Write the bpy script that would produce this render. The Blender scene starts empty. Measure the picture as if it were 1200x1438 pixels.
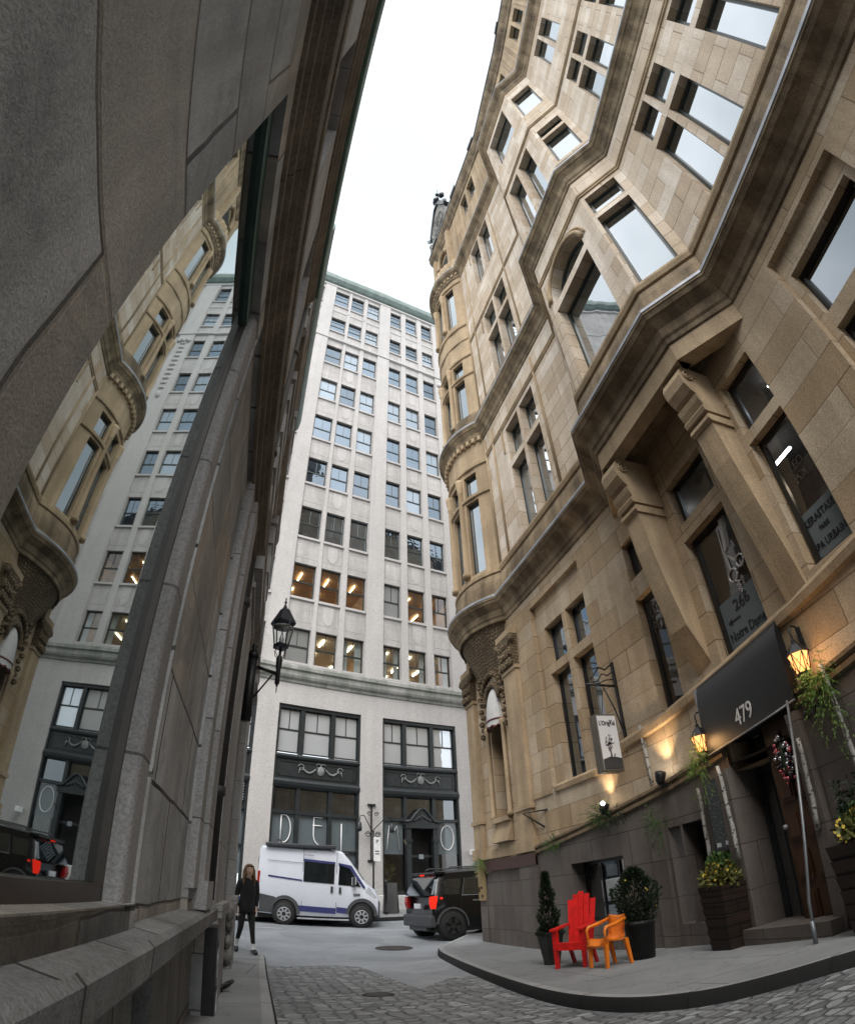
import bpy, bmesh, math, random
from mathutils import Vector, Matrix
random.seed(7)
R = math.radians
scn = bpy.context.scene
COL = scn.collection
PI = math.pi

# ------------------------------------------------------------------ object helpers
def tag(o, label=None, cat=None, group=None, kind=None):
    if label: o['label'] = label
    if cat: o['category'] = cat
    if group: o['group'] = group
    if kind: o['kind'] = kind
    return o

def thing(name, loc, label, cat, group=None, rz=0.0):
    o = bpy.data.objects.new(name, None)
    COL.objects.link(o)
    o.location = loc
    o.rotation_euler = (0, 0, rz)
    o.empty_display_size = 0.1
    return tag(o, label, cat, group)

INV = {}
def place(name, loc, label, cat, group=None):
    """a thing whose parts are written in world metres"""
    o = thing(name, loc, label, cat, group)
    INV[o.name] = Matrix.Translation(loc).inverted()
    return o

def copy_tree(o, parent=None):
    c = o.copy()
    COL.objects.link(c)
    if parent: 
        c.parent = parent
    for ch in list(o.children):
        copy_tree(ch, c)
    return c

class MB:
    """mesh builder: everything added becomes ONE mesh object"""
    def __init__(s):
        s.v = []; s.f = []; s.m = []; s.mats = []; s.sm = []; s.mi = 0
    def mat(s, m):
        if m not in s.mats: s.mats.append(m)
        s.mi = s.mats.index(m); return s
    def add(s, vs, fs, smooth=False):
        b = len(s.v)
        s.v += [tuple(p) for p in vs]
        for f in fs:
            s.f.append([b + i for i in f]); s.m.append(s.mi); s.sm.append(smooth)
    def quad(s, a, b, c, d): s.add([a, b, c, d], [(0, 1, 2, 3)])
    def hexa(s, p):  # 8 points: bottom 4 then top 4
        s.add(p, [(3, 2, 1, 0), (4, 5, 6, 7), (0, 1, 5, 4), (1, 2, 6, 5), (2, 3, 7, 6), (3, 0, 4, 7)])
    def box(s, x0, x1, y0, y1, z0, z1, M=None, bev=0.0):
        p = [(x0, y0, z0), (x1, y0, z0), (x1, y1, z0), (x0, y1, z0), (x0, y0, z1), (x1, y0, z1), (x1, y1, z1), (x0, y1, z1)]
        if bev > 0:
            bm = bmesh.new()
            bv = [bm.verts.new(q) for q in p]
            for f in [(3, 2, 1, 0), (4, 5, 6, 7), (0, 1, 5, 4), (1, 2, 6, 5), (2, 3, 7, 6), (3, 0, 4, 7)]:
                bm.faces.new([bv[i] for i in f])
            bmesh.ops.bevel(bm, geom=bm.edges[:], offset=bev, segments=2, affect='EDGES', profile=0.5)
            bm.verts.index_update()
            vs = [v.co.copy() for v in bm.verts]; fs = [[v.index for v in f.verts] for f in bm.faces]
            bm.free()
            if M: vs = [M @ v for v in vs]
            s.add(vs, fs); return
        if M: p = [M @ Vector(q) for q in p]
        s.hexa(p)
    def fbox(s, fr, u0, u1, w0, w1, z0, z1):
        s.hexa([fr.P(u0, w0, z0), fr.P(u1, w0, z0), fr.P(u1, w1, z0), fr.P(u0, w1, z0),
                fr.P(u0, w0, z1), fr.P(u1, w0, z1), fr.P(u1, w1, z1), fr.P(u0, w1, z1)])
    def prism(s, poly, fn, t0, t1):
        """polygon of 2d points swept between t0 and t1; fn(a,b,t)->point"""
        n = len(poly)
        vs = [fn(a, b, t0) for a, b in poly] + [fn(a, b, t1) for a, b in poly]
        s.add(vs, [tuple(range(n))[::-1], tuple(range(n, 2 * n))] + [(i, (i + 1) % n, n + (i + 1) % n, n + i) for i in range(n)])
    def tube(s, pts, r, n=8, caps=True, smooth=True):
        pts = [Vector(p) for p in pts]; rr = r if isinstance(r, (list, tuple)) else [r] * len(pts)
        rings = []; up = None
        for i, p in enumerate(pts):
            if i == 0: d = pts[1] - p
            elif i == len(pts) - 1: d = p - pts[i - 1]
            else: d = (pts[i + 1] - p).normalized() + (p - pts[i - 1]).normalized()
            d = d.normalized() if d.length > 1e-9 else Vector((0, 0, 1))
            if up is None:
                up = Vector((0, 0, 1)) if abs(d.z) < .9 else Vector((1, 0, 0))
            a = d.cross(up)
            if a.length < 1e-5: a = d.cross(Vector((1, 0.3, 0)))
            a.normalize(); b = a.cross(d).normalized(); up = b
            rings.append([p + (a * math.cos(2 * PI * k / n) + b * math.sin(2 * PI * k / n)) * rr[i] for k in range(n)])
        vs = [q for ring in rings for q in ring]; fs = []
        for i in range(len(pts) - 1):
            for k in range(n):
                fs.append((i * n + k, i * n + (k + 1) % n, (i + 1) * n + (k + 1) % n, (i + 1) * n + k))
        if caps: fs += [tuple(range(n))[::-1], tuple(range((len(pts) - 1) * n, len(pts) * n))]
        s.add(vs, fs, smooth)
    def lathe(s, prof, M=None, n=16, smooth=True):
        """prof: (r, z) list"""
        vs = []; fs = []
        for r, z in prof:
            for k in range(n):
                a = 2 * PI * k / n; vs.append(Vector((r * math.cos(a), r * math.sin(a), z)))
        for i in range(len(prof) - 1):
            for k in range(n):
                fs.append((i * n + k, i * n + (k + 1) % n, (i + 1) * n + (k + 1) % n, (i + 1) * n + k))
        fs += [tuple(range(n))[::-1], tuple(range((len(prof) - 1) * n, len(prof) * n))]
        if M: vs = [M @ v for v in vs]
        s.add(vs, fs, smooth)
    def ball(s, c, r, sx=1, sy=1, sz=1, n=10, M=None):
        prof = [(max(1e-4, r * math.sin(PI * i / n)), -r * math.cos(PI * i / n)) for i in range(n + 1)]
        T = Matrix.Translation(c) @ Matrix.Diagonal((sx, sy, sz, 1))
        s.lathe(prof, (M @ T) if M else T, n=max(8, n))
    def sweep(s, path, prof, caps=True, zfn=None):
        """prof (out,z) carried along path (x,y); outward = right of travel"""
        n = len(path); rows = []
        for i in range(n):
            p = Vector(path[i][:2])
            d0 = (p - Vector(path[i - 1][:2])).normalized() if i else None
            d1 = (Vector(path[i + 1][:2]) - p).normalized() if i < n - 1 else None
            if d0 is None: d0 = d1
            if d1 is None: d1 = d0
            n0 = Vector((d0.y, -d0.x)); n1 = Vector((d1.y, -d1.x))
            m = (n0 + n1)
            m = m / max(.3, (1 + n0.dot(n1)))
            dz = path[i][2] if len(path[i]) > 2 else 0
            rows.append([(p.x + m.x * o, p.y + m.y * o, z + dz) for o, z in prof])
        k = len(prof); vs = [q for r_ in rows for q in r_]; fs = []
        for i in range(n - 1):
            for j in range(k - 1):
                fs.append((i * k + j, (i + 1) * k + j, (i + 1) * k + j + 1, i * k + j + 1))
        if caps: fs += [tuple(range(k)), tuple(range((n - 1) * k, n * k))[::-1]]
        s.add(vs, fs)
    def build(s, name, mat=None, parent=None, label=None, cat=None, group=None, kind=None):
        me = bpy.data.meshes.new(name)
        me.from_pydata(s.v, [], s.f)
        ml = s.mats if s.mats else [mat]
        for m in ml: me.materials.append(m)
        if s.mats: me.polygons.foreach_set('material_index', s.m)
        me.polygons.foreach_set('use_smooth', s.sm)
        uv = me.uv_layers.new(name='UVMap')
        data = [0.0] * (2 * len(me.loops))
        for p in me.polygons:
            nx, ny, nz = p.normal
            h = math.hypot(nx, ny)
            for li in p.loop_indices:
                x, y, z = me.vertices[me.loops[li].vertex_index].co
                if abs(nz) > .75 or h < 1e-6: u, v = x, y
                else:
                    tx, ty = -ny / h, nx / h
                    if abs(tx) > abs(ty):
                        if tx < 0: tx, ty = -tx, -ty
                    elif ty < 0: tx, ty = -tx, -ty
                    u, v = x * tx + y * ty, z
                data[2 * li] = u; data[2 * li + 1] = v
        uv.data.foreach_set('uv', data)
        me.validate(); me.update()
        o = bpy.data.objects.new(name, me)
        COL.objects.link(o)
        if parent is not None:
            o.parent = parent
            if parent.name in INV: o.matrix_parent_inverse = INV[parent.name]
        return tag(o, label, cat, group, kind)

def build_each(mb, name, mat=None, parent=None):
    """every connected piece becomes an object of its own"""
    par = list(range(len(mb.v)))
    def find(i):
        while par[i] != i: par[i] = par[par[i]]; i = par[i]
        return i
    for f in mb.f:
        for i in f[1:]: par[find(f[0])] = find(i)
    groups = {}
    for k, f in enumerate(mb.f): groups.setdefault(find(f[0]), []).append(k)
    for fl in groups.values():
        ids = sorted({i for k in fl for i in mb.f[k]}); mp = {i: j for j, i in enumerate(ids)}
        q = MB(); q.v = [mb.v[i] for i in ids]; q.f = [[mp[i] for i in mb.f[k]] for k in fl]; q.m = [mb.m[k] for k in fl]; q.sm = [mb.sm[k] for k in fl]
        q.build(name, mat, parent)

class Fr:
    """wall frame: u along the wall, w out of it (right of travel), z up"""
    def __init__(s, a, b=None, d=None):
        s.o = Vector(a); s.d = (Vector(b) - s.o).normalized() if b is not None else Vector(d).normalized()
        s.L = (Vector(b) - s.o).length if b is not None else 0
        s.n = Vector((s.d.y, -s.d.x))
    def P(s, u, w, z):
        return (s.o.x + s.d.x * u + s.n.x * w, s.o.y + s.d.y * u + s.n.y * w, z)
    def sub(s, du, dw):
        f = Fr(s.P(du, dw, 0)[:2], d=s.d); return f
    def M(s, u, w, z):
        """matrix: local x = along wall, y = into the wall, z = up"""
        p = s.P(u, w, z)
        return Matrix(((s.d.x, -s.n.x, 0, p[0]), (s.d.y, -s.n.y, 0, p[1]), (0, 0, 1, p[2]), (0, 0, 0, 1)))

def wall(mb, fr, u0, u1, z0, z1, ops=(), depth=.2, w=0.0):
    """flat wall face with rectangular (or arched) openings and their reveals"""
    us = sorted({round(x, 4) for x in [u0, u1] + [o[i] for o in ops for i in (0, 1)] if u0 - 1e-6 <= x <= u1 + 1e-6})
    zs = sorted({round(x, 4) for x in [z0, z1] + [o[i] for o in ops for i in (2, 3)] if z0 - 1e-6 <= x <= z1 + 1e-6})
    for i in range(len(us) - 1):
        for j in range(len(zs) - 1):
            cu, cz = (us[i] + us[i + 1]) / 2, (zs[j] + zs[j + 1]) / 2
            if any(o[0] < cu < o[1] and o[2] < cz < o[3] for o in ops): continue
            mb.quad(fr.P(us[i], w, zs[j]), fr.P(us[i + 1], w, zs[j]), fr.P(us[i + 1], w, zs[j + 1]), fr.P(us[i], w, zs[j + 1]))
    for o in ops:
        a, b, c, d = o[:4]; dp = o[5] if len(o) > 5 else depth
        arch = len(o) > 4 and o[4]
        q = lambda u, z: (fr.P(u, w, z), fr.P(u, w - dp, z))
        top = d - (b - a) / 2 if arch else d
        A, A2 = q(a, c); B, B2 = q(b, c); Cc, C2 = q(b, top); D, D2 = q(a, top)
        mb.quad(A, B, B2, A2); mb.quad(B, Cc, C2, B2); mb.quad(D, A, A2, D2)
        if not arch: mb.quad(Cc, D, D2, C2)
        else:
            r = (b - a) / 2; cu = (a + b) / 2; N = 14
            pts = [(cu + r * math.cos(PI * k / N), top + r * math.sin(PI * k / N)) for k in range(N + 1)]
            for k in range(N):
                (ua, za), (ub, zb) = pts[k], pts[k + 1]
                mb.quad(fr.P(ua, w, za), fr.P(ub, w, zb), fr.P(ub, w - dp, zb), fr.P(ua, w - dp, za))
                mb.quad(fr.P(ua, w, za), fr.P(ua, w, d), fr.P(ub, w, d), fr.P(ub, w, zb))

def window(parent, fr, u0, u1, z0, z1, w, pane, frame, fw=.045, vs=(), hs=(), name='window', arch=False, bars=.022):
    """frame bars as one mesh and the glass as its child"""
    mb = MB()
    if not arch:
        mb.fbox(fr, u0, u0 + fw, w, w + .05, z0, z1); mb.fbox(fr, u1 - fw, u1, w, w + .05, z0, z1)
        mb.fbox(fr, u0 + fw, u1 - fw, w, w + .05, z0, z0 + fw); mb.fbox(fr, u0 + fw, u1 - fw, w, w + .05, z1 - fw, z1)
    else:
        r = (u1 - u0) / 2; cu = (u0 + u1) / 2; sp = z1 - r; N = 12
        mb.fbox(fr, u0, u0 + fw, w, w + .05, z0, sp); mb.fbox(fr, u1 - fw, u1, w, w + .05, z0, sp)
        mb.fbox(fr, u0 + fw, u1 - fw, w, w + .05, z0, z0 + fw)
        for k in range(N):
            a, b = PI * k / N, PI * (k + 1) / N
            pt = lambda t, rr, ww: fr.P(cu + rr * math.cos(t), ww, sp + rr * math.sin(t))
            mb.hexa([pt(a, r - fw, w), pt(a, r, w), pt(b, r, w), pt(b, r - fw, w), pt(a, r - fw, w + .05), pt(a, r, w + .05), pt(b, r, w + .05), pt(b, r - fw, w + .05)])
    for u, t in vs: mb.fbox(fr, u - t / 2, u + t / 2, w + .002, w + .042, z0 + fw, z1 - fw)
    for z, t in hs: mb.fbox(fr, u0 + fw, u1 - fw, w + .004, w + .046, z - t / 2, z + t / 2)
    o = mb.build(name, frame, parent)
    g = MB()
    if not arch:
        g.quad(fr.P(u0 + .01, w + .02, z0 + .01), fr.P(u1 - .01, w + .02, z0 + .01), fr.P(u1 - .01, w + .02, z1 - .01), fr.P(u0 + .01, w + .02, z1 - .01))
    else:
        pts = [(u0 + .01, z0), (u1 - .01, z0)] + [(cu + (r - .01) * math.cos(PI * k / 12), sp + (r - .01) * math.sin(PI * k / 12)) for k in range(13)]
        g.add([fr.P(a, w + .02, b) for a, b in pts], [tuple(range(len(pts)))])
    g.build('pane', pane, o)
    return o

def textmesh(txt, size, depth=.004, bold=0.0, shear=0.0):
    c = bpy.data.curves.new('t', 'FONT'); c.body = txt; c.size = size; c.extrude = depth; c.align_x = 'CENTER'; c.align_y = 'CENTER'
    c.offset = bold; c.shear = shear; c.resolution_u = 4
    o = bpy.data.objects.new('t', c); COL.objects.link(o)
    dg = bpy.context.evaluated_depsgraph_get(); dg.update()
    me = bpy.data.meshes.new_from_object(o.evaluated_get(dg))
    bpy.data.objects.remove(o); bpy.data.curves.remove(c)
    return me

def addtext(mb, txt, size, M, bold=0.0, depth=.004, sx=1.0):
    """lettering lying in the local x/z plane of M, read from local -y"""
    me = textmesh(txt, size, depth, bold)
    vs = [M @ Vector((v.co.x * sx, -v.co.z, v.co.y)) for v in me.vertices]
    mb.add(vs, [tuple(p.vertices) for p in me.polygons])
    bpy.data.meshes.remove(me)

# ------------------------------------------------------------------ materials
MATS = {}
def newmat(name):
    m = bpy.data.materials.new(name); m.use_nodes = True
    nt = m.node_tree; nt.nodes.clear()
    out = nt.nodes.new('ShaderNodeOutputMaterial')
    return m, nt, out
def N(nt, t, **k):
    n = nt.nodes.new(t)
    for a, b in k.items():
        if a.startswith('i_'):
            key = a[2:]
            n.inputs[int(key) if key.isdigit() else key.replace('_', ' ')].default_value = b
        else: setattr(n, a, b)
    return n
def ramp(nt, fac, stops):
    r = N(nt, 'ShaderNodeValToRGB'); e = r.color_ramp.elements
    while len(e) < len(stops): e.new(.5)
    for i, (p, c) in enumerate(stops): e[i].position = p; e[i].color = (c[0], c[1], c[2], 1)
    nt.links.new(fac, r.inputs[0]); return r.outputs[0]
def mixc(nt, a, b, fac, mode='MIX'):
    m = N(nt, 'ShaderNodeMix', data_type='RGBA', blend_type=mode)
    for s_, v in ((m.inputs[0], fac), (m.inputs[6], a), (m.inputs[7], b)):
        if hasattr(v, 'is_output'): nt.links.new(v, s_)
        elif isinstance(v, (int, float)): s_.default_value = v
        else: s_.default_value = (v[0], v[1], v[2], 1)
    return m.outputs[2]
def noise(nt, vec, scale, detail=5, rough=.6, dist=0.0):
    n = N(nt, 'ShaderNodeTexNoise'); n.inputs['Scale'].default_value = scale; n.inputs['Detail'].default_value = detail
    n.inputs['Roughness'].default_value = rough; n.inputs['Distortion'].default_value = dist
    nt.links.new(vec, n.inputs['Vector']); return n.outputs[0]
def scaled(nt, vec, s):
    m = N(nt, 'ShaderNodeMapping'); m.inputs['Scale'].default_value = s; nt.links.new(vec, m.inputs[0]); return m.outputs[0]

def plain(name, col, rough=.6, metal=0.0, var=.15, scale=8.0, bump=.0, spec=.5, coat=0.0):
    m, nt, out = newmat(name); b = N(nt, 'ShaderNodeBsdfPrincipled')
    tc = N(nt, 'ShaderNodeTexCoord'); f = noise(nt, tc.outputs['Object'], scale)
    d = [max(0, c * (1 - var)) for c in col]; l = [min(1, c * (1 + var)) for c in col]
    nt.links.new(ramp(nt, f, [(.3, d), (.7, l)]), b.inputs['Base Color'])
    b.inputs['Roughness'].default_value = rough; b.inputs['Metallic'].default_value = metal; b.inputs['Specular IOR Level'].default_value = spec
    b.inputs['Coat Weight'].default_value = coat; b.inputs['Coat Roughness'].default_value = .05
    if bump:
        bp = N(nt, 'ShaderNodeBump'); bp.inputs['Strength'].default_value = bump; bp.inputs['Distance'].default_value = .01
        nt.links.new(noise(nt, tc.outputs['Object'], scale * 6), bp.inputs['Height']); nt.links.new(bp.outputs[0], b.inputs['Normal'])
    nt.links.new(b.outputs[0], out.inputs[0]); return m

def ashlar(name, c1, c2, mortar, bw, rh, ms=.006, rough=.85, grain=40, bump=.35, grime=(.25, .2, .15), gfac=.35, joints=True, streak=.5, tint=None, offs=.5, jit=0.0, blotch=0.0, speck=.35):
    """dressed stone laid in courses: u,v of the wall in metres"""
    m, nt, out = newmat(name); b = N(nt, 'ShaderNodeBsdfPrincipled'); L = nt.links
    tc = N(nt, 'ShaderNodeTexCoord'); uv = tc.outputs['UV']; ob = tc.outputs['Object']
    if jit:
        # hand-cut joints wander a little
        nv = N(nt, 'ShaderNodeTexNoise'); nv.inputs['Scale'].default_value = 1.7; nv.inputs['Detail'].default_value = 3; L.new(uv, nv.inputs['Vector'])
        sub = N(nt, 'ShaderNodeVectorMath', operation='SUBTRACT'); L.new(nv.outputs[1], sub.inputs[0]); sub.inputs[1].default_value = (.5, .5, .5)
        sc = N(nt, 'ShaderNodeVectorMath', operation='SCALE'); L.new(sub.outputs[0], sc.inputs[0]); sc.inputs['Scale'].default_value = jit
        ad = N(nt, 'ShaderNodeVectorMath', operation='ADD'); L.new(uv, ad.inputs[0]); L.new(sc.outputs[0], ad.inputs[1]); uv2 = ad.outputs[0]
    else: uv2 = uv
    br = N(nt, 'ShaderNodeTexBrick'); br.offset = offs; br.squash = 1.0
    br.inputs['Scale'].default_value = 1; br.inputs['Brick Width'].default_value = bw; br.inputs['Row Height'].default_value = rh
    br.inputs['Mortar Size'].default_value = ms if joints else 0.0; br.inputs['Mortar Smooth'].default_value = .3; br.inputs['Bias'].default_value = 0
    br.inputs['Color1'].default_value = (*c1, 1); br.inputs['Color2'].default_value = (*c2, 1); br.inputs['Mortar'].default_value = (*mortar, 1)
    L.new(uv2, br.inputs['Vector'])
    col = br.outputs['Color']
    if tint:
        br2 = N(nt, 'ShaderNodeTexBrick'); br2.offset = offs
        for k, v in (('Scale', 1), ('Brick Width', bw), ('Row Height', rh), ('Mortar Size', 0.0), ('Bias', .0)): br2.inputs[k].default_value = v
        br2.inputs['Color1'].default_value = (0, 0, 0, 1); br2.inputs['Color2'].default_value = (1, 1, 1, 1)
        mp = N(nt, 'ShaderNodeMapping'); mp.inputs['Location'].default_value = (bw * 12, rh * 30, 0); L.new(uv2, mp.inputs[0]); L.new(mp.outputs[0], br2.inputs['Vector'])
        col = mixc(nt, col, tint, ramp(nt, br2.outputs['Color'], [(.35, (0, 0, 0)), (.9, (.85, .85, .85))]))
    g1 = noise(nt, ob, .9, 6, .65)
    g2 = noise(nt, scaled(nt, ob, (3.0, 3.0, .22)), 1.0, 5, .6)
    gm = N(nt, 'ShaderNodeMath', operation='MULTIPLY'); L.new(g1, gm.inputs[0]); L.new(g2, gm.inputs[1])
    col = mixc(nt, col, grime, ramp(nt, gm.outputs[0], [(.17, (gfac, gfac, gfac)), (.36, (0, 0, 0))]))
    if blotch:
        col = mixc(nt, col, [c * .45 for c in c1], ramp(nt, noise(nt, ob, 3.1, 8, .72, 1.0), [(.5, (0, 0, 0)), (.62, (blotch, blotch, blotch))]))
    fine = noise(nt, ob, grain, 4, .7)
    col = mixc(nt, col, mixc(nt, col, (0, 0, 0), speck), ramp(nt, fine, [(.35, (1, 1, 1)), (.6, (0, 0, 0))]))
    L.new(col, b.inputs['Base Color']); b.inputs['Roughness'].default_value = rough; b.inputs['Specular IOR Level'].default_value = .3
    h = N(nt, 'ShaderNodeMath', operation='MULTIPLY_ADD'); L.new(br.outputs['Fac'], h.inputs[0]); h.inputs[1].default_value = -.8
    fm = N(nt, 'ShaderNodeMath', operation='MULTIPLY'); L.new(fine, fm.inputs[0]); fm.inputs[1].default_value = 1.0
    L.new(fm.outputs[0], h.inputs[2])
    bp = N(nt, 'ShaderNodeBump'); bp.inputs['Strength'].default_value = bump; bp.inputs['Distance'].default_value = .02
    L.new(h.outputs[0], bp.inputs['Height']); L.new(bp.outputs[0], b.inputs['Normal'])
    L.new(b.outputs[0], out.inputs[0]); return m

def mirrorglass(name, dark, refl=.5, tintr=(1, 1, 1), wav=.004, wscale=1.3, curve=True, add=.45):
    """window glass over an unlit room: dark body, strong reflection"""
    m, nt, out = newmat(name); L = nt.links
    d = N(nt, 'ShaderNodeBsdfPrincipled'); d.inputs['Base Color'].default_value = (*dark, 1); d.inputs['Roughness'].default_value = .4; d.inputs['Specular IOR Level'].default_value = 0
    g = N(nt, 'ShaderNodeBsdfGlossy'); g.inputs['Roughness'].default_value = .015; g.inputs['Color'].default_value = (*tintr, 1)
    tc = N(nt, 'ShaderNodeTexCoord'); bp = N(nt, 'ShaderNodeBump'); bp.inputs['Strength'].default_value = 1; bp.inputs['Distance'].default_value = wav
    L.new(noise(nt, tc.outputs['Object'], wscale, 2), bp.inputs['Height']); L.new(bp.outputs[0], g.inputs['Normal'])
    lw = N(nt, 'ShaderNodeLayerWeight'); lw.inputs[0].default_value = .5
    mr = N(nt, 'ShaderNodeMapRange'); mr.inputs[1].default_value = 0; mr.inputs[2].default_value = 1; mr.inputs[3].default_value = refl; mr.inputs[4].default_value = min(.95, refl + add) if curve else refl
    L.new(lw.outputs['Facing'], mr.inputs[0])
    mx = N(nt, 'ShaderNodeMixShader'); L.new(mr.outputs[0], mx.inputs[0]); L.new(d.outputs[0], mx.inputs[1]); L.new(g.outputs[0], mx.inputs[2])
    L.new(mx.outputs[0], out.inputs[0]); return m

def clearglass(name, tint=(.8, .85, .85), refl=.12, top=.7):
    m, nt, out = newmat(name); L = nt.links
    t = N(nt, 'ShaderNodeBsdfTransparent'); t.inputs[0].default_value = (*tint, 1)
    g = N(nt, 'ShaderNodeBsdfGlossy'); g.inputs['Roughness'].default_value = .01
    lw = N(nt, 'ShaderNodeLayerWeight'); lw.inputs[0].default_value = .5
    pw = N(nt, 'ShaderNodeMath', operation='POWER'); pw.inputs[1].default_value = 2.5; L.new(lw.outputs['Facing'], pw.inputs[0])
    mr = N(nt, 'ShaderNodeMapRange'); mr.inputs[3].default_value = refl; mr.inputs[4].default_value = top; L.new(pw.outputs[0], mr.inputs[0])
    mx = N(nt, 'ShaderNodeMixShader'); L.new(mr.outputs[0], mx.inputs[0]); L.new(t.outputs[0], mx.inputs[1]); L.new(g.outputs[0], mx.inputs[2])
    L.new(mx.outputs[0], out.inputs[0]); return m

def emit(name, col, s):
    m, nt, out = newmat(name); e = N(nt, 'ShaderNodeEmission'); e.inputs[0].default_value = (*col, 1); e.inputs[1].default_value = s
    nt.links.new(e.outputs[0], out.inputs[0]); return m

def foliage(name, a, b_):
    m, nt, out = newmat(name); b = N(nt, 'ShaderNodeBsdfPrincipled')
    oi = N(nt, 'ShaderNodeTexCoord'); f = noise(nt, oi.outputs['Object'], 14, 3)
    nt.links.new(ramp(nt, f, [(.3, a), (.7, b_)]), b.inputs['Base Color']); b.inputs['Roughness'].default_value = .6; b.inputs['Specular IOR Level'].default_value = .25
    nt.links.new(b.outputs[0], out.inputs[0]); return m

SAND = ashlar('sandstone', (.46, .33, .20), (.57, .43, .285), (.17, .12, .075), .95, .40, .010, tint=(.63, .52, .39), grime=(.22, .155, .09), gfac=.5, bump=.3, grain=55)
SANDU = ashlar('pale_sandstone', (.58, .455, .33), (.71, .585, .46), (.25, .19, .135), .95, .40, .012, tint=(.82, .73, .63), grime=(.34, .25, .165), gfac=.45, bump=.25, grain=55)
SANDP = ashlar('sandstone_smooth', (.48, .35, .215), (.54, .405, .26), (.3, .22, .15), 1.6, 3.0, .004, grime=(.2, .145, .09), gfac=.6, bump=.2, grain=55)
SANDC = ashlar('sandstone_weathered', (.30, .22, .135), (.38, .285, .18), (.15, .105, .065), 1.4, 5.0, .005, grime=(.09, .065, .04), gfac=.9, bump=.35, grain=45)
CARVE = ashlar('carved_sandstone', (.30, .22, .14), (.38, .29, .19), (.1, .07, .04), .09, .07, .016, grime=(.10, .07, .04), gfac=.8, bump=1.0, grain=30, jit=.25)
PLINTH = ashlar('plinth_granite', (.14, .12, .106), (.195, .17, .152), (.05, .043, .037), 1.05, .52, .007, grime=(.09, .07, .06), gfac=.6, bump=.5, grain=90)
LIME = ashlar('limestone', (.50, .475, .46), (.57, .545, .53), (.47, .45, .44), 1.25, .62, .007, grime=(.33, .31, .295), gfac=.65, bump=.12, grain=30)
LIMEP = ashlar('limestone_plain', (.52, .495, .48), (.56, .535, .52), (.5, .5, .5), 3.0, 6.0, .0, grime=(.42, .40, .39), gfac=.45, bump=.1, grain=30)
GREY = ashlar('grey_stone', (.39, .41, .415), (.64, .645, .64), (.035, .033, .03), .92, .46, .011, grime=(.17, .165, .155), gfac=.7, bump=.30, grain=150, jit=.06, tint=(.56, .48, .385), blotch=.45, speck=.30)
GREYP = ashlar('grey_stone_dressed', (.265, .27, .27), (.36, .362, .355), (.05, .047, .044), .75, .52, .010, grime=(.10, .095, .085), gfac=.6, bump=.5, grain=70, jit=.03)
GREYL = ashlar('grey_stone_pale', (.38, .375, .37), (.46, .45, .44), (.12, .12, .12), 4.0, .62, .006, grime=(.2, .19, .18), gfac=.5, bump=.4, grain=80)
MOULD = ashlar('brown_moulding_stone', (.21, .175, .135), (.26, .22, .17), (.1, .08, .06), 2.2, 9.0, .006, grime=(.08, .065, .05), gfac=.7, bump=.4, grain=40)
COPPER = plain('green_copper', (.055, .115, .095), .55, .2, .3, 3, .2)
VERD = plain('pale_verdigris', (.15, .195, .178), .6, .0, .25, 2, .1)
FRAME = plain('dark_green_frame', (.02, .028, .026), .35, 0, .2)
BLACKF = plain('black_frame', (.012, .012, .012), .35, 0, .2)
BROWNF = plain('brown_bronze_frame', (.06, .048, .04), .4, .2, .2)
IRON = plain('black_iron', (.012, .012, .013), .45, .3, .3, 20, .15)
SHOPM = plain('shopfront_metal', (.018, .022, .024), .4, .1, .35, 5, .1)
FLASH = plain('lead_flashing', (.30, .31, .33), .55, .4, .3, 3)
GL_UP = mirrorglass('sky_glass', (.02, .026, .026), .30, (.93, .97, 1.0), .005, .8, add=.28)
GL_UP2 = mirrorglass('sky_glass_over_curtain', (.10, .105, .10), .25, (.90, .96, 1.0), .007, 1.2, add=.28)
GL_UP3 = mirrorglass('sky_glass_dim', (.012, .015, .015), .20, (.88, .95, 1.0), .006, 1.0, add=.30)
GL_DELMO = mirrorglass('office_glass', (.03, .035, .045), .25, (.74, .87, 1.0), .006, 1.4, add=.3)
GL_DELMO2 = mirrorglass('office_glass_with_blind', (.22, .23, .24), .22, (.76, .88, 1.0), .007, 1.1, add=.3)
GL_DELMO3 = mirrorglass('office_glass_dim', (.015, .016, .018), .19, (.74, .87, 1.0), .008, 1.7, add=.25)
GL_DARK = mirrorglass('dark_glass', (.010, .010, .010), .12, (.9, .95, 1), .002, 1.0)
GL_BIG = mirrorglass('shop_window_glass', (.010, .013, .013), .06, (.86, .93, .93), .0012, 1.1, add=.60)
GL_CLEAR = clearglass('clear_glass')
GL_SHOP = clearglass('salon_glass', (.75, .78, .78), .07, .45)
GL_BLIND = mirrorglass('blind_behind_glass', (.42, .44, .46), .25, (.9, .95, 1), .003, 1.0)
EXPO = 1.38
KPOLY = (-.0513593366, -3.30723654e-06, 1.08863413e-05, -1.38658149e-07)
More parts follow.
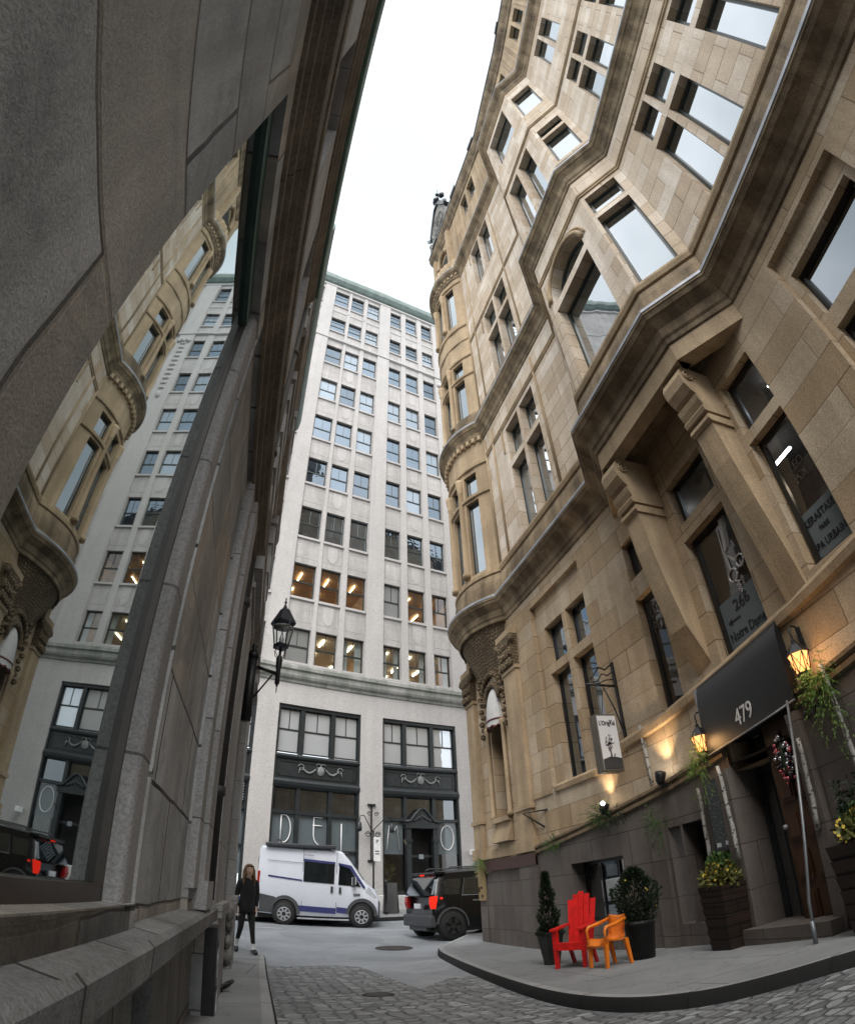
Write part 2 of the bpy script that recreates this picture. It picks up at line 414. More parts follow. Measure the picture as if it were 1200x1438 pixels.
# ------------------------------------------------------------------ camera: a wide fisheye lens, looking up the lane
cam = bpy.data.cameras.new('camera'); camo = bpy.data.objects.new('camera', cam); COL.objects.link(camo); scn.camera = camo
def campose(p, y, r):
    cy, sy, cp, sp = math.cos(y), math.sin(y), math.cos(p), math.sin(p)
    F = Vector((sy * cp, cy * cp, sp)); Rt = Vector((cy, -sy, 0)); U = Rt.cross(F)
    R2 = Rt * math.cos(r) + U * math.sin(r); U2 = -Rt * math.sin(r) + U * math.cos(r)
    return Matrix(((R2.x, U2.x, -F.x, 0), (R2.y, U2.y, -F.y, 0), (R2.z, U2.z, -F.z, 1.5), (0, 0, 0, 1)))
camo.matrix_world = campose(.659, .322, -.039)
cam.type = 'PANO'; cam.panorama_type = 'FISHEYE_LENS_POLYNOMIAL'
cam.sensor_fit = 'AUTO'; cam.sensor_width = 36; cam.sensor_height = 24
cam.fisheye_fov = R(300)
cam.fisheye_polynomial_k0 = 0
cam.fisheye_polynomial_k1, cam.fisheye_polynomial_k2, cam.fisheye_polynomial_k3, cam.fisheye_polynomial_k4 = KPOLY
cam.clip_start = .02; cam.clip_end = 1000

# ------------------------------------------------------------------ overcast daylight
w = bpy.data.worlds.new('World'); scn.world = w; w.use_nodes = True
nt = w.node_tree; bg = nt.nodes['Background']
sky = N(nt, 'ShaderNodeTexSky', sky_type='NISHITA'); sky.sun_disc = False
SUN_EL, SUN_AZ = R(52), R(200)
sky.sun_elevation = SUN_EL; sky.sun_rotation = SUN_AZ; sky.dust_density = 3.0; sky.air_density = 1.0; sky.ozone_density = 1.0
cloud = mixc(nt, sky.outputs[0], (8.2, 8.45, 8.6), .82)          # thin white cloud over the blue
tcw = N(nt, 'ShaderNodeTexCoord')
cl = ramp(nt, noise(nt, tcw.outputs['Generated'], 1.9, 4, .5), [(.36, (.50, .545, .57)), (.62, (1.0, 1.0, 1.0))])
nt.links.new(mixc(nt, cloud, cl, 1.0, 'MULTIPLY'), bg.inputs[0]); bg.inputs[1].default_value = .11
sl = bpy.data.lights.new('sun', 'SUN'); sl.energy = 1.5; sl.angle = R(45); sl.color = (1, .97, .93)
so = bpy.data.objects.new('sun', sl); COL.objects.link(so)
sd = Vector((math.sin(SUN_AZ) * math.cos(SUN_EL), math.cos(SUN_AZ) * math.cos(SUN_EL), math.sin(SUN_EL)))
so.rotation_euler = (-sd).to_track_quat('-Z', 'Y').to_euler(); so.location = (0, -20, 60)
scn.view_settings.view_transform = 'Standard'; scn.view_settings.look = 'None'; scn.view_settings.gamma = 1; scn.view_settings.exposure = EXPO
scn.cycles.max_bounces = 8; scn.cycles.diffuse_bounces = 4; scn.cycles.glossy_bounces = 4; scn.cycles.transparent_max_bounces = 10
scn.cycles.use_denoising = True; scn.cycles.sample_clamp_indirect = 6; scn.cycles.caustics_reflective = False; scn.cycles.caustics_refractive = False

# ------------------------------------------------------------------ the ground falls from the lane to the crossing and rises again
YS = [-60, -30, -5, 0, 2.7, 4.5, 6.5, 8, 10, 12, 14, 16, 20, 23, 60, 120]
ZS = [2.6, 1.6, .9, .61, .45, .35, .25, .18, .1, .06, .1, .17, .33, .5, .9, 1.2]
def zg(y):
    for i in range(len(YS) - 1):
        if y <= YS[i + 1]:
            t = max(0, (y - YS[i]) / (YS[i + 1] - YS[i]))
            return ZS[i] + (ZS[i + 1] - ZS[i]) * t
    return ZS[-1]
def zs(y): return (zg(y - .5) + 2 * zg(y) + zg(y + .5)) / 4

def asphalt(name, base, rough=.8, slabs=0):
    m, nt, out = newmat(name); b = N(nt, 'ShaderNodeBsdfPrincipled'); L = nt.links; tc = N(nt, 'ShaderNodeTexCoord'); ob = tc.outputs['Object']
    a = noise(nt, ob, 120, 3, .7); c = noise(nt, ob, .8, 6, .6, .4)
    col = ramp(nt, a, [(.3, [x * .6 for x in base]), (.7, [x * 1.4 for x in base])])
    col = mixc(nt, col, [x * 1.55 for x in base], ramp(nt, c, [(.35, (0, 0, 0)), (.7, (.7, .7, .7))]))
    cr = N(nt, 'ShaderNodeTexNoise'); cr.inputs['Scale'].default_value = .8; cr.inputs['Detail'].default_value = 9; cr.inputs['Roughness'].default_value = .62; L.new(ob, cr.inputs['Vector'])
    col = mixc(nt, col, [x * .4 for x in base], ramp(nt, cr.outputs[0], [(.493, (0, 0, 0)), (.5, (.55, .55, .55)), (.507, (0, 0, 0))]))
    patch = noise(nt, ob, .35, 2, .4); col = mixc(nt, col, [x * .72 for x in base], ramp(nt, patch, [(.55, (0, 0, 0)), (.56, (.45, .45, .45))]))
    if slabs:
        bk = N(nt, 'ShaderNodeTexBrick'); mpb = N(nt, 'ShaderNodeMapping'); mpb.inputs['Rotation'].default_value = (0, 0, slabs); L.new(ob, mpb.inputs[0]); L.new(mpb.outputs[0], bk.inputs['Vector'])
        for k_, v_ in (('Scale', 1), ('Brick Width', 1.9), ('Row Height', 1.45), ('Mortar Size', .010), ('Bias', 0)): bk.inputs[k_].default_value = v_
        col = mixc(nt, col, [x * .35 for x in base], ramp(nt, bk.outputs['Fac'], [(0, (0, 0, 0)), (1, (.75, .75, .75))]))
        sp_ = noise(nt, ob, 22, 2, .5); col = mixc(nt, col, [x * .4 for x in base], ramp(nt, sp_, [(.70, (0, 0, 0)), (.74, (.6, .6, .6))]))
    L.new(col, b.inputs['Base Color']); b.inputs['Roughness'].default_value = rough; b.inputs['Specular IOR Level'].default_value = .35
    bp = N(nt, 'ShaderNodeBump'); bp.inputs['Strength'].default_value = .5; bp.inputs['Distance'].default_value = .006; L.new(a, bp.inputs['Height']); L.new(bp.outputs[0], b.inputs['Normal'])
    L.new(b.outputs[0], out.inputs[0]); return m
ASPH = asphalt('asphalt', (.22, .232, .247), .5)
CONC = asphalt('sidewalk_concrete', (.185, .19, .192), .75, .12)
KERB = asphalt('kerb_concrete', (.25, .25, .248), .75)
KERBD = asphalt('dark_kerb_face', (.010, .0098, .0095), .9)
m, nt, out = newmat('cobblestones'); L = nt.links; b = N(nt, 'ShaderNodeBsdfPrincipled'); tc = N(nt, 'ShaderNodeTexCoord'); uv = tc.outputs['UV']
nv = N(nt, 'ShaderNodeTexNoise'); nv.inputs['Scale'].default_value = 2.2; L.new(uv, nv.inputs['Vector'])
ad = N(nt, 'ShaderNodeVectorMath', operation='MULTIPLY_ADD'); L.new(nv.outputs[1], ad.inputs[0]); ad.inputs[1].default_value = (.09, .09, 0); L.new(uv, ad.inputs[2])
mpv = N(nt, 'ShaderNodeMapping'); mpv.inputs['Scale'].default_value = (6.2, 11.5, 1); L.new(ad.outputs[0], mpv.inputs[0])
vc = N(nt, 'ShaderNodeTexVoronoi', voronoi_dimensions='2D', feature='F1'); ve = N(nt, 'ShaderNodeTexVoronoi', voronoi_dimensions='2D', feature='DISTANCE_TO_EDGE')
for q_ in (vc, ve): q_.inputs['Scale'].default_value = 1; q_.inputs['Randomness'].default_value = .62; L.new(mpv.outputs[0], q_.inputs['Vector'])
sepc = N(nt, 'ShaderNodeSeparateColor'); L.new(vc.outputs['Color'], sepc.inputs[0])
sett = ramp(nt, sepc.outputs[0], [(.0, (.14, .146, .15)), (.45, (.24, .245, .25)), (.8, (.33, .34, .345)), (1, (.46, .47, .47))])
jn = ramp(nt, ve.outputs['Distance'], [(.03, (1, 1, 1)), (.12, (0, 0, 0))])
big = noise(nt, tc.outputs['Object'], 1.3, 6, .65)
col = mixc(nt, mixc(nt, sett, (.10, .105, .105), jn), (.33, .345, .35), ramp(nt, big, [(.4, (0, 0, 0)), (.75, (.45, .45, .45))]))
fine = noise(nt, tc.outputs['Object'], 60, 3, .7)
col = mixc(nt, col, (.03, .03, .03), ramp(nt, fine, [(.3, (.5, .5, .5)), (.55, (0, 0, 0))]))
L.new(col, b.inputs['Base Color']); b.inputs['Roughness'].default_value = .55; b.inputs['Specular IOR Level'].default_value = .4
h = N(nt, 'ShaderNodeMath', operation='MULTIPLY_ADD'); L.new(jn, h.inputs[0]); h.inputs[1].default_value = -1.6; L.new(fine, h.inputs[2])
bp = N(nt, 'ShaderNodeBump'); bp.inputs['Strength'].default_value = .9; bp.inputs['Distance'].default_value = .02; L.new(h.outputs[0], bp.inputs['Height']); L.new(bp.outputs[0], b.inputs['Normal'])
L.new(b.outputs[0], out.inputs[0]); COBBLE = m

def sheet(name, xs, ys, fz, mat, kind='structure', keep=None):
    mb = MB(); vs = []; fs = []
    for y in ys:
        for x in xs: vs.append((x, y, fz(x, y)))
    n = len(xs)
    for j in range(len(ys) - 1):
        for i in range(n - 1):
            if keep is None or keep((xs[i] + xs[i + 1]) / 2, (ys[j] + ys[j + 1]) / 2):
                fs.append((j * n + i, j * n + i + 1, (j + 1) * n + i + 1, (j + 1) * n + i))
    mb.add(vs, fs, True)
    return mb.build(name, mat, kind=kind)
ysr = [-60, -30, -15] + [-6 + .5 * i for i in range(73)] + [34, 45, 60, 120]
sheet('road', [-90, -40, -15, -8, -4, -2, 0, 2, 4, 6, 8, 12, 20, 40, 90], ysr, lambda x, y: zs(y), ASPH)

def strip(name, left, right, fz, mat, ny=1, kind='structure'):
    """sheet between two polylines with the same number of points"""
    mb = MB(); vs = []; fs = []; nx = 6
    for (a, b_) in zip(left, right):
        for k in range(nx + 1):
            t = k / nx; x = a[0] + (b_[0] - a[0]) * t; y = a[1] + (b_[1] - a[1]) * t; vs.append((x, y, fz(x, y)))
    for j in range(len(left) - 1):
        for k in range(nx): fs.append((j * (nx + 1) + k, j * (nx + 1) + k + 1, (j + 1) * (nx + 1) + k + 1, (j + 1) * (nx + 1) + k))
    mb.add(vs, fs, True); return mb
def densify(p, step=.35):
    o = [p[0]]
    for a, b_ in zip(p[:-1], p[1:]):
        d = math.hypot(b_[0] - a[0], b_[1] - a[1]); n = max(1, int(d / step))
        for i in range(1, n + 1): o.append((a[0] + (b_[0] - a[0]) * i / n, a[1] + (b_[1] - a[1]) * i / n))
    return o
# cobbled lane: from behind the camera to the crooked asphalt seam near the corner
seam = [(.3, 11.0), (1.17, 11.1), (1.72, 11.35), (2.64, 10.35), (2.42, 8.95), (2.2, 7.58), (2.46, 7.84), (3.06, 8.71), (3.9, 8.55)]
def seamy(x):
    for a, b_ in zip(seam[:-1], seam[1:]):
        if a[0] <= x < b_[0]: 
            if 2.2 <= x < 2.64: return 7.58 + (x - 2.2) * 1.1
            return a[1] + (b_[1] - a[1]) * (x - a[0]) / (b_[0] - a[0])
    return 8.55
near = []; far = []
xs_ = [.0 + .1 * i for i in range(57)]
mb = MB(); vs = []; fs = []; nyc = 60
for x in xs_:
    yt = seamy(max(.31, min(x, 3.89))) if x < 2.15 else (7.58 + (x - 2.15) * 1.3 if x < 3.0 else 8.62)
    for j in range(nyc + 1):
        y = -8 + (yt + 8) * j / nyc; vs.append((x, y, zs(y) + .006))
for i in range(len(xs_) - 1):
    for j in range(nyc): fs.append((i * (nyc + 1) + j, (i + 1) * (nyc + 1) + j, (i + 1) * (nyc + 1) + j + 1, i * (nyc + 1) + j + 1))
mb.add(vs, fs, True); mb.build('cobbled_road', COBBLE, kind='structure')

# right pavement with its bowed kerb
kr = [(4.9, -8), (4.6, -3), (4.5, .5), (4.35, 1.8), (4.18, 2.55), (4.01, 2.9), (3.80, 3.07), (3.57, 3.21), (3.34, 3.36), (3.12, 3.49), (2.97, 3.71), (2.83, 3.95), (2.75, 4.32), (2.72, 4.83), (2.80, 5.66), (3.05, 7.11), (3.51, 9.62), (3.74, 10.97), (3.92, 12.2), (4.12, 12.85), (4.5, 13.4), (5.1, 14.3), (5.95, 15.5), (6.9, 16.6), (9, 17.2), (30, 15.0)]
wr = [(9, -8), (8.5, -3), (6.5, .5), (6, 1.8), (5.6, 2.55), (5.6, 2.9), (5.6, 3.07), (5.6, 3.21), (5.6, 3.36), (5.6, 3.49), (5.6, 3.71), (5.6, 3.95), (5.6, 4.32), (5.6, 4.83), (5.6, 5.66), (5.7, 7.11), (5.7, 9.62), (5.7, 10.97), (5.7, 12.2), (5.8, 12.85), (6, 13.2), (6.4, 13.3), (7, 13.3), (8, 13.3), (10, 13.3), (30, 11)]
fzR = lambda x, y: zs(y) + .12
def dens2(a, b_, n=3):
    A, B = [a[0]], [b_[0]]
    for i in range(len(a) - 1):
        for k in range(1, n + 1):
            t = k / n; A.append((a[i][0] + (a[i + 1][0] - a[i][0]) * t, a[i][1] + (a[i + 1][1] - a[i][1]) * t)); B.append((b_[i][0] + (b_[i + 1][0] - b_[i][0]) * t, b_[i][1] + (b_[i + 1][1] - b_[i][1]) * t))
    return A, B
def smooth_(p, it=3):
    for _ in range(it): p = [p[0]] + [((a[0] + 2 * b_[0] + c[0]) / 4, (a[1] + 2 * b_[1] + c[1]) / 4) for a, b_, c in zip(p, p[1:], p[2:])] + [p[-1]]
    return p
KA, WA = dens2(kr, wr); KA = smooth_(KA, 4); WA = smooth_(WA, 4)
inner = [(k[0] + (w_[0] - k[0]) * .13 / max(.3, math.hypot(w_[0] - k[0], w_[1] - k[1])), k[1] + (w_[1] - k[1]) * .13 / max(.3, math.hypot(w_[0] - k[0], w_[1] - k[1]))) for k, w_ in zip(KA, WA)]
strip('sidewalk', inner, WA, fzR, CONC).build('sidewalk', CONC, kind='structure')
def kerb(name, line, inn, fz, out_drop=.135):
    mb = MB(); prof = []
    for (x, y), (xi, yi) in zip(line, inn):
        dx, dy = x - xi, y - yi; l = math.hypot(dx, dy) or 1; dx /= l; dy /= l
        z = fz(x, y)
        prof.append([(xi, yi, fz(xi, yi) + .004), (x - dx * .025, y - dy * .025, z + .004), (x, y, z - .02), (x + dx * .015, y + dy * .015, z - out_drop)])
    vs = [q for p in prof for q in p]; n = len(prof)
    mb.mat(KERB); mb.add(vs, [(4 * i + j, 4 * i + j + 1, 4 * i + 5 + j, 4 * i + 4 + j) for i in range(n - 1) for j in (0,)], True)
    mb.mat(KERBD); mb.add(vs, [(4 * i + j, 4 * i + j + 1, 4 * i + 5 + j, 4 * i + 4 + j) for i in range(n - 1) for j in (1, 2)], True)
    acc = 0
    for i in range(1, n - 1):
        acc += math.hypot(line[i][0] - line[i - 1][0], line[i][1] - line[i - 1][1])
        if acc > 1.05:        # joints between the kerb stones
            acc = 0; a = prof[i]; t = Vector((line[i + 1][0] - line[i][0], line[i + 1][1] - line[i][1], 0)).normalized() * .012
            for j in (0, 1, 2):
                p, q = Vector(a[j]), Vector(a[j + 1]); up = Vector((0, 0, .003)) if j == 0 else (Vector((a[2][0] - a[0][0], a[2][1] - a[0][1], 0)).normalized() * .003 + Vector((0, 0, .002)))
                mb.quad(p + up, q + up, q + t + up, p + t + up)
    return mb.build(name, None, kind='structure')
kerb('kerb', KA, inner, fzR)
# left pavement
kl = [(.0, -8), (.1, -2), (.2, 2), (.31, 4.8), (.36, 7.05), (.42, 9.6), (.48, 11.6), (.46, 12.3), (.25, 12.75), (-.3, 12.95), (-8, 13.4), (-40, 15)]
wl = [(-1.2, -8), (-1.1, -2), (-1.0, 2), (-.9, 4.8), (-.85, 7.05), (-.8, 9.6), (-.8, 11.0), (-1.5, 11.2), (-2.2, 11.3), (-3, 11.3), (-9, 11.3), (-40, 12)]
KB, WB = dens2(kl, wl, 4); KB = smooth_(KB, 3); WB = smooth_(WB, 3)
innB = [(k[0] + (w_[0] - k[0]) * .12 / max(.3, math.hypot(w_[0] - k[0], w_[1] - k[1])), k[1] + (w_[1] - k[1]) * .12 / max(.3, math.hypot(w_[0] - k[0], w_[1] - k[1]))) for k, w_ in zip(KB, WB)]
strip('sidewalk', innB, WB, lambda x, y: zs(y) + .1, CONC).build('sidewalk', CONC, kind='structure')
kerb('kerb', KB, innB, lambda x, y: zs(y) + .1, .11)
# far pavement under the tower
fd = (math.sin(R(79.4)), math.cos(R(79.4))); fn = (fd[1], -fd[0])
def farpt(u, off): return (1.0 + fd[0] * u + fn[0] * off, 23.5 + fd[1] * u + fn[1] * off)
uu = [-40, -20, -10] + [-6 + i for i in range(24)] + [25, 50]
KC = [farpt(u, 3.35) for u in uu]; WC = [farpt(u, -.3) for u in uu]; IC = [farpt(u, 3.2) for u in uu]
fzF = lambda x, y: zs(y) + .14
strip('sidewalk', IC, WC, fzF, CONC).build('sidewalk', CONC, kind='structure')
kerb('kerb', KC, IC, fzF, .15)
# painted dashes on the street
PAINT = plain('road_paint', (.5, .5, .5), .7, 0, .3, 30)
for x0, x1, y in ((-.3, .1, 15.6), (.4, 1.2, 18.2), (3.6, 4.9, 18.0)):
    mb = MB(); vs = []; 
    for i in range(5):
        x = x0 + (x1 - x0) * i / 4
        vs += [(x, y, zs(y) + .006), (x, y + .14, zs(y + .14) + .006)]
    mb.add(vs, [(2 * i, 2 * i + 2, 2 * i + 3, 2 * i + 1) for i in range(4)]); mb.build('road_marking', PAINT, kind='structure')
# ------------------------------------------------------------------ sandstone building on the right
SB = place('stone_building', (5.8, 7, 0), 'brown sandstone building with a canted bay over two scrolled piers and a round corner bow', 'building')
PA, P1, P2, P3, P4 = (5.45, 13.75), (5.45, 6.15), (4.58, 5.1), (4.46, 2.88), (4.92, 1.98)
PD = (P4[0] - .182 * 8, P4[1] - .983 * 8)
A = Fr((5.45, 16), (5.45, 6.15)); LC = Fr(P1, P2); B = Fr(P2, P3); C = Fr(P3, P4); D = Fr(P4, PD); G = Fr(P1, P4)
A.L = 9.85
zpl = lambda y: 3.2 - .105 * y           # the plinth and sills step up with the lane
zsl = lambda y: 3.25 + .085 * (9.2 - y)
CAP = 7.35                                # soffit of the first cornice
# ---- ground storey
gm = MB()
lights = [(6.78, 7.5, 3.27, 5.40), (7.66, 8.38, 3.27, 5.40), (6.78, 7.5, 5.58, 6.43), (7.66, 8.38, 5.58, 6.43)]
wall(gm, A, 2.52, 9.85, 2.0, CAP, [(6.43, 8.5, 3.22, 7.05, False, .10), (3.80, 4.5, 2.95, 6.05, True, .35)])
wall(gm, A, 6.43, 8.5, 3.22, 7.05, lights, .22, -.10)
wins_G = [(-.02, .60, 3.55, 5.42), (1.53, 2.48, 3.70, 5.47), (3.28, 3.94, 3.92, 5.68)]
tops_G = [(-.02, .60, 5.75, 6.45), (1.53, 2.48, 5.72, 6.42), (3.28, 3.94, 5.84, 6.68)]
wall(gm, G, 0, G.L, 2.4, CAP, [tuple(max(.0, q) if k == 0 else q for k, q in enumerate(o)) for o in wins_G + tops_G] + [(1.25, 2.4, 2.4, 2.78, False, .4)], .2)
wall(gm, D, 0, 7.5, 2.6, CAP, [(.72, 2.25, 3.4, 7.1, False, .1), (3.2, 5.2, 3.4, 7.1, False, .1)])
Dl = []
for a in (.82, 3.3):
    Dl += [(a, a + 1.3, 4.0, 5.72), (a, a + 1.3, 5.95, 6.75)]
wall(gm, D, .72, 2.25, 3.4, 7.1, Dl[:2], .2, -.1); wall(gm, D, 3.2, 5.2, 3.4, 7.1, Dl[2:], .2, -.1)
# return along the cross street
RT = Fr((20, 11.6), (5.45, 13.48)); wall(gm, RT, 0, RT.L, -.5, 30.0)
gm.build('ground_storey_wall', SAND, SB)
for (a, b, c, d) in lights: window(SB, A, a, b, c, d, -.31, GL_DARK if d < 5.5 else GL_DELMO, BLACKF, .05, name='window')
for (a, b, c, d) in wins_G: window(SB, G, a + .03, b, c, d, -.17, GL_SHOP, BLACKF, .07)
for (a, b, c, d) in tops_G: window(SB, G, a + .03, b, c, d, -.17, GL_SHOP, BLACKF, .07)
for (a, b, c, d) in Dl: window(SB, D, a, b, c, d, -.27, GL_DARK, BLACKF, .07)
window(SB, A, 3.80, 4.5, 2.95, 6.05, -.32, GL_DARK, BLACKF, .06, hs=[(5.0, .05)], arch=True)
# salon room behind the three windows
rm = MB(); ROOM = plain('salon_wall', (.10, .068, .046), .8, 0, .25, 2); ROOMC = plain('salon_ceiling', (.055, .047, .04), .8)
gi = lambda u, w, z: G.P(u, w, z)
rm.mat(ROOM); rm.quad(gi(-.2, -2.6, 3.3), gi(4.2, -2.6, 3.3), gi(4.2, -2.6, 6.95), gi(-.2, -2.6, 6.95))
rm.quad(gi(4.25, -2.6, 3.3), gi(4.25, -.25, 3.3), gi(4.25, -.25, 6.95), gi(4.25, -2.6, 6.95)); rm.quad(gi(-.1, -.25, 3.3), gi(-.1, -2.6, 3.3), gi(-.1, -2.6, 6.95), gi(-.1, -.25, 6.95))
rm.mat(ROOMC); rm.quad(gi(-.2, -2.6, 6.9), gi(4.2, -2.6, 6.9), gi(4.2, -.22, 6.9), gi(-.2, -.22, 6.9)); rm.quad(gi(-.2, -2.6, 3.35), gi(4.2, -2.6, 3.35), gi(4.2, -.22, 3.35), gi(-.2, -.22, 3.35))
rm.build('salon_interior', None, SB)
TUBE = emit('tube_light', (.85, .92, 1.0), 5.0); BULB = emit('warm_bulb', (1, .8, .55), 14.0); SPOTL = emit('halogen', (1, .9, .75), 30.0)
for (u, l, w, z) in ((.25, .5, -1.2, 6.75), (1.9, .75, -.9, 6.7), (3.45, .55, -.8, 6.75), (3.5, .4, -1.7, 5.9), (2.2, .4, -1.8, 6.6)):
    tb = MB(); tb.fbox(G, u, u + l, w - .025, w + .025, z, z + .03); tb.build('tube_light', TUBE, SB)
ch = MB(); 
for k in range(6):
    a = k * PI / 3; p = G.P(3.72 + .1 * math.cos(a), -.75 + .1 * math.sin(a), 5.32); ch.ball(Vector(p), .032, n=8)
build_each(ch, 'chandelier_bulb', BULB, SB)
# ---- lettering and drawings on the salon panes
INK = plain('dark_lettering', (.012, .012, .012), .5); SILV = plain('silver_vinyl', (.42, .41, .40), .35, .4, .1); FROST = plain('frosted_vinyl', (.115, .135, .14), .6, 0, .05); INKB = plain('brown_lettering', (.05, .035, .025), .5)
tx = MB(); tx.fbox(G, 1.6, 2.41, -.145, -.142, 3.78, 4.42); tx.build('frosted_strip', FROST, SB)
tx = MB(); addtext(tx, '266', .21, G.M(2.05, -.138, 4.27)); addtext(tx, 'Notre Dame', .17, G.M(2.01, -.138, 3.93), sx=.78)
tx.fbox(G, 1.73, 1.95, -.139, -.136, 4.11, 4.13); tx.prism([(1.70, 4.12), (1.78, 4.165), (1.78, 4.075)], lambda a, b, t: G.P(a, t, b), -.139, -.136); tx.build('lettering', INK, SB)
tx = MB(); tx.fbox(G, 3.35, 3.87, -.145, -.142, 3.99, 4.55); tx.build('frosted_strip', FROST, SB)
tx = MB(); addtext(tx, 'KERASTASE', .12, G.M(3.6, -.138, 4.42), sx=.8); addtext(tx, 'PARIS', .075, G.M(3.6, -.138, 4.28), sx=.8); addtext(tx, 'SPA URBAIN', .12, G.M(3.6, -.138, 4.12), sx=.75); tx.build('lettering', INK, SB)
tx = MB(); addtext(tx, 'LEO', .27, G.M(.30, -.138, 5.12), sx=.75); addtext(tx, 'POL', .27, G.M(.30, -.138, 4.86), sx=.75); tx.build('lettering', INKB, SB)
tx = MB(); addtext(tx, 'LEO', .16, G.M(3.64, -.138, 5.08), sx=.8); addtext(tx, 'POL', .16, G.M(3.64, -.138, 4.92), sx=.8); tx.build('lettering', INKB, SB)
sc = MB()                                  # comb and scissors on the middle pane
gp = lambda u, z: Vector(G.P(u, -.136, z))
def flat(poly, mb): mb.prism(poly, lambda a, b, t: G.P(a, t, b), -.14, -.136)
flat([(2.06, 4.98), (2.115, 4.97), (2.23, 5.42), (2.17, 5.44)], sc)
for k in range(16):
    z = 5.0 + k * .026; u = 2.115 + (z - 4.97) * .255
    flat([(u, z), (u + .075, z - .008), (u + .075, z + .004), (u, z + .012)], sc)
flat([(2.02, 4.96), (2.05, 4.95), (2.085, 5.30), (2.075, 5.31)], sc)
flat([(2.02, 4.97), (2.07, 4.94), (2.24, 4.76), (2.20, 4.73)], sc); flat([(2.03, 4.99), (2.075, 4.97), (2.08, 4.72), (2.04, 4.72)], sc)
for cu, cz, r0 in ((2.27, 4.72, .075), (2.07, 4.62, .085)):
    sc.tube([gp(cu + r0 * math.cos(t), cz + r0 * math.sin(t)) for t in [k * PI / 8 for k in range(17)]], .016, 6)
for k in range(9): sc.ball(gp(2.1 + .02 * (k % 3) + .02 * math.sin(k * 2.1), 4.52 - k * .02), .018, n=6)
sc.build('comb_and_scissors_decal', SILV, SB)
# ---- recess frame, pilasters, sills and plinth ledge
tr = MB()
for (a, b, w1, z1) in ((2.54, 3.06, .10, 6.0), (4.98, 5.64, .10, 6.0)):
    tr.fbox(A, a, b, .0, w1, 2.35, z1); tr.fbox(A, a - .05, b + .05, 0, w1 + .05, 2.1, 2.36); tr.fbox(A, a - .04, b + .04, 0, w1 + .04, 2.95, 3.05)
    tr.fbox(A, a - .03, b + .03, 0, w1 + .03, z1, z1 + .08); tr.fbox(A, a - .07, b + .07, 0, w1 + .08, 6.82, 6.98)
tr.fbox(A, 3.12, 4.9, 0, .07, 2.1, 2.3); tr.fbox(A, 3.72, 4.58, 0, .12, 2.86, 2.97)
tr.add([A.P(3.72, .02, 2.86), A.P(4.58, .02, 2.86), A.P(4.58, .16, 2.42), A.P(3.72, .16, 2.42), A.P(3.72, .0, 2.42), A.P(4.58, .0, 2.42)], [(0, 1, 2, 3), (0, 3, 4), (1, 5, 2)])
for u in (3.7, 4.6):
    M_ = Matrix.Translation(A.P(u, .05, 0)); tr.lathe([(.06, 2.95), (.09, 3.0), (.05, 3.08), (.05, 5.0), (.085, 5.1), (.06, 5.16)], M_, 10)
tr.fbox(A, 5.68, 6.43, 0, .03, 3.1, 3.2)
tr.sweep([A.P(6.55, .0, 0)[:2], A.P(8.5, 0, 0)[:2]], [(-.09, 3.10), (.04, 3.10), (.05, 3.19), (.0, 3.24), (-.1, 3.26)])
ys = [(5.45, 7.55), (5.45, 6.15)] + [G.P(u, 0, 0)[:2] for u in (1, 2, 3, 4)] + [P4, D.P(1.5, 0, 0)[:2], D.P(3, 0, 0)[:2]]
tr.sweep([(x, y, zsl(y) - 3.3) for x, y in ys], [(0, 3.18), (.05, 3.2), (.06, 3.29), (.03, 3.34), (0, 3.36)])
tr.build('sill_mouldings', SANDP, SB)
cv = MB()
for (a, b) in ((2.54, 3.06), (4.98, 5.64)):      # leafy capitals
    cv.hexa([A.P(a, 0, 6.08), A.P(b, 0, 6.08), A.P(b, .14, 6.08), A.P(a, .14, 6.08), A.P(a - .06, 0, 6.82), A.P(b + .06, 0, 6.82), A.P(b + .06, .2, 6.82), A.P(a - .06, .2, 6.82)])
    for k in range(5):
        u = a + (b - a) * (k + .5) / 5
        for z, s_ in ((6.18, .075), (6.4, .085), (6.62, .07)):
            cv.ball(Vector(A.P(u + (.05 if z > 6.3 and z < 6.5 else 0), .17, z)), s_, .8, .6, 1.4, 8)
    for u in (a - .04, b + .04): cv.ball(Vector(A.P(u, .16, 6.70)), .11, .8, .8, 1, 10)
r = .42
cv.tube([A.P(4.15 + r * math.cos(t), .05, 5.7 + r * math.sin(t)) for t in [k * PI / 12 for k in range(13)]], .075, 8)
for k in range(14):
    t = PI * (k + .5) / 14; cv.ball(Vector(A.P(4.15 + .58 * math.cos(t), .06, 5.78 + .62 * math.sin(t))), .085, 1, .6, 1, 8)
for k in range(10):
    cv.ball(Vector(A.P(3.45 + (k % 2) * .1, .06, 5.0 + k * .16)), .075, 1, .6, 1, 8); cv.ball(Vector(A.P(4.78 + (k % 2) * .08, .06, 5.0 + k * .16)), .075, 1, .6, 1, 8)
cv.build('carved_capitals', CARVE, SB)
pl = MB(); PW = .06
wall(pl, A, 2.72, 9.85 + .02, -.4, 2.03, [(6.88, 8.42, .72, 1.74, False, .35), (9.56, 9.85, .68, 1.98, False, .35)], .35, PW)
wall(pl, G, -.02, G.L, -.4, 2.5, [(0, .5, .68, 1.98, False, .35), (1.25, 2.4, .3, 2.5, False, .55)], .35, PW)
wall(pl, D, 0, 7.5, -.4, 2.7, [], .3, PW)
pl.fbox(A, 2.72, 3.1, PW, PW + .04, -.4, 2.0); pl.fbox(A, 4.95, 5.70, PW, PW + .06, -.4, 2.0); pl.fbox(A, 9.2, 9.5, PW, PW + .05, -.4, 2.2)
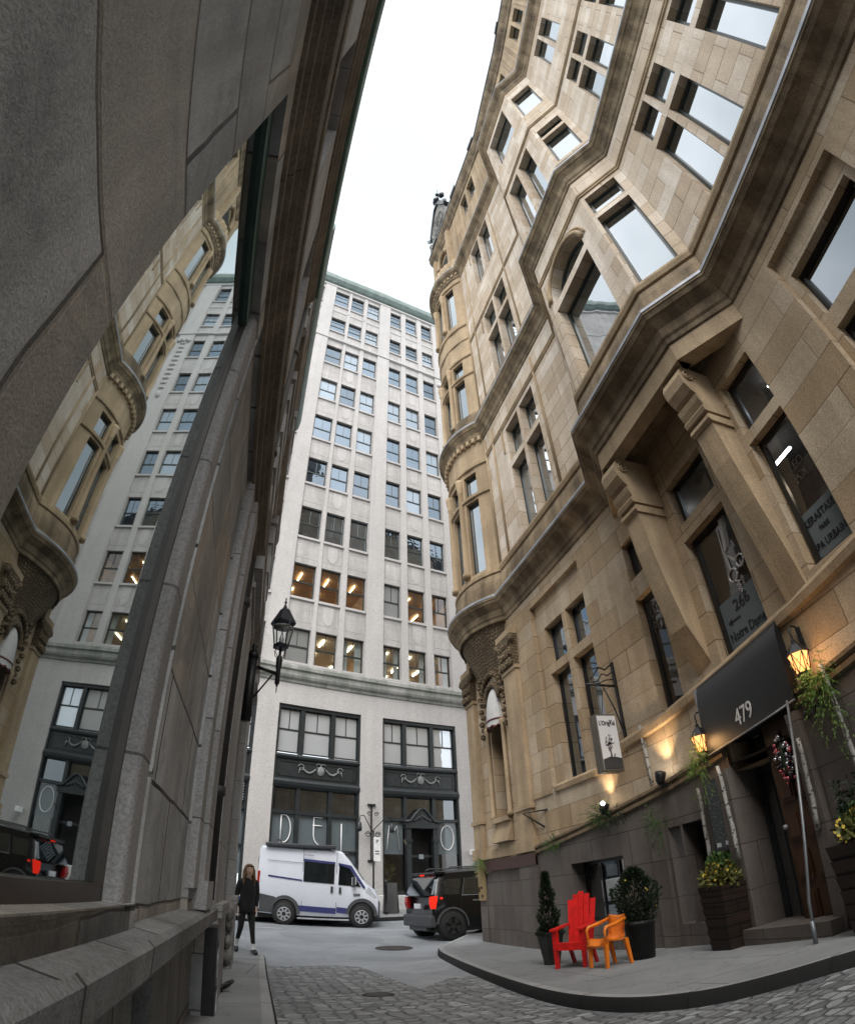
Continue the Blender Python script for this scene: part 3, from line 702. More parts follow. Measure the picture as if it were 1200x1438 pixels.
for fr, u0, u1 in ((A, 2.52, 9.85), (G, 0, 1.25), (G, 2.4, G.L), (D, 0, 7.5)):
    z0_ = 2.03 if fr is A else (2.5 if fr is G else 2.7)
    u0 = 4.95 if fr is A else u0
    a, b = fr.P(u0, PW, 0), fr.P(u1, PW, 0); pl.quad((a[0], a[1], z0_), (b[0], b[1], z0_), (b[0], b[1], zpl(b[1])), (a[0], a[1], zpl(a[1])))
pl.build('granite_plinth', PLINTH, SB)
lg = MB()
for fr, u0, u1 in ((A, 2.5, 9.85), (G, 0, 1.2), (G, 2.45, G.L), (D, 0, 7.5)):
    a, b = fr.P(u0, 0, 0), fr.P(u1, 0, 0)
    lg.sweep([(a[0], a[1], zpl(a[1])), (b[0], b[1], zpl(b[1]))], [(.04, -.09), (.10, -.07), (.10, -.02), (.07, .0), (.12, .03), (.12, .07), (.0, .12)])
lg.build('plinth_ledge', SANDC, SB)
ow = MB(); ow.fbox(A, 3.1, 5.7, .08, .13, 2.0 - .18, 2.06); ow.build('brown_band', plain('oxblood_band', (.06, .028, .022), .6), SB)
for fr, a, b, c, d in ((A, 6.88, 8.42, .72, 1.74), (G, .0, .5, .68, 1.98)):
    window(SB, fr, a, b, c, d, -.25, GL_DARK, BLACKF, .05, vs=[(a + (b - a) * k / 3, .04) for k in (1, 2)], name='basement_window')
# ---- doorway
dr = MB(); WOOD = ashlar('door_wood', (.085, .038, .018), (.11, .05, .023), (.04, .018, .01), 9, 9, 0, .5, 60, .2, (.03, .015, .008), .5)
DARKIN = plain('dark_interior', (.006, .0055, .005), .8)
wz = [G.P(1.25, 0, 0), G.P(2.4, 0, 0)]
dr.fbox(G, 1.80, 2.4, -.12, -.06, .45, 2.76)
for k in range(5):
    for j in range(2):
        u = 1.86 + j * .26; z = .62 + k * .42
        dr.fbox(G, u, u + .21, -.06, -.035, z, z + .32); dr.fbox(G, u + .03, u + .18, -.035, -.02, z + .04, z + .28)
door = dr.build('door', WOOD, SB)
dh = MB(); dh.ball(Vector(G.P(1.84, -.02, 1.62)), .03); dh.build('handle', FLASH, door)
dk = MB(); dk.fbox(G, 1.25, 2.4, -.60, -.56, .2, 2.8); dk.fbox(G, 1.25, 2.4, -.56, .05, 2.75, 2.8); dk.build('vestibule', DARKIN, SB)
df = MB()
for u in (1.27, 1.52, 1.74): df.fbox(G, u, u + .055, -.34, -.28, .45, 2.75)
df.fbox(G, 1.27, 1.83, -.34, -.28, .47, .60); df.fbox(G, 1.27, 1.83, -.335, -.285, 2.3, 2.36); df.build('door_frame', SHOPM, SB)
gl = MB(); gl.quad(G.P(1.3, -.31, .6), G.P(1.82, -.31, .6), G.P(1.82, -.31, 2.74), G.P(1.3, -.31, 2.74)); gl.build('door_glass', GL_DARK, SB)
st = MB(); st.hexa([G.P(1.2, -.55, .2), G.P(2.5, -.55, .2), G.P(2.5, .30, .2), G.P(1.2, .30, .2), G.P(1.2, -.55, .62), G.P(2.5, -.55, .66), G.P(2.5, .30, .66), G.P(1.2, .30, .62)]); st.build('doorstep', PLINTH, SB)
jm = MB(); jm.fbox(G, 1.05, 1.27, .06, .16, .2, 2.45); jm.fbox(G, 2.40, 2.56, .06, .14, .3, 2.7); jm.fbox(G, 1.02, 1.30, .06, .18, .2, .62); jm.build('door_jamb', PLINTH, SB)
tx = MB(); addtext(tx, '479', .2, G.M(2.76, .075, 2.62), depth=.006); tx.build('house_number', INK, SB)
# ---- scrolled piers carrying the bay
def pier(ub, w_):
    mb = MB(); y1 = B.P(ub, 0, 0); 
    fx = lambda a, b, t: (y1[0] + a + (t * .0), y1[1] - t, b)
    # a: metres behind the face of the bay, b: height
    bz = 3.62 + (.0 if ub < 1 else .12)
    dpt = .78 if ub < 1 else .56
    shaft = [(.17, 6.22), (.22, 5.5), (.31, 4.9), (.44, 4.3), (dpt, bz), (1.0, bz), (1.0, 6.22)]
    mb.prism(shaft, fx, .03, w_ - .03)
    mb.prism([(.12, 6.22), (.10, 6.28), (.14, 6.33), (.10, 6.42), (.08, 6.5), (1.0, 6.5), (1.0, 6.22)], fx, -.01, w_ + .01)
    mb.prism([(.17, 6.06), (.13, 6.10), (.13, 6.14), (.16, 6.18), (1.0, 6.18), (1.0, 6.06)], fx, .0, w_)
    sc_ = [(1.0, 6.5), (.16, 6.5), (.06, 6.58), (-.01, 6.70), (-.03, 6.85), (.02, 6.98), (.08, 7.05), (1.0, 7.05)]
    mb.prism(sc_, fx, .0, w_)
    o = mb.build('scrolled_pier', SANDP, SB)
    vb = MB()
    for t in (-.012, w_ + .012):
        pts = []
        for k in range(26):
            a = k * .5; rr = .105 * (1 - k / 29); pts.append(fx(.13 + rr * math.cos(a), 6.86 + rr * math.sin(a), t))
        vb.tube(pts, .014, 6)
    build_each(vb, 'volute', SANDP, o)
pier(-.06, .37); pier(1.77, .37)
ly = MB()
for fr, a, b in ((LC, 0, LC.L), (B, 0, B.L), (C, 0, C.L)):
    ly.quad(fr.P(a, 0, 7.05), fr.P(b, 0, 7.05), fr.P(b, 0, CAP + .1), fr.P(a, 0, CAP + .1))
    ly.quad(fr.P(a, 0, 7.05), fr.P(b, 0, 7.05), fr.P(b - .0, -.24, 7.05), fr.P(a + .0, -.24, 7.05))
    ly.quad(fr.P(a, -.24, 7.05), fr.P(b, -.24, 7.05), fr.P(b, -.24, 7.35), fr.P(a, -.24, 7.35))
ly.build('bay_lintel', SANDP, SB)
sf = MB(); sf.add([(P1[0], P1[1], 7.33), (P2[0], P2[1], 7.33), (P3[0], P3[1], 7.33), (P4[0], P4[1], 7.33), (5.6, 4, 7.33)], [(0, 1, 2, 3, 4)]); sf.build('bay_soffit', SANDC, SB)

# ---- upper storeys
um = MB()
Alights = [(6.68, 7.44, 8.95, 11.05), (7.58, 8.34, 8.95, 11.05), (6.68, 7.44, 11.25, 12.42), (7.58, 8.34, 11.25, 12.42),
           (6.68, 7.44, 14.4, 16.75), (7.58, 8.34, 14.4, 16.75), (6.68, 7.44, 16.95, 18.15), (7.58, 8.34, 16.95, 18.15),
           (6.62, 7.38, 20.2, 23.15), (7.54, 8.32, 20.2, 23.15)]
wall(um, A, 5.35, 9.85, CAP, 24.4, Alights, .28)
wall(um, A, 2.5, 2.66, CAP, 24.4, [], .2)
Ll = [(.42, .95, 8.95, 11.1), (.42, .95, 11.3, 12.4), (.42, .95, 14.4, 18.0), (.42, .95, 20.1, 22.9)]
wall(um, LC, 0, LC.L, CAP, 24.4, Ll, .25)
Bl = [(.26, 1.74, 8.95, 11.2), (.24, .9, 14.4, 18.0), (1.06, 1.72, 14.4, 18.0), (.25, 1.72, 20.15, 22.95)]
wall(um, B, 0, B.L, CAP, 24.4, Bl + [(.26, 1.74, 11.42, 12.36, True, .3)], .3)
Cl = [(.08, .82, 8.92, 11.45), (.08, .82, 11.65, 12.42), (.09, .84, 14.92, 16.8), (.09, .84, 17.0, 17.65), (.08, .85, 19.65, 22.25)]
wall(um, C, 0, C.L, CAP, 24.4, Cl, .22)
Dl2 = []
for u0 in (.86, 3.0, 5.1):
    um_ = u0 + .66
    Dl2 += [(u0, um_ - .06, 8.98, 11.2), (um_ + .06, u0 + 1.34, 8.98, 11.2), (u0, um_ - .06, 11.42, 12.42), (um_ + .06, u0 + 1.34, 11.42, 12.42),
            (u0, um_ - .06, 14.35, 16.7), (um_ + .06, u0 + 1.34, 14.35, 16.7), (u0, um_ - .06, 16.95, 18.0), (um_ + .06, u0 + 1.34, 16.95, 18.0),
            (u0, um_ - .06, 20.0, 22.7), (um_ + .06, u0 + 1.34, 20.0, 22.7)]
wall(um, D, 0, 7.6, CAP, 24.4, Dl2, .24)
um.build('upper_wall', SANDU, SB)
for fr, L_ in ((A, Alights), (LC, Ll), (B, Bl), (C, Cl), (D, Dl2)):
    dpt = {A: .25, LC: .22, B: .27, C: .19, D: .21}[fr]
    for (a, b, c, d) in L_: window(SB, fr, a, b, c, d, -dpt, random.choice((GL_UP, GL_UP, GL_UP2, GL_UP3)), FRAME, .06)
window(SB, B, .26, 1.74, 11.42, 12.36, -.27, GL_UP, FRAME, .06, arch=True)
# hood moulds, string courses, cornices
hm = MB()
cu, sp, r0 = 1.0, 11.62, .80
hm.tube([B.P(cu + r0 * math.cos(t), .02, sp + r0 * math.sin(t)) for t in [PI * k / 16 for k in range(17)]], .05, 8)
hm.tube([B.P(cu + (r0 + .1) * math.cos(t), .01, sp + (r0 + .1) * math.sin(t)) for t in [PI * k / 16 for k in range(17)]], .03, 8)
wl_ = [A.P(5.4, 0, 0)[:2], P1, P2, P3, P4, D.P(7.6, 0, 0)[:2]]
for z in (12.62, 18.35, 23.35):
    hm.sweep(wl_, [(0, z - .06), (.035, z - .05), (.03, z), (.055, z + .02), (.055, z + .06), (0, z + .09)])
    for u0, u1 in ((6.5, 8.5),):
        hm.fbox(A, u0 - .06, u0, .0, .03, z - .9, z)
for z in (8.78,):
    hm.sweep(wl_, [(0, z - .1), (.06, z - .08), (.09, z), (.09, z + .05), (0, z + .12)])
for u in (5.38, 5.9, 8.62): hm.tube([A.P(u, .02, 8.9), A.P(u, .02, 13.2)], .035, 6); hm.tube([A.P(u, .02, 14.5), A.P(u, .02, 23.2)], .03, 6)
hm.build('string_courses', SANDP, SB)

# round bow near the corner
bow = []
cyb, hw, sg = 12.05, 1.36, .56
Rb = (hw * hw + sg * sg) / (2 * sg); th = math.asin(hw / Rb); cxb = 5.45 - sg + Rb
widths = [.13, .22, .09, .22, .09, .22, .13]
acc = 0; cuts = [-th]
for q in widths: acc += q; cuts.append(-th + 2 * th * acc / sum(widths))
bp_ = lambda a, extra=0: (cxb - (Rb + extra) * math.cos(a), cyb - (Rb + extra) * math.sin(a))
bw = MB(); ranges = [(8.95, 11.3), (11.55, 12.3), (14.5, 16.6), (16.85, 17.6), (20.1, 22.9)]
bfr = []
for k in range(7):
    fr = Fr(bp_(cuts[k]), bp_(cuts[k + 1])); bfr.append(fr)
    ops = [(.06, fr.L - .06, a, b) for a, b in ranges] if k in (1, 3, 5) else []
    wall(bw, fr, 0, fr.L, CAP + .2, 24.4, ops, .2)
bw.build('bow_wall', SANDP, SB)
for k in (1, 3, 5):
    for a, b in ranges: window(SB, bfr[k], .06, bfr[k].L - .06, a, b, -.16, GL_UP, FRAME, .05)
bc = MB()
for k in (2, 4):
    fr = bfr[k]; u = fr.L / 2
    for z0, z1 in ((8.95, 12.3), (14.5, 17.6), (20.1, 22.9)):
        bc.lathe([(.12, z0), (.12, z0 + .12), (.08, z0 + .18), (.075, z1 - .5), (.1, z1 - .45), (.08, z1 - .4), (.13, z1 - .1), (.13, z1)], Matrix.Translation(fr.P(u, .03, 0)), 10)
build_each(bc, 'bow_column', SANDP, SB)
arc = [bp_(-th + 2 * th * k / 16) for k in range(17)]
be = MB()
for z in (8.75, 11.42, 12.5, 16.72, 17.75, 19.7, 23.1):
    be.sweep(arc, [(0, z - .05), (.05, z - .03), (.06, z + .05), (0, z + .08)])
be.sweep(arc, [(0, 18.75), (.03, 18.77), (.03, 19.3), (0, 19.32)])
build_each(be, 'bow_band', SANDP, SB)
dn = MB()
for z in (13.42, 23.75):
    for k in range(15):
        a = -th + 2 * th * (k + .5) / 15; p = bp_(a, .05); fr = Fr(bp_(a - .01), bp_(a + .01)); dn.box(-.05, .05, -.12, .05, z - .07, z + .09, fr.M(.01, .0, 0))
build_each(dn, 'dentil', SANDP, SB)
full = [A.P(2.5, 0, 0)[:2]] + arc + wl_[1:]
cn = MB()
def cornice(z, o, path):   # z = lower outer edge
    return [(0, z - .50), (.03, z - .48), (.04, z - .40), (.07, z - .36), (.10, z - .22), (o - .08, z - .10), (o - .05, z - .08), (o - .02, z - .02), (o, z), (o, z + .08), (o - .05, z + .13), (.09, z + .26), (.07, z + .62), (.03, z + .8), (0, z + .84)]
for z, o in ((7.86, .30), (13.9, .27)): cn.sweep(full, cornice(z, o, full))
c3 = [(x + (.0 if i < 1 else 0), y) for i, (x, y) in enumerate(full)]
cn.sweep(c3, [(0, 23.5), (.05, 23.55), (.08, 23.8), (.22, 23.95), (.26, 24.05), (.26, 24.2), (.2, 24.3), (-.1, 24.42), (-1.4, 24.46)])
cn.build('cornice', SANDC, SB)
fl = MB()
for z, o in ((7.86, .30), (13.9, .27), (24.1, .26)): fl.sweep(full, [(o - .02, z + .10), (o + .012, z + .10), (o + .012, z + .045), (o + .002, z + .04)], caps=False)
build_each(fl, 'flashing', FLASH, SB)
# corbel below the bow
cb = MB()
for k in range(6):
    pass
lv = [(0, 7.5), (-.12, 7.25), (-.22, 7.05), (-.33, 6.85), (-.46, 6.6), (-.56, 6.35)]
rows = []
for e, z in lv:
    rr = []
    for k in range(17):
        a = -th + 2 * th * k / 16; sc2 = 1 + e * .9
        x, y = bp_(a); x = 5.45 + (x - 5.45) * max(.02, 1 + e * 1.7); y = cyb + (y - cyb) * sc2
        rr.append((x, y, z))
    rows.append(rr)
vs = [p for rr in rows for p in rr]
cb.add(vs, [(i * 17 + k, i * 17 + k + 1, (i + 1) * 17 + k + 1, (i + 1) * 17 + k) for i in range(5) for k in range(16)], True)
cb.build('carved_corbel', CARVE, SB)
# attic and roof line
at = MB()
GA = Fr(P1, P4)
Aa = [(6.62, 7.3, 26.75, 28.85), (7.52, 8.25, 26.75, 28.85)]; Da = [(.9, 1.45, 26.2, 28.4), (1.62, 2.2, 26.2, 28.4), (3.0, 3.55, 26.2, 28.4), (3.75, 4.3, 26.2, 28.4)]
Ga = [(.5, 1.1, 26.4, 28.5), (2.9, 3.5, 26.4, 28.5)]
wall(at, A, 2.52, 9.85, 24.3, 30, Aa, .25); wall(at, GA, 0, GA.L, 24.3, 30, Ga, .25); wall(at, D, 0, 7.6, 24.3, 30, Da, .25)
for fr, us in ((A, (5.6, 5.9, 6.2, 8.6, 8.9, 9.2)), (GA, (.1, 1.5, 1.8, 2.1, 2.4, 3.9)), (D, (.2, .5, 2.4, 2.7, 4.6, 4.9))):
    for u in us: at.fbox(fr, u, u + .12, 0, .05, 25.0, 28.9)
at.build('attic_wall', SANDP, SB)
for fr, L_ in ((A, Aa), (GA, Ga), (D, Da)):
    for (a, b, c, d) in L_: window(SB, fr, a, b, c, d, -.22, GL_UP, FRAME, .05, name='attic_window')
rc = MB(); rp = [A.P(2.5, 0, 0)[:2], P1, P4, D.P(7.6, 0, 0)[:2]]
rc.sweep(rp, [(0, 29.2), (.06, 29.25), (.08, 29.5), (.2, 29.7), (.27, 29.95), (.27, 30.2), (.2, 30.3), (-.4, 30.4)]); rc.build('roof_cornice', SANDC, SB)
gt = MB(); gt.sweep(rp, [(.22, 30.2), (.3, 30.22), (.3, 30.42), (.18, 30.45)])
for u in (3.2, 6.3, 9.0): gt.fbox(A, u, u + .7, .2, .34, 30.3, 30.62)
for u in (.8, 3.4): gt.fbox(D, u, u + .6, .2, .34, 30.3, 30.62)
gt.build('roof_gutter', SHOPM, SB)
rf = MB(); rf.add([(5.3, 13.7, 30.3), (5.3, 6.1, 30.3), (4.8, 2, 30.3), (D.P(7.6, -.1, 0)[0], D.P(7.6, -.1, 0)[1], 30.3), (25, -8, 30.3), (25, 11.3, 30.3)], [(0, 1, 2, 3, 4, 5)]); rf.build('roof', SHOPM, SB)
# balcony niche and clock gable over the bow
nb = MB()
nb.sweep(arc, [(.0, 24.4), (.05, 24.5), (.05, 25.3), (0, 25.4), (-.12, 25.4)])
for k in range(12):
    a = -th + 2 * th * (k + .5) / 12; p = bp_(a, .03); nb.lathe([(.05, 24.6), (.07, 24.8), (.04, 25.0), (.06, 25.25)], Matrix.Translation((p[0], p[1], 0)), 8)
for u in (3.0, 4.9): nb.fbox(A, u - .12, u + .12, 0, .22, 25.4, 29.1)
nb.tube([A.P(3.95 + .6 * math.cos(t), .1, 27.4 + .9 * math.sin(t)) for t in [PI * k / 12 for k in range(13)]], .12, 8); nb.build('balcony_niche', SANDP, SB)
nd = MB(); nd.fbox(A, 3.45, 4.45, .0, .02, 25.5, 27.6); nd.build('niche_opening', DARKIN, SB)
gb = MB()
gb.prism([(2.75, 30.3), (5.2, 30.3), (5.1, 32.6), (4.75, 33.4), (4.3, 34.6), (3.65, 34.6), (3.2, 33.4), (2.85, 32.6)], lambda a, b, t: A.P(a, t, b), -.5, .12)
for r0, t in ((.85, .09), (.6, .06), (.3, .06)): gb.tube([A.P(3.97 + r0 * math.cos(q), .14, 32.2 + r0 * 1.05 * math.sin(q)) for q in [k * PI / 12 for k in range(25)]], t, 6)
for k in range(12):
    q = k * PI / 6; gb.fbox(A, 3.97 + .45 * math.cos(q) - .05, 3.97 + .45 * math.cos(q) + .05, .1, .2, 32.2 + .47 * math.sin(q) - .05, 32.2 + .47 * math.sin(q) + .05)
for u in (2.9, 5.05): gb.lathe([(.16, 30.3), (.14, 31.2), (.2, 31.3), (.1, 31.5)], Matrix.Translation(A.P(u, .15, 0)), 10)
gab = gb.build('gable', plain('weathered_gable_stone', (.20, .19, .175), .8, 0, .45, 3, .3), SB)
gr = MB(); gr.prism([(2.6, 32.5), (3.1, 33.9), (3.7, 35.1), (4.25, 35.1), (4.85, 33.9), (5.35, 32.5), (5.2, 32.4), (4.2, 34.8), (3.75, 34.8), (2.75, 32.4)], lambda a, b, t: A.P(a, t, b), -1.2, .22); gr.build('gable_roof', SHOPM, gab)
gf = MB()
for u, z in ((2.62, 32.6), (5.32, 32.7)): gf.ball(Vector(A.P(u, .2, z)), .16)
build_each(gf, 'ball_finial', plain('pale_finial', (.6, .63, .68), .5), gab)
gs = MB(); 
for k in range(10): gs.ball(Vector(A.P(4.3 + .4 * math.sin(k * 1.9), .1 + .12 * math.cos(k * 2.3), 35.2 + .06 * k)), .2 - .01 * k, n=8)
gs.tube([A.P(4.35, .1, 35.6), A.P(4.35, .1, 37.0)], .025, 6); gs.build('roof_statue', IRON, gab)
# ------------------------------------------------------------------ pale limestone office tower across the street
TW = place('office_tower', (5, 24.5, .5), 'tall pale limestone office tower with rows of dark sash windows over black shopfronts', 'building')
T = Fr((1.0, 23.5), d=fd)
tm = MB()
rows = [(39.78, 41.88), (36.22, 37.96), (32.3, 34.32), (28.56, 30.55), (24.92, 26.95), (21.4, 23.3), (17.8, 19.75), (14.3, 16.2), (11.0, 12.70)]
cols = [(-6.6, -5.5), (-5.2, -4.1), (-3.75, -2.6), (-2.3, -1.15), (-.15, .99), (1.26, 2.3), (2.65, 3.66), (4.68, 5.6), (6.05, 7.03), (7.48, 8.41)]
ops = [(a, b, c, d) for a, b in cols for c, d in rows]
wall(tm, T, -16, 12.5, 10.4, 43.0, ops, .22)
# the two long sides of the tower
S1 = Fr(T.P(12.5, 0, 0)[:2], T.P(12.5, -30, 0)[:2]); wall(tm, S1, 0, 30, .3, 43.0)
S0 = Fr(T.P(-16, -30, 0)[:2], T.P(-16, 0, 0)[:2]); wall(tm, S0, 0, 30, .3, 43.0)
tm.build('tower_wall', LIME, TW)
pr = MB()
for a, b in ((-4.05, -3.8), (-1.1, -.2), (3.71, 4.63), (8.46, 9.75)): pr.fbox(T, a, b, 0, .10, 10.8, 42.6)
for a, b in ((-2.55, -2.35), (-5.45, -5.25), (1.03, 1.22), (2.34, 2.61), (5.64, 6.01), (7.07, 7.44)): pr.fbox(T, a, b, 0, .05, 10.8, 42.4)
build_each(pr, 'pier', LIMEP, TW)
sp = MB()
mid = [(-5.2, -4.1), (1.26, 2.3), (6.05, 7.03)]
for i, (c, d) in enumerate(rows):
    for a, b in cols:
        sp.fbox(T, a - .03, b + .03, -.02, .09, c - .14, c - .02)
        if i < 8:
            z1, z0 = c - .35, rows[i + 1][1] + .35
            if i >= 2:
                for zz in (z0, z1): sp.fbox(T, a + .05, b - .05, 0, .008, zz, zz + .03)
                sp.fbox(T, a + .05, a + .08, 0, .008, z0, z1 + .03); sp.fbox(T, b - .08, b - .05, 0, .008, z0, z1 + .03)
                if (a, b) in mid:
                    cu = (a + b) / 2
                    sp.prism([(cu - .26, z1 + .12), (cu + .26, z1 + .12), (cu + .26, z0 + .35), (cu + .13, z0 + .1), (cu, z0 + .04), (cu - .13, z0 + .1), (cu - .26, z0 + .35)], lambda p, q, t: T.P(p, t, q), 0, .014)
for z, o in ((35.1, .16), (38.9, .05), (42.4, .14)):
    sp.sweep([T.P(-16, 0, 0)[:2], T.P(12.5, 0, 0)[:2]], [(0, z - .12), (o, z - .05), (o, z + .12), (0, z + .18)])
# hanging carved pendant on the corner pier
for k in range(11): 
    for s_ in (-1, 1): sp.ball(Vector(T.P(9.15 + s_ * .1, .12, 33.9 - k * .5)), .14, 1, .6, .9, 8)
for k in range(5): sp.ball(Vector(T.P(9.15 + (k - 2) * .2, .14, 34.2 + .12 * (k % 2))), .2, 1, .6, 1, 8)
sp.ball(Vector(T.P(9.15, .12, 28.2)), .26, .8, .5, 1.2, 8)
sp.build('sills_and_panels', LIMEP, TW)
bl = MB()
bl.sweep([T.P(-16, 0, 0)[:2], T.P(12.5, 0, 0)[:2]], [(0, 10.0), (.06, 10.02), (.08, 10.12), (.18, 10.2), (.22, 10.3), (.22, 10.5), (.30, 10.56), (.30, 10.72), (.25, 10.78), (0, 10.86)])
bl.build('belt_cornice', ashlar('stained_limestone', (.40, .39, .37), (.45, .44, .42), (.3, .3, .3), 2.4, 9, .005, grime=(.17, .19, .16), gfac=.8, bump=.2), TW)
rc = MB(); rc.sweep([T.P(-16, 0, 0)[:2], T.P(12.5, 0, 0)[:2], T.P(12.5, -30, 0)[:2]], [(0, 42.7), (.2, 42.8), (.42, 43.1), (.45, 43.35), (.45, 43.62), (.2, 43.75), (-.8, 44.3), (-.8, 44.31)]); rc.build('copper_cornice', VERD, TW)
cm = MB()
for u in (-1.3, 3.7, 8.8): cm.fbox(T, u, u + 1.05, -1.6, -.7, 43.8, 45.6); cm.fbox(T, u - .08, u + 1.13, -1.68, -.62, 45.5, 45.75)
cm.build('chimney', LIMEP, TW)
# sash windows: one prototype per opening size, glass differs
random.seed(3)
CURT = mirrorglass('curtain_behind_glass', (.20, .21, .21), .16, (.9, .95, 1), .003, 1.0)
def sash(a, b, c, d, pane, many=False):
    h = c + (d - c) * .48
    o = window(TW, T, a + .01, b - .01, c, d, -.19, pane, FRAME, .055, hs=[(h, .085)], name='window')
    mb = MB()
    nb_ = 3 if many else 2
    for k in range(1, nb_): 
        u = a + (b - a) * k / nb_
        mb.fbox(T, u - .012, u + .012, -.17, -.145, h, d - .05)
    if many:
        zz = h + (d - h) * .5; mb.fbox(T, a + .05, b - .05, -.168, -.146, zz - .012, zz + .012)
    mb.build('glazing_bar', FRAME, o)
for i, (c, d) in enumerate(rows):
    for j, (a, b) in enumerate(cols):
        pane = random.choice((GL_DELMO, GL_DELMO, GL_DELMO, GL_DELMO2, GL_DELMO3))
        if i in (7,) and j in (4, 5, 6, 8, 9): pane = GL_CLEAR
        if i == 8 and j >= 4: pane = GL_CLEAR if j in (5, 6, 7, 8, 9) else CURT
        sash(a, b, c, d, pane, i < 2)
# lit rooms behind the lower office floors
OAK = ashlar('warm_ceiling_boards', (.46, .24, .09), (.58, .33, .14), (.26, .13, .05), 2.4, .16, .008, .6, 40, .15, (.3, .15, .05), .4)
OFFW = plain('office_wall', (.36, .24, .14), .8, 0, .2, 1.2); OFFP = plain('pale_office_wall', (.55, .53, .48), .8, 0, .1)
OTUBE = emit('office_tube', (1, .80, .52), 9.0)
for (z0, z1, deep, wallm, ceilm) in ((14.2, 16.25, 5, OFFW, OAK), (10.9, 12.8, 5, OFFW, OFFP)):
    iw = MB(); q = lambda u, w_, z: T.P(u, w_, z)
    iw.mat(ceilm); iw.quad(q(-.5, -.3, z1 - .02), q(8.8, -.3, z1 - .02), q(8.8, -deep, z1 - .02), q(-.5, -deep, z1 - .02))
    iw.mat(wallm); iw.quad(q(-.5, -deep, z0), q(8.8, -deep, z0), q(8.8, -deep, z1), q(-.5, -deep, z1)); iw.quad(q(-.5, -.3, z0 + .02), q(8.8, -.3, z0 + .02), q(8.8, -deep, z0 + .02), q(-.5, -deep, z0 + .02))
    for u in (-.45, 4.15, 8.75): iw.quad(q(u, -.25, z0), q(u, -deep, z0), q(u, -deep, z1), q(u, -.25, z1))
    iw.build('office_interior', None, TW)
    lt = MB()
    for u in (.5, 1.95, 3.4, 5.3, 6.6, 7.9):
        for w_ in (-1.3, -2.9, -4.3): lt.fbox(T, u - .022, u + .022, w_ - .4, w_ + .4, z1 - .1, z1 - .07)
    build_each(lt, 'office_light', OTUBE, TW)
CLOTH = plain('white_curtain', (.55, .56, .55), .8, 0, .1, 3)
cu_ = MB()
for a, b in ((2.68, 2.95), (3.3, 3.62), (4.72, 4.98), (5.35, 5.58), (7.5, 7.72), (8.1, 8.38), (6.75, 7.0)):
    n = 10
    cu_.add([T.P(a + (b - a) * k / n, -.32 - .03 * (k % 2), z) for k in range(n + 1) for z in (10.9, 12.7)], [(2 * k, 2 * k + 2, 2 * k + 3, 2 * k + 1) for k in range(n)])
build_each(cu_, 'curtain', CLOTH, TW)

# ---- street level: stone piers and black metal shopfronts
lw_ = MB()
bays = [(-5.6, -1.08), (-.13, 3.63), (4.68, 8.5)]
wall(lw_, T, -16, 12.5, -.2, 10.4, [(a, b, .85 if k else .85, 9.02) for k, (a, b) in enumerate(bays)], .34)
lw_.build('street_wall', LIMEP, TW)
bs = MB(); bs.sweep([T.P(-16, 0, 0)[:2], T.P(12.5, 0, 0)[:2]], [(0, 1.25), (.05, 1.22), (.07, .9), (.07, -.2)])
bs.build('base_course', plain('base_limestone', (.42, .41, .40), .8, 0, .2, 2), TW)
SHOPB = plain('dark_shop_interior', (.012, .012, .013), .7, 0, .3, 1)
FROSTP = plain('frosted_panel', (.205, .235, .26), .5, 0, .1, 1.5); WHITEL = plain('white_lettering', (.8, .8, .8), .5, 0, .03)
SWAG = plain('dusty_metal_ornament', (.16, .17, .165), .6, .1, .3, 8)
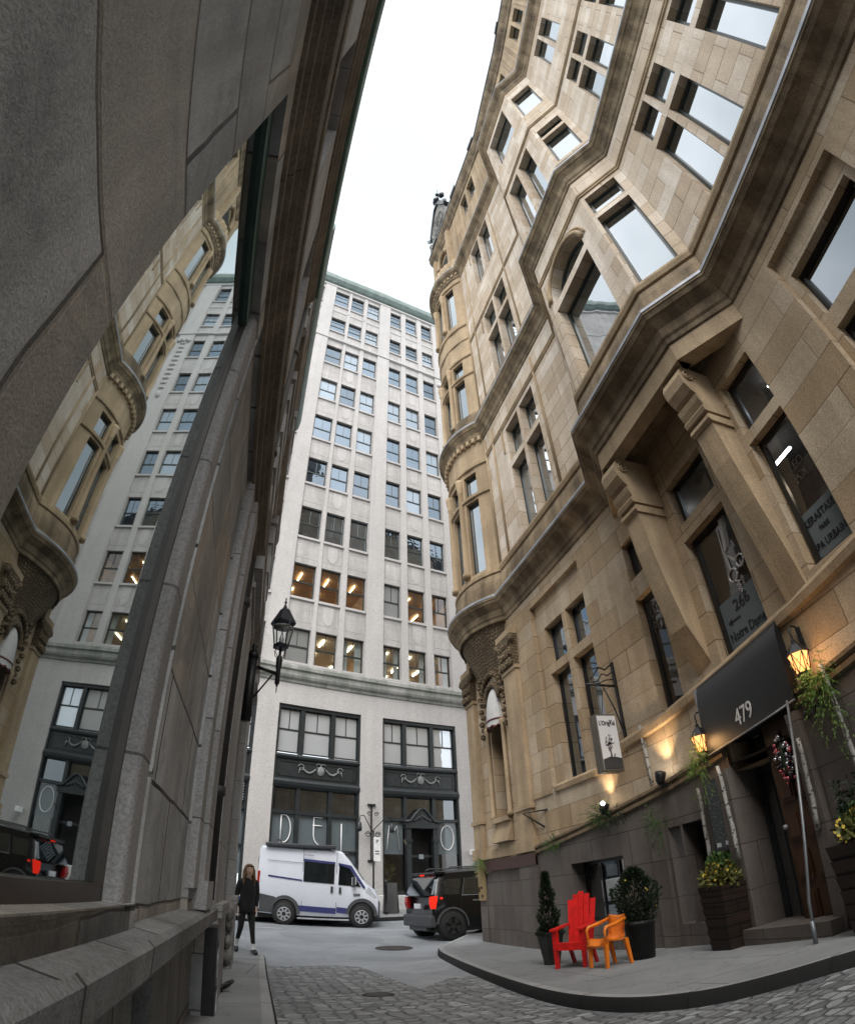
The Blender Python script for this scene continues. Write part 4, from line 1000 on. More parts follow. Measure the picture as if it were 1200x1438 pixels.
def shopfront(a, b, center=False):
    W3 = [a, a + (b - a) * .295, a + (b - a) * .665, b]
    fm = MB(); fw = .10
    fm.fbox(T, a, a + .09, -.32, -.06, .5, 9.02); fm.fbox(T, b - .09, b, -.32, -.06, .5, 9.02); fm.fbox(T, a, b, -.32, -.08, 8.86, 9.02)
    for u in W3[1:3]:
        fm.fbox(T, u - .09, u + .09, -.32, -.10, 6.8, 8.9); fm.fbox(T, u - .08, u + .08, -.30, -.10, 4.4 if center else 1.3, 5.6)
    fm.fbox(T, a, b, -.33, -.13, 5.55, 6.85)
    fm.sweep([T.P(a, -.1, 0)[:2], T.P(b, -.1, 0)[:2]], [(-.05, 6.66), (.06, 6.7), (.09, 6.78), (.02, 6.88), (-.15, 6.92)])
    fm.sweep([T.P(a, -.1, 0)[:2], T.P(b, -.1, 0)[:2]], [(-.05, 5.45), (.04, 5.48), (.12, 5.58), (.14, 5.7), (.05, 5.82), (-.05, 5.84)])
    for z in (6.55, 5.95): fm.fbox(T, a + .2, b - .2, -.12, -.10, z, z + .05)
    for u in (a + .2, b - .25): fm.fbox(T, u, u + .05, -.12, -.10, 5.95, 6.6)
    fm.fbox(T, a, b, -.3, -.09, 4.40, 4.54)
    fm.fbox(T, a, b, -.3, -.11, 2.98, 3.04) if not center else None
    fm.fbox(T, a, b, -.3, -.06, .9, 1.38) if not center else [fm.fbox(T, p, q, -.3, -.06, .5, 1.42) for p, q in ((a, a + 1.0), (b - 1.0, b))]
    sf_ = fm.build('shopfront', SHOPM, TW)
    for k in range(3):      # sash windows with blinds
        p, q = W3[k] + .09, W3[k + 1] - .09
        window(TW, T, p, q, 6.95, 8.86, -.26, GL_BLIND if (k + int(a)) % 3 or k else GL_BLIND, SHOPM, .05, vs=[], hs=[(7.95, .07)], name='window')
        gb = MB(); u = (p + q) / 2; gb.fbox(T, u - .015, u + .015, -.235, -.215, 7.98, 8.82); gb.build('glazing_bar', SHOPM, TW)
        pt = MB(); pt.quad(T.P(p, -.24, 4.5), T.P(q, -.24, 4.5), T.P(q, -.24, 5.55), T.P(p, -.24, 5.55)); pt.build('transom_pane', GL_DARK, sf_)
        if not (center and k == 1):
            pl_ = MB(); pl_.fbox(T, p, q, -.245, -.235, 2.98 if center else 1.9, 4.42); pl_.build('frosted_panel', FROSTP, sf_)
            lp = MB(); lp.quad(T.P(p, -.2, 1.35), T.P(q, -.2, 1.35), T.P(q, -.2, 4.45), T.P(p, -.2, 4.45)); lp.build('shop_pane', GL_SHOP, sf_)
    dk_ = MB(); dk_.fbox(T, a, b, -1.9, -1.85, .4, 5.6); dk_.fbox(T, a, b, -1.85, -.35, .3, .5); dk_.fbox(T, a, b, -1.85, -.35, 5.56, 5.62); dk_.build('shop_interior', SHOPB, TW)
    sw = MB(); cu = (a + b) / 2 + (.15 if not center else 0); z = 6.28
    for s_ in (-1, 1):
        sw.tube([T.P(cu + s_ * (.2 + .62 * t), -.10, z - .22 * math.sin(PI * t) + .1) for t in [k / 10 for k in range(11)]], [.02 + .035 * math.sin(PI * k / 10) for k in range(11)], 6)
        sw.tube([T.P(cu + s_ * (.86 + .12 * math.cos(t)), -.10, z + .10 + .12 * math.sin(t)) for t in [k * .6 for k in range(9)]], .025, 6)
        sw.tube([T.P(cu + s_ * .9, -.10, z + .08), T.P(cu + s_ * .95, -.10, z - .2)], .025, 6)
        sw.tube([T.P(cu + s_ * (.1 + .1 * math.cos(t)), -.10, z + .22 + .1 * math.sin(t)) for t in [k * .7 for k in range(9)]], .022, 6)
    sw.ball(Vector(T.P(cu, -.10, z)), .16, 1, .4, 1.3, 10)
    sw.build('swag_ornament', SWAG, sf_)
    return sf_, W3
shopfront(*bays[1]); _, W3b = shopfront(*bays[2], center=True); _, W3c = shopfront(*bays[0])
# letters, one on each frosted pane
def glyph(pl, name='letter'):
    mb = MB()
    for pts in pl: mb.tube([T.P(u, -.19, z) for u, z in pts], .024, 6)
    mb.build(name, WHITEL, TW)
def at_(cu, cz, pts, s=1): return [(cu + x * s, cz + y * s) for x, y in pts]
a1, b1 = bays[1]; a2, b2 = bays[2]
dcx, dz = .42, 3.80
arcD = [(.06 + .28 * math.sin(t), .55 * math.cos(t)) for t in [PI * k / 16 for k in range(17)]]
glyph([at_(dcx, dz, [(-.06, -.55), (-.06, .55)]), at_(dcx - .0, dz, [(-.06, .55)] + arcD + [(-.06, -.55)])])
arcE = [(.28, -.6), (.12, -.57), (0, -.48), (-.08, -.34), (-.11, -.15), (-.11, .55), (.25, .55)]
glyph([at_(1.83, 3.80, arcE), at_(1.83, 3.80, [(-.16, .22), (.24, .22)])])
glyph([at_(3.05, 3.55, [(-.14, .62), (-.14, -.58), (.2, -.58)])])
m0 = (W3b[0] + W3b[1]) / 2 - .02; o0 = (W3b[2] + W3b[3]) / 2 + .02
glyph([at_(m0, 3.68, [(-.28, -.53), (-.16, .52), (.02, .22), (.2, .52), (.32, -.53)])])
glyph([at_(o0, 3.72, [(.33 * math.sin(t), .55 * math.cos(t)) for t in [2 * PI * k / 28 for k in range(29)]])])
wb = MB()
for k in range(5): wb.ball(Vector(T.P(m0 + .05 + k * .09, -1.0, 3.62 - .04 * (k % 2))), .022, n=6)
build_each(wb, 'bar_light', BULB, TW)
# pedimented doorway
dw = MB(); p, q = W3b[1] - .02, W3b[2] + .08
for u in (p, q - .22): dw.fbox(T, u, u + .22, -.2, .02, .5, 4.1); dw.fbox(T, u - .03, u + .25, -.2, .06, 3.5, 3.62); dw.fbox(T, u - .03, u + .25, -.2, .08, .5, .8)
dw.fbox(T, p - .05, q + .05, -.2, .10, 4.1, 4.25)
cu = (p + q) / 2; hw_ = (q - p) / 2
ped = [(p - .1, 4.25), (q + .1, 4.25), (q + .1, 4.38), (cu + hw_ * .75, 4.42), (cu + hw_ * .45, 4.72), (cu + hw_ * .2, 4.92), (cu, 4.98), (cu - hw_ * .2, 4.92), (cu - hw_ * .45, 4.72), (cu - hw_ * .75, 4.42), (p - .1, 4.38)]
dw.prism(ped, lambda a, b, t: T.P(a, t, b), -.2, .04)
dw.tube([T.P(a, .06, b) for a, b in ped[2:]], .06, 8)
for k in range(7): dw.ball(Vector(T.P(cu + (k - 3) * .13, .05, 4.45 + .12 * (3 - abs(k - 3)) * .5)), .08, 1, .5, 1, 8)
dw.fbox(T, p + .2, q - .2, -.25, -.15, 2.85, 2.95); dw.build('door_surround', SHOPM, TW)
sg_ = MB(); sg_.fbox(T, cu - .12, cu + .1, -.14, -.13, 2.78, 2.98); sg_.build('door_notice', FROSTP, TW)
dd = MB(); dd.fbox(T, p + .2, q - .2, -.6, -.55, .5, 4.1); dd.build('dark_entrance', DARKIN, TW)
# left shop: louvred vent over a warm display window
lv_ = MB()
for k in range(9): lv_.fbox(T, -1.75, -1.25, -.14, -.09, 4.75 + k * .105, 4.80 + k * .105)
build_each(lv_, 'louvre_slat', FROSTP, TW)
wd = MB(); wd.fbox(T, -4.4, -1.12, -.9, -.85, 1.4, 4.4); wd.build('display_backdrop', plain('warm_display_wall', (.55, .33, .17), .7, 0, .25, 2), TW)
wl2 = MB()
for u in (-3.6, -2.3, -1.5): wl2.ball(Vector(T.P(u, -.5, 4.15)), .05, n=8)
build_each(wl2, 'display_spot', BULB, TW)
mq = MB()
for u, s_ in ((-1.6, 1), (-2.4, .9)): mq.lathe([(.1, 1.4), (.16, 1.7), (.12, 2.1), (.19, 2.5), (.15, 2.75), (.05, 2.82), (.09, 2.95), (.08, 3.08), (.02, 3.12)], Matrix.Translation(T.P(u, -.55, 0)), 10)
build_each(mq, 'display_mannequin', plain('pinkish_fabric', (.5, .36, .28), .8, 0, .4, 9), TW)

# ------------------------------------------------------------------ grey stone building on the left
AZL = R(1.2); ld = (math.sin(AZL), math.cos(AZL)); ln = (ld[1], -ld[0])
Lf = Fr((ln[0] * -.38, ln[1] * -.38), d=ld)         # wall face; w out to the lane
GB = place('grey_stone_building', (-.6, 1, .5), 'dark weathered grey stone building with one huge reflecting shop window', 'building')
lm_ = MB()
wall(lm_, Lf, -7, 4.98, 1.2, 4.5, [(.6, 2.0, 1.40, 4.22, False, .16), (2.02, 3.56, 1.30, 4.44, False, .04)], .16)
wall(lm_, Lf, 2.0, 3.58, 1.28, 4.46, [], .1, -.04)
lm_.build('rough_wall', GREY, GB)
up_ = MB(); wall(up_, Lf, -7, 5.0, 4.8, 9.3, [(-2.2, -1.2, 6.6, 9.15), (.85, 2.05, 6.6, 9.15), (3.4, 4.3, 6.6, 9.15)], .25); up_.build('upper_wall', GREYL, GB)
for a, b in ((-2.2, -1.2), (.85, 2.05), (3.4, 4.3)): window(GB, Lf, a, b, 6.6, 9.15, -.22, GL_DARK, BROWNF, .06, hs=[(8.0, .05)])
bs_ = MB(); wall(bs_, Lf, -7, 5.0, -.4, 1.24, [(2.6, 3.1, -.2, 1.0, False, .25)], .25, -.09); bs_.build('base_wall', GREYP, GB)
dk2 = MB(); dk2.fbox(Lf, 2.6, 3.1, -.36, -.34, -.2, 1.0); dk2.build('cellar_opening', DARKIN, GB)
jb = MB()
jb.prism([(1.845, -.17), (1.845, -.035), (1.85, -.022), (1.86, -.014), (1.875, -.010), (1.99, -.010), (2.015, -.018), (2.03, -.04), (2.03, -.17)], lambda a, b, t: Lf.P(a, b, t), 1.34, 4.24); None
jb.fbox(Lf, 3.55, 3.78, -.02, .03, 1.45, 4.40); jb.fbox(Lf, 3.85, 4.25, -.02, .06, 1.50, 4.45); jb.fbox(Lf, 3.80, 4.30, -.02, .09, 1.32, 1.50)
jb.build('pale_jamb', GREYL, GB)
le = MB()
le.sweep([Lf.P(-7, 0, 0)[:2], Lf.P(5.0, 0, 0)[:2]], [(-.12, 1.16), (.06, 1.18), (.09, 1.2), (.095, 1.285), (.075, 1.305), (-.04, 1.325), (-.05, 1.33)])
le.fbox(Lf, .2, 1.95, -.16, .0, 1.27, 1.395)
for k in range(7): le.fbox(Lf, 1.9 + k * .0001, 1.9001, 0, .001, 1.3, 1.301)
le.build('ledge', GREYP, GB)
fr_ = MB(); fr_.mat(BROWNF); w0 = -.07
def bar(a, b):   # the window leans out a little at the top
    fr_.hexa([Lf.P(a, -.13, 1.4), Lf.P(b, -.13, 1.4), Lf.P(b, -.068, 1.4), Lf.P(a, -.068, 1.4), Lf.P(a, -.12, 4.22), Lf.P(b, -.12, 4.22), Lf.P(b, -.058, 4.22), Lf.P(a, -.058, 4.22)])
bar(.6, .66); bar(1.826, 1.845); fr_.fbox(Lf, .68, 1.812, w0 - .04, w0 + .004, 1.4, 1.45); fr_.mat(BROWNF); fr_.mat(COPPER); fr_.fbox(Lf, .66, 1.826, -.12, -.05, 4.09, 4.215)
wf = fr_.build('shop_window', BROWNF, GB)
gp_ = MB(); gp_.quad(Lf.P(.65, -.095, 1.44), Lf.P(1.83, -.095, 1.44), Lf.P(1.83, -.075, 4.12), Lf.P(.65, -.075, 4.12)); gp_.build('pane', GL_BIG, wf)
mo = MB()
path = [Lf.P(-7, 0, 0)[:2], Lf.P(5.0, 0, 0)[:2]]
mo.sweep(path, [(0, 4.42), (.02, 4.44), (.02, 4.52), (.05, 4.55), (.05, 4.62), (.08, 4.65), (.08, 4.70), (.12, 4.73), (.13, 4.80), (.13, 4.86), (0, 4.92)])
mo.sweep(path, [(0, 6.35), (.04, 6.38), (.05, 6.48), (0, 6.55)])
mo.sweep(path, [(0, 9.2), (.03, 9.22), (.03, 9.4), (.07, 9.46), (.07, 9.56), (.11, 9.62), (.12, 9.7), (0, 9.74)])
mo.build('mouldings', MOULD, GB)
gu = MB(); gu.sweep(path, [(.0, 9.72), (.14, 9.72), (.17, 9.74), (.19, 9.86), (.20, 10.05), (.18, 10.08), (-1.5, 10.3)]); gu.build('copper_gutter', COPPER, GB)
sd_ = MB(); LE = Fr(Lf.P(5.0, -.0, 0)[:2], Lf.P(5.0, -6, 0)[:2]); wall(sd_, LE, 0, 6, -.4, 9.7); sd_.build('side_wall', GREY, GB)
rf2 = MB(); rf2.quad(Lf.P(-7, -.0, 10.05), Lf.P(5, -.0, 10.05), Lf.P(5, -8, 10.4), Lf.P(-7, -8, 10.4)); rf2.build('roof', SHOPM, GB)

# ------------------------------------------------------------------ taller pilastered house at the left corner
CB = place('corner_house', (-.6, 8, .2), 'taller soot stained stone house with banded pilasters behind the street lantern', 'building')
c0, c1 = 5.12, 10.55
cw = MB(); wall(cw, Lf, 5.0, c1, -.4, 12.4, [(7.9, 8.9, 1.6, 4.4), (7.9, 8.9, 6.2, 8.3), (7.9, 8.9, 9.2, 11.4)], .25, -.06)
CE = Fr(Lf.P(c1, -.06, 0)[:2], Lf.P(c1, -9, 0)[:2]); wall(cw, CE, 0, 9, -.4, 12.4)
CN = Fr(Lf.P(5.0, -9, 0)[:2], Lf.P(5.0, -.06, 0)[:2]); wall(cw, CN, 0, 9, 9, 12.4)
cw.build('house_wall', GREYP, CB)
for a, b, c, d in ((7.9, 8.9, 1.6, 4.4), (7.9, 8.9, 6.2, 8.3), (7.9, 8.9, 9.2, 11.4)): window(CB, Lf, a, b, c, d, -.28, GL_DARK, BROWNF, .06, hs=[((c + d) / 2, .05)])
pq = MB()
for a, b in ((5.55, 6.9), (9.35, 10.6)):
    pq.fbox(Lf, a, b, -.06, .03, .6, 4.85); pq.fbox(Lf, a - .04, b + .04, -.06, .10, 1.18, 1.30); pq.fbox(Lf, a - .02, b + .02, -.06, .07, -.3, 1.2)
    pq.fbox(Lf, a - .03, b + .03, -.06, .06, 4.55, 4.62); pq.fbox(Lf, a - .06, b + .06, -.06, .12, 4.78, 4.95)
    for z0, z1 in ((5.6, 8.3), (8.9, 11.5)):
        pq.fbox(Lf, a + .08, b - .08, -.06, .03, z0, z1)
        for k in range(4): pq.fbox(Lf, a + .02, b - .02, -.06, .06, z0 + .1 + k * (z1 - z0) / 4, z0 + .1 + k * (z1 - z0) / 4 + .38)
        pq.fbox(Lf, a, b, -.06, .09, z1 - .1, z1 + .1)
pq.build('pilasters', GREYL, CB)
ce = MB(); pth = [Lf.P(5.0, -.06, 0)[:2], Lf.P(c1 + .02, -.06, 0)[:2], Lf.P(c1 + .02, -9, 0)[:2]]
for z in (5.2, 8.6): ce.sweep(pth, [(0, z - .3), (.05, z - .25), (.08, z - .1), (.16, z), (.18, z + .12), (0, z + .25)])
ce.sweep(pth, [(0, 11.6), (.06, 11.65), (.08, 12.0), (.14, 12.2), (0, 12.3)]); ce.build('mouldings', MOULD, CB)
cg = MB(); cg.sweep(pth, [(0, 12.25), (.15, 12.3), (.20, 12.45), (.23, 12.7), (.24, 12.85), (-.8, 13.0), (-.8, 13.05)]); cg.build('copper_cornice', COPPER, CB)
for i in range(5):
    pass
rr = MB()
random.seed(11)
for k in range(26):
    y = 9.2 + random.random() * 1.45; z = .1 + random.random() * 1.0
    rr.ball(Vector(Lf.P(y, .015, z)), .1 + .06 * random.random(), .5, 1.5, 1.1, 7)
rr.build('rough_footing', plain('rough_stone', (.2, .19, .175), .9, 0, .5, 14, .8), CB)
# ------------------------------------------------------------------ vehicles
def wheel(parent, x, y, z, r, wd, rimmat, tyremat, spokes=5, side=1, rimr=.62):
    tb = MB(); Mx = Matrix.Translation((x, y, z)) @ Matrix.Rotation(PI / 2, 4, 'X')
    tb.lathe([(r * .55, -wd / 2), (r * .9, -wd / 2), (r, -wd * .35), (r, wd * .35), (r * .9, wd / 2), (r * .55, wd / 2)], Mx, 28)
    o = tb.build('wheel', tyremat, parent)
    rm = MB(); yo = wd / 2 * 1.02
    rm.lathe([(r * rimr, -wd * .2), (r * rimr, yo), (r * (rimr - .06), yo * 1.02), (r * (rimr - .1), yo * .7), (r * .25, yo * .55), (r * .2, yo * .9), (r * .01, yo * .95)], Matrix.Translation((x, y, z)) @ Matrix.Rotation(PI / 2 * side, 4, 'X'), 24)
    for k in range(spokes):
        a = 2 * PI * k / spokes + .3
        ca, sa = math.cos(a), math.sin(a); ys_ = y - side * yo * .92
        p = [(.18, -.09), (.18, .09), (rimr - .02, .07), (rimr - .02, -.07)]
        rm.prism(p, lambda u, v, t: (x + r * (u * ca - v * sa), t, z + r * (u * sa + v * ca)), ys_ - .012, ys_ + .03 * 1)
    rm.build('rim', rimmat, o); return o

def loftbody(mb, secs):
    """secs: list of (x, ring[(y,z)...]) half rings mirrored in y, open bottom to roof"""
    rings = []
    for x, ring in secs:
        full_ = [(x if not isinstance(x, (list, tuple)) else x[i], y, z) for i, (y, z) in enumerate(ring)]
        mir = [(p[0], -p[1], p[2]) for p in full_[::-1]]
        rings.append(full_ + mir)
    n = len(rings[0]); vs = [p for r_ in rings for p in r_]; fs = []
    for i in range(len(rings) - 1):
        for k in range(n): fs.append((i * n + k, i * n + (k + 1) % n, (i + 1) * n + (k + 1) % n, (i + 1) * n + k))
    fs += [tuple(range(n))[::-1], tuple(range((len(rings) - 1) * n, len(rings) * n))]
    mb.add(vs, fs, True)
def smoothen(o, deg=35):
    """soft shading with the hard edges kept"""
    bm = bmesh.new(); bm.from_mesh(o.data)
    for e in bm.edges:
        if len(e.link_faces) == 2 and e.calc_face_angle(0) > R(deg): e.smooth = False
    bm.to_mesh(o.data); bm.free()
    return o

TYRE = plain('tyre_rubber', (.012, .012, .012), .75); 
PWHITE = plain('white_van_paint', (.66, .68, .74), .3, 0, .04, 2, coat=.4); PBLUE = plain('blue_trim_paint', (.035, .04, .14), .35); PDARK = plain('dark_plastic', (.028, .03, .036), .55)
PBLK = plain('black_car_paint', (.004, .004, .0045), .25, 0, .1, 3, coat=.25); STEEL = plain('steel_wheel', (.42, .42, .44), .4, .5); GREYP2 = plain('grey_bumper_plastic', (.05, .052, .056), .55)
REDL = emit('red_tail_light', (1, .03, .014), .5); REDG = plain('red_lens', (.35, .01, .008), .2); CARGL = mirrorglass('car_glass', (.006, .008, .008), .10, (.9, .95, 1), .001)
PLATE = plain('number_plate', (.6, .62, .64), .5)

# panel van: local x forwards, y to its left, z up (the pavement side is away from us)
vr, vf = (1.53, 19.6), (3.86, 19.07)
vaz = math.atan2(vf[1] - vr[1], vf[0] - vr[0])
VN = thing('van', (1.53 - .05, 19.6 + .55, zs(19.4) + .0), 'white high roof camper van with blue trim and a dark roof awning', 'van', rz=vaz)
VN.rotation_euler[1] = R(.6)
hwv = .78
def vsec(x, zb, zt, wt=None, xr=None):
    wt = wt or hwv * .86
    zm = min(1.45, zt * .8)
    return [(0, zb), (hwv * .93, zb), (hwv, zb + .12), (hwv, zm), (wt + (hwv - wt) * .35, zt * .82 if zt > 1.6 else zt * .93), (wt, zt - .09), (wt * .86, zt - .01), (0, zt)]
bd = MB()
xs_v = [(-.90, .42, 2.43), (-.84, .34, 2.50), (-.5, .32, 2.53), (1.25, .32, 2.50), (1.72, .32, 2.43), (2.02, .32, 2.12), (2.36, .32, 1.64), (2.52, .32, 1.40), (2.78, .34, 1.22), (2.90, .40, 1.02)]
loftbody(bd, [(x, vsec(x, a, b, hwv * (.86 if x < 2.3 else .9))) for x, a, b in xs_v])
vb = smoothen(bd.build('body', PWHITE, VN), 40)
ys0 = -hwv - .006
def vpanel(name, poly, mat, parent=VN, y=ys0, t=.012, lean=0):
    """plate following the lean of the van's flank"""
    def yy(z): return y + (0 if z < 1.45 else (z - 1.45) * .06)
    mb = MB(); n = len(poly)
    vs = [(a, yy(b), b) for a, b in poly] + [(a, yy(b) - t, b) for a, b in poly]
    mb.add(vs, [tuple(range(n)), tuple(range(n, 2 * n))[::-1]] + [(i, (i + 1) % n, n + (i + 1) % n, n + i) for i in range(n)]); return mb.build(name, mat, parent)
win = vpanel('side_window', [(.56, 1.40), (1.53, 1.36), (1.53, 2.0), (.56, 2.06)], CARGL)
vpanel('window_trim', [(.54, 2.05), (1.55, 1.99), (1.55, 2.06), (.54, 2.13)], PBLUE)
vpanel('cab_window', [(1.66, 1.34), (2.36, 1.29), (2.02, 1.86), (1.68, 1.98)], CARGL)
vpanel('cab_trim', [(1.64, 2.04), (1.66, 1.96), (2.03, 1.84), (2.44, 1.25), (2.52, 1.25), (2.06, 1.96)], PBLUE, t=.008)
vpanel('rail', [(-.56, 1.50), (.52, 1.41), (.52, 1.455), (-.56, 1.55)], PBLUE)
for a, b in ((.38, 1.60), (1.62, 2.0)): vpanel('sill_trim', [(a, .46), (b, .42), (b, .60), (a, .64)], PBLUE)
vpanel('rear_quarter_trim', [(-.80, .36), (-.36, .36), (-.30, .72), (-.30, .86), (-.80, .94)], GREYP2)
for x, z in ((1.46, 1.18), (1.72, 1.16)): vpanel('door_handle', [(x - .035, z - .1), (x + .035, z - .1), (x + .035, z + .1), (x - .035, z + .1)], PDARK, t=.03)
for x in (.53, 1.60): vpanel('door_seam', [(x - .006, .5), (x + .006, .5), (x + .006, 2.5), (x - .006, 2.5)], PDARK, t=.003)
vpanel('sliding_door_seam', [(-.62, 2.02), (1.55, 1.94), (1.55, 1.955), (-.62, 2.035)], GREYP2, t=.004)
lt_ = MB(); addtext(lt_, 'ProMaster', .085, Matrix.Translation((.72, ys0 + .02, 2.25)), sx=.9); lt_.build('lettering', PBLUE, VN)
lt_ = MB(); addtext(lt_, '2500', .11, Matrix.Translation((2.24, ys0 - .012, 1.03)), bold=.004); lt_.build('lettering', PDARK, VN)
for cx in (.0, 2.40):
    fl_ = MB()
    for k in range(12):
        a, b = PI * k / 12 - .06, PI * (k + 1) / 12 - .06
        q = lambda t, r_, yv: (cx + r_ * math.cos(t) * .92, yv, .40 + r_ * math.sin(t))
        fl_.hexa([q(a, .42, ys0 + .03), q(a, .53, ys0 + .03), q(b, .53, ys0 + .03), q(b, .42, ys0 + .03), q(a, .42, ys0 - .03), q(a, .53, ys0 - .025), q(b, .53, ys0 - .025), q(b, .42, ys0 - .03)])
    fl_.build('wheel_arch', GREYP2, VN)
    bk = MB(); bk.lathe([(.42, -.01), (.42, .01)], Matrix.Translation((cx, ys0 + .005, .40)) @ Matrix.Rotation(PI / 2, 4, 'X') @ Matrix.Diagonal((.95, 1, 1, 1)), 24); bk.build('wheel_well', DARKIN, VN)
for x in (.0, 2.40):
    wheel(VN, x, -hwv + .06, .345, .345, .2, STEEL, TYRE, 8); wheel(VN, x, hwv - .06, .345, .345, .2, STEEL, TYRE, 8, -1)
fb = MB(); 
loftbody(fb, [(2.60, [(0, .3), (hwv, .3), (hwv + .012, .42), (hwv + .012, .86), (hwv * .9, .92), (0, .92)]), (2.88, [(0, .26), (hwv * .93, .26), (hwv * .96, .40), (hwv * .95, .80), (hwv * .85, .88), (0, .88)]), (2.96, [(0, .32), (hwv * .75, .32), (hwv * .78, .42), (hwv * .78, .72), (hwv * .7, .78), (0, .78)])])
fb.build('front_bumper', PDARK, VN)
hl = MB(); hl.prism([(2.50, 1.12), (2.80, .92), (2.86, .98), (2.60, 1.30)], lambda a, b, t: (a, t, b), -hwv * 1.005, -hwv * .8); hl.build('headlight', plain('headlight_lens', (.5, .52, .55), .15), VN)
rb = MB(); rb.box(-.99, -.80, -hwv - .005, hwv + .005, .36, .58, bev=.03); rb.build('rear_bumper', GREYP2, VN)
tl = MB(); tl.box(-.91, -.83, -hwv - .015, -hwv + .12, 1.02, 1.66, bev=.02); tl.build('tail_light', REDG, VN)
tl = MB(); tl.box(-.91, -.83, hwv - .12, hwv + .015, 1.02, 1.66, bev=.02); tl.build('tail_light', REDG, VN)
rw_ = MB()
for y0, y1 in ((-.62, -.06), (.06, .62)): rw_.box(-.935, -.9, y0, y1, 1.50, 2.15)
build_each(rw_, 'rear_window', CARGL, VN)
pt = MB(); pt.box(-.93, -.9, -.2, .2, 1.05, 1.2); pt.build('number_plate', PLATE, VN)
mr = MB(); mr.box(2.10, 2.2, -hwv - .22, -hwv - .03, 1.28, 1.60, bev=.03); mr.build('wing_mirror', PDARK, VN)
mr = MB(); mr.box(2.09, 2.12, -hwv - .20, -hwv - .03, 1.34, 1.58); mr.box(2.2, 2.22, -hwv - .21, -hwv - .04, 1.36, 1.60); mr.build('mirror_shell', PWHITE, VN)
aw = MB(); aw.box(-.72, 1.55, -hwv - .02, -hwv + .22, 2.47, 2.60, bev=.03); aw.build('roof_awning', PDARK, VN)
rk = MB(); rk.tube([(-.55, -.3, 2.50), (-.5, -.3, 2.72), (-.35, -.2, 2.73), (-.2, -.2, 2.50)], .03, 6); rk.tube([(-.6, -.45, 2.50), (-.45, -.4, 2.68), (-.3, -.4, 2.50)], .025, 6); rk.build('roof_rack', PDARK, VN)
sbr = MB(); sbr.box(.42, 2.02, -hwv - .07, -hwv + .05, .21, .26, bev=.015); sbr.build('running_board', FLASH, VN)
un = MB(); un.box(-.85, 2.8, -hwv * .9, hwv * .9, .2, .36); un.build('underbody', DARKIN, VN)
wsn = MB(); wsn.add([(1.79, -.55, 2.47), (1.79, .55, 2.47), (2.44, .64, 1.53), (2.44, -.64, 1.53)], [(0, 1, 2, 3)]); wsn.build('windscreen', CARGL, VN)

# black suv, seen from behind at the corner
sr = (5.08, 14.85)
SUV = thing('suv', (sr[0] - .02, sr[1] + .80, zs(14.9) + .0), 'black sport utility vehicle with its brake lights lit at the street corner', 'suv', rz=R(90 - 80))
hs_ = .82
def ssec(zb, zt, k=1.0, wt=.74):
    zbelt = min(1.12, zt * .75)
    return [(0, zb), (hs_ * .9 * k, zb), (hs_ * k, zb + .14), (hs_ * k, .74), (hs_ * .985 * k, zbelt), (hs_ * (wt + .1) * k, zbelt + (zt - zbelt) * .55), (hs_ * wt * k, zt - .06), (hs_ * wt * .8 * k, zt), (0, zt + .02)]
sb = MB()
X = lambda *a: list(a)
loftbody(sb, [(X(-.52, -.52, -.53, -.55, -.50, -.40, -.30, -.28, -.27), ssec(.42, 1.74, .93)), (X(-.46, -.46, -.47, -.50, -.46, -.33, -.22, -.19, -.18), ssec(.36, 1.78, .985)), (-.05, ssec(.32, 1.82)), (.9, ssec(.3, 1.86)), (1.7, ssec(.3, 1.84)), (2.25, ssec(.3, 1.62, 1, .76)), (2.75, ssec(.32, 1.20, .98, .9)), (3.3, ssec(.34, 1.08, .95, .92)), (3.52, ssec(.42, .9, .85, .92))])
smoothen(sb.build('body', PBLK, SUV), 38)
def flank(z): 
    zb = 1.12
    if z <= zb: return hs_ * .99
    return hs_ * (.985 - (.985 - .84) * min(1, (z - zb) / .40)) + .004
def spanel(name, poly, mat, t=.008, off=.006, parent=SUV):
    mb = MB(); n = len(poly)
    vs = [(a, -flank(b) - off + .01, b) for a, b in poly] + [(a, -flank(b) - off - t, b) for a, b in poly]
    mb.add(vs, [tuple(range(n)), tuple(range(n, 2 * n))[::-1]] + [(i, (i + 1) % n, n + (i + 1) % n, n + i) for i in range(n)]); return mb.build(name, mat, parent)
spanel('quarter_window', [(-.24, 1.20), (.22, 1.18), (.36, 1.60), (-.08, 1.60), (-.2, 1.5)], CARGL)
spanel('door_window', [(.32, 1.18), (1.00, 1.16), (1.0, 1.62), (.46, 1.62)], CARGL); spanel('door_window', [(1.08, 1.16), (1.9, 1.14), (1.6, 1.6), (1.08, 1.62)], CARGL)
spanel('chrome_strip', [(.30, 1.155), (1.95, 1.12), (1.95, 1.135), (.30, 1.172)], FLASH, .012)
spanel('door_handle', [(.62, 1.0), (.80, .995), (.80, 1.025), (.62, 1.03)], FLASH, .03)
for x in (.30, 1.04): spanel('door_seam', [(x, .42), (x + .012, .42), (x + .012, 1.15), (x, 1.15)], DARKIN, .002)
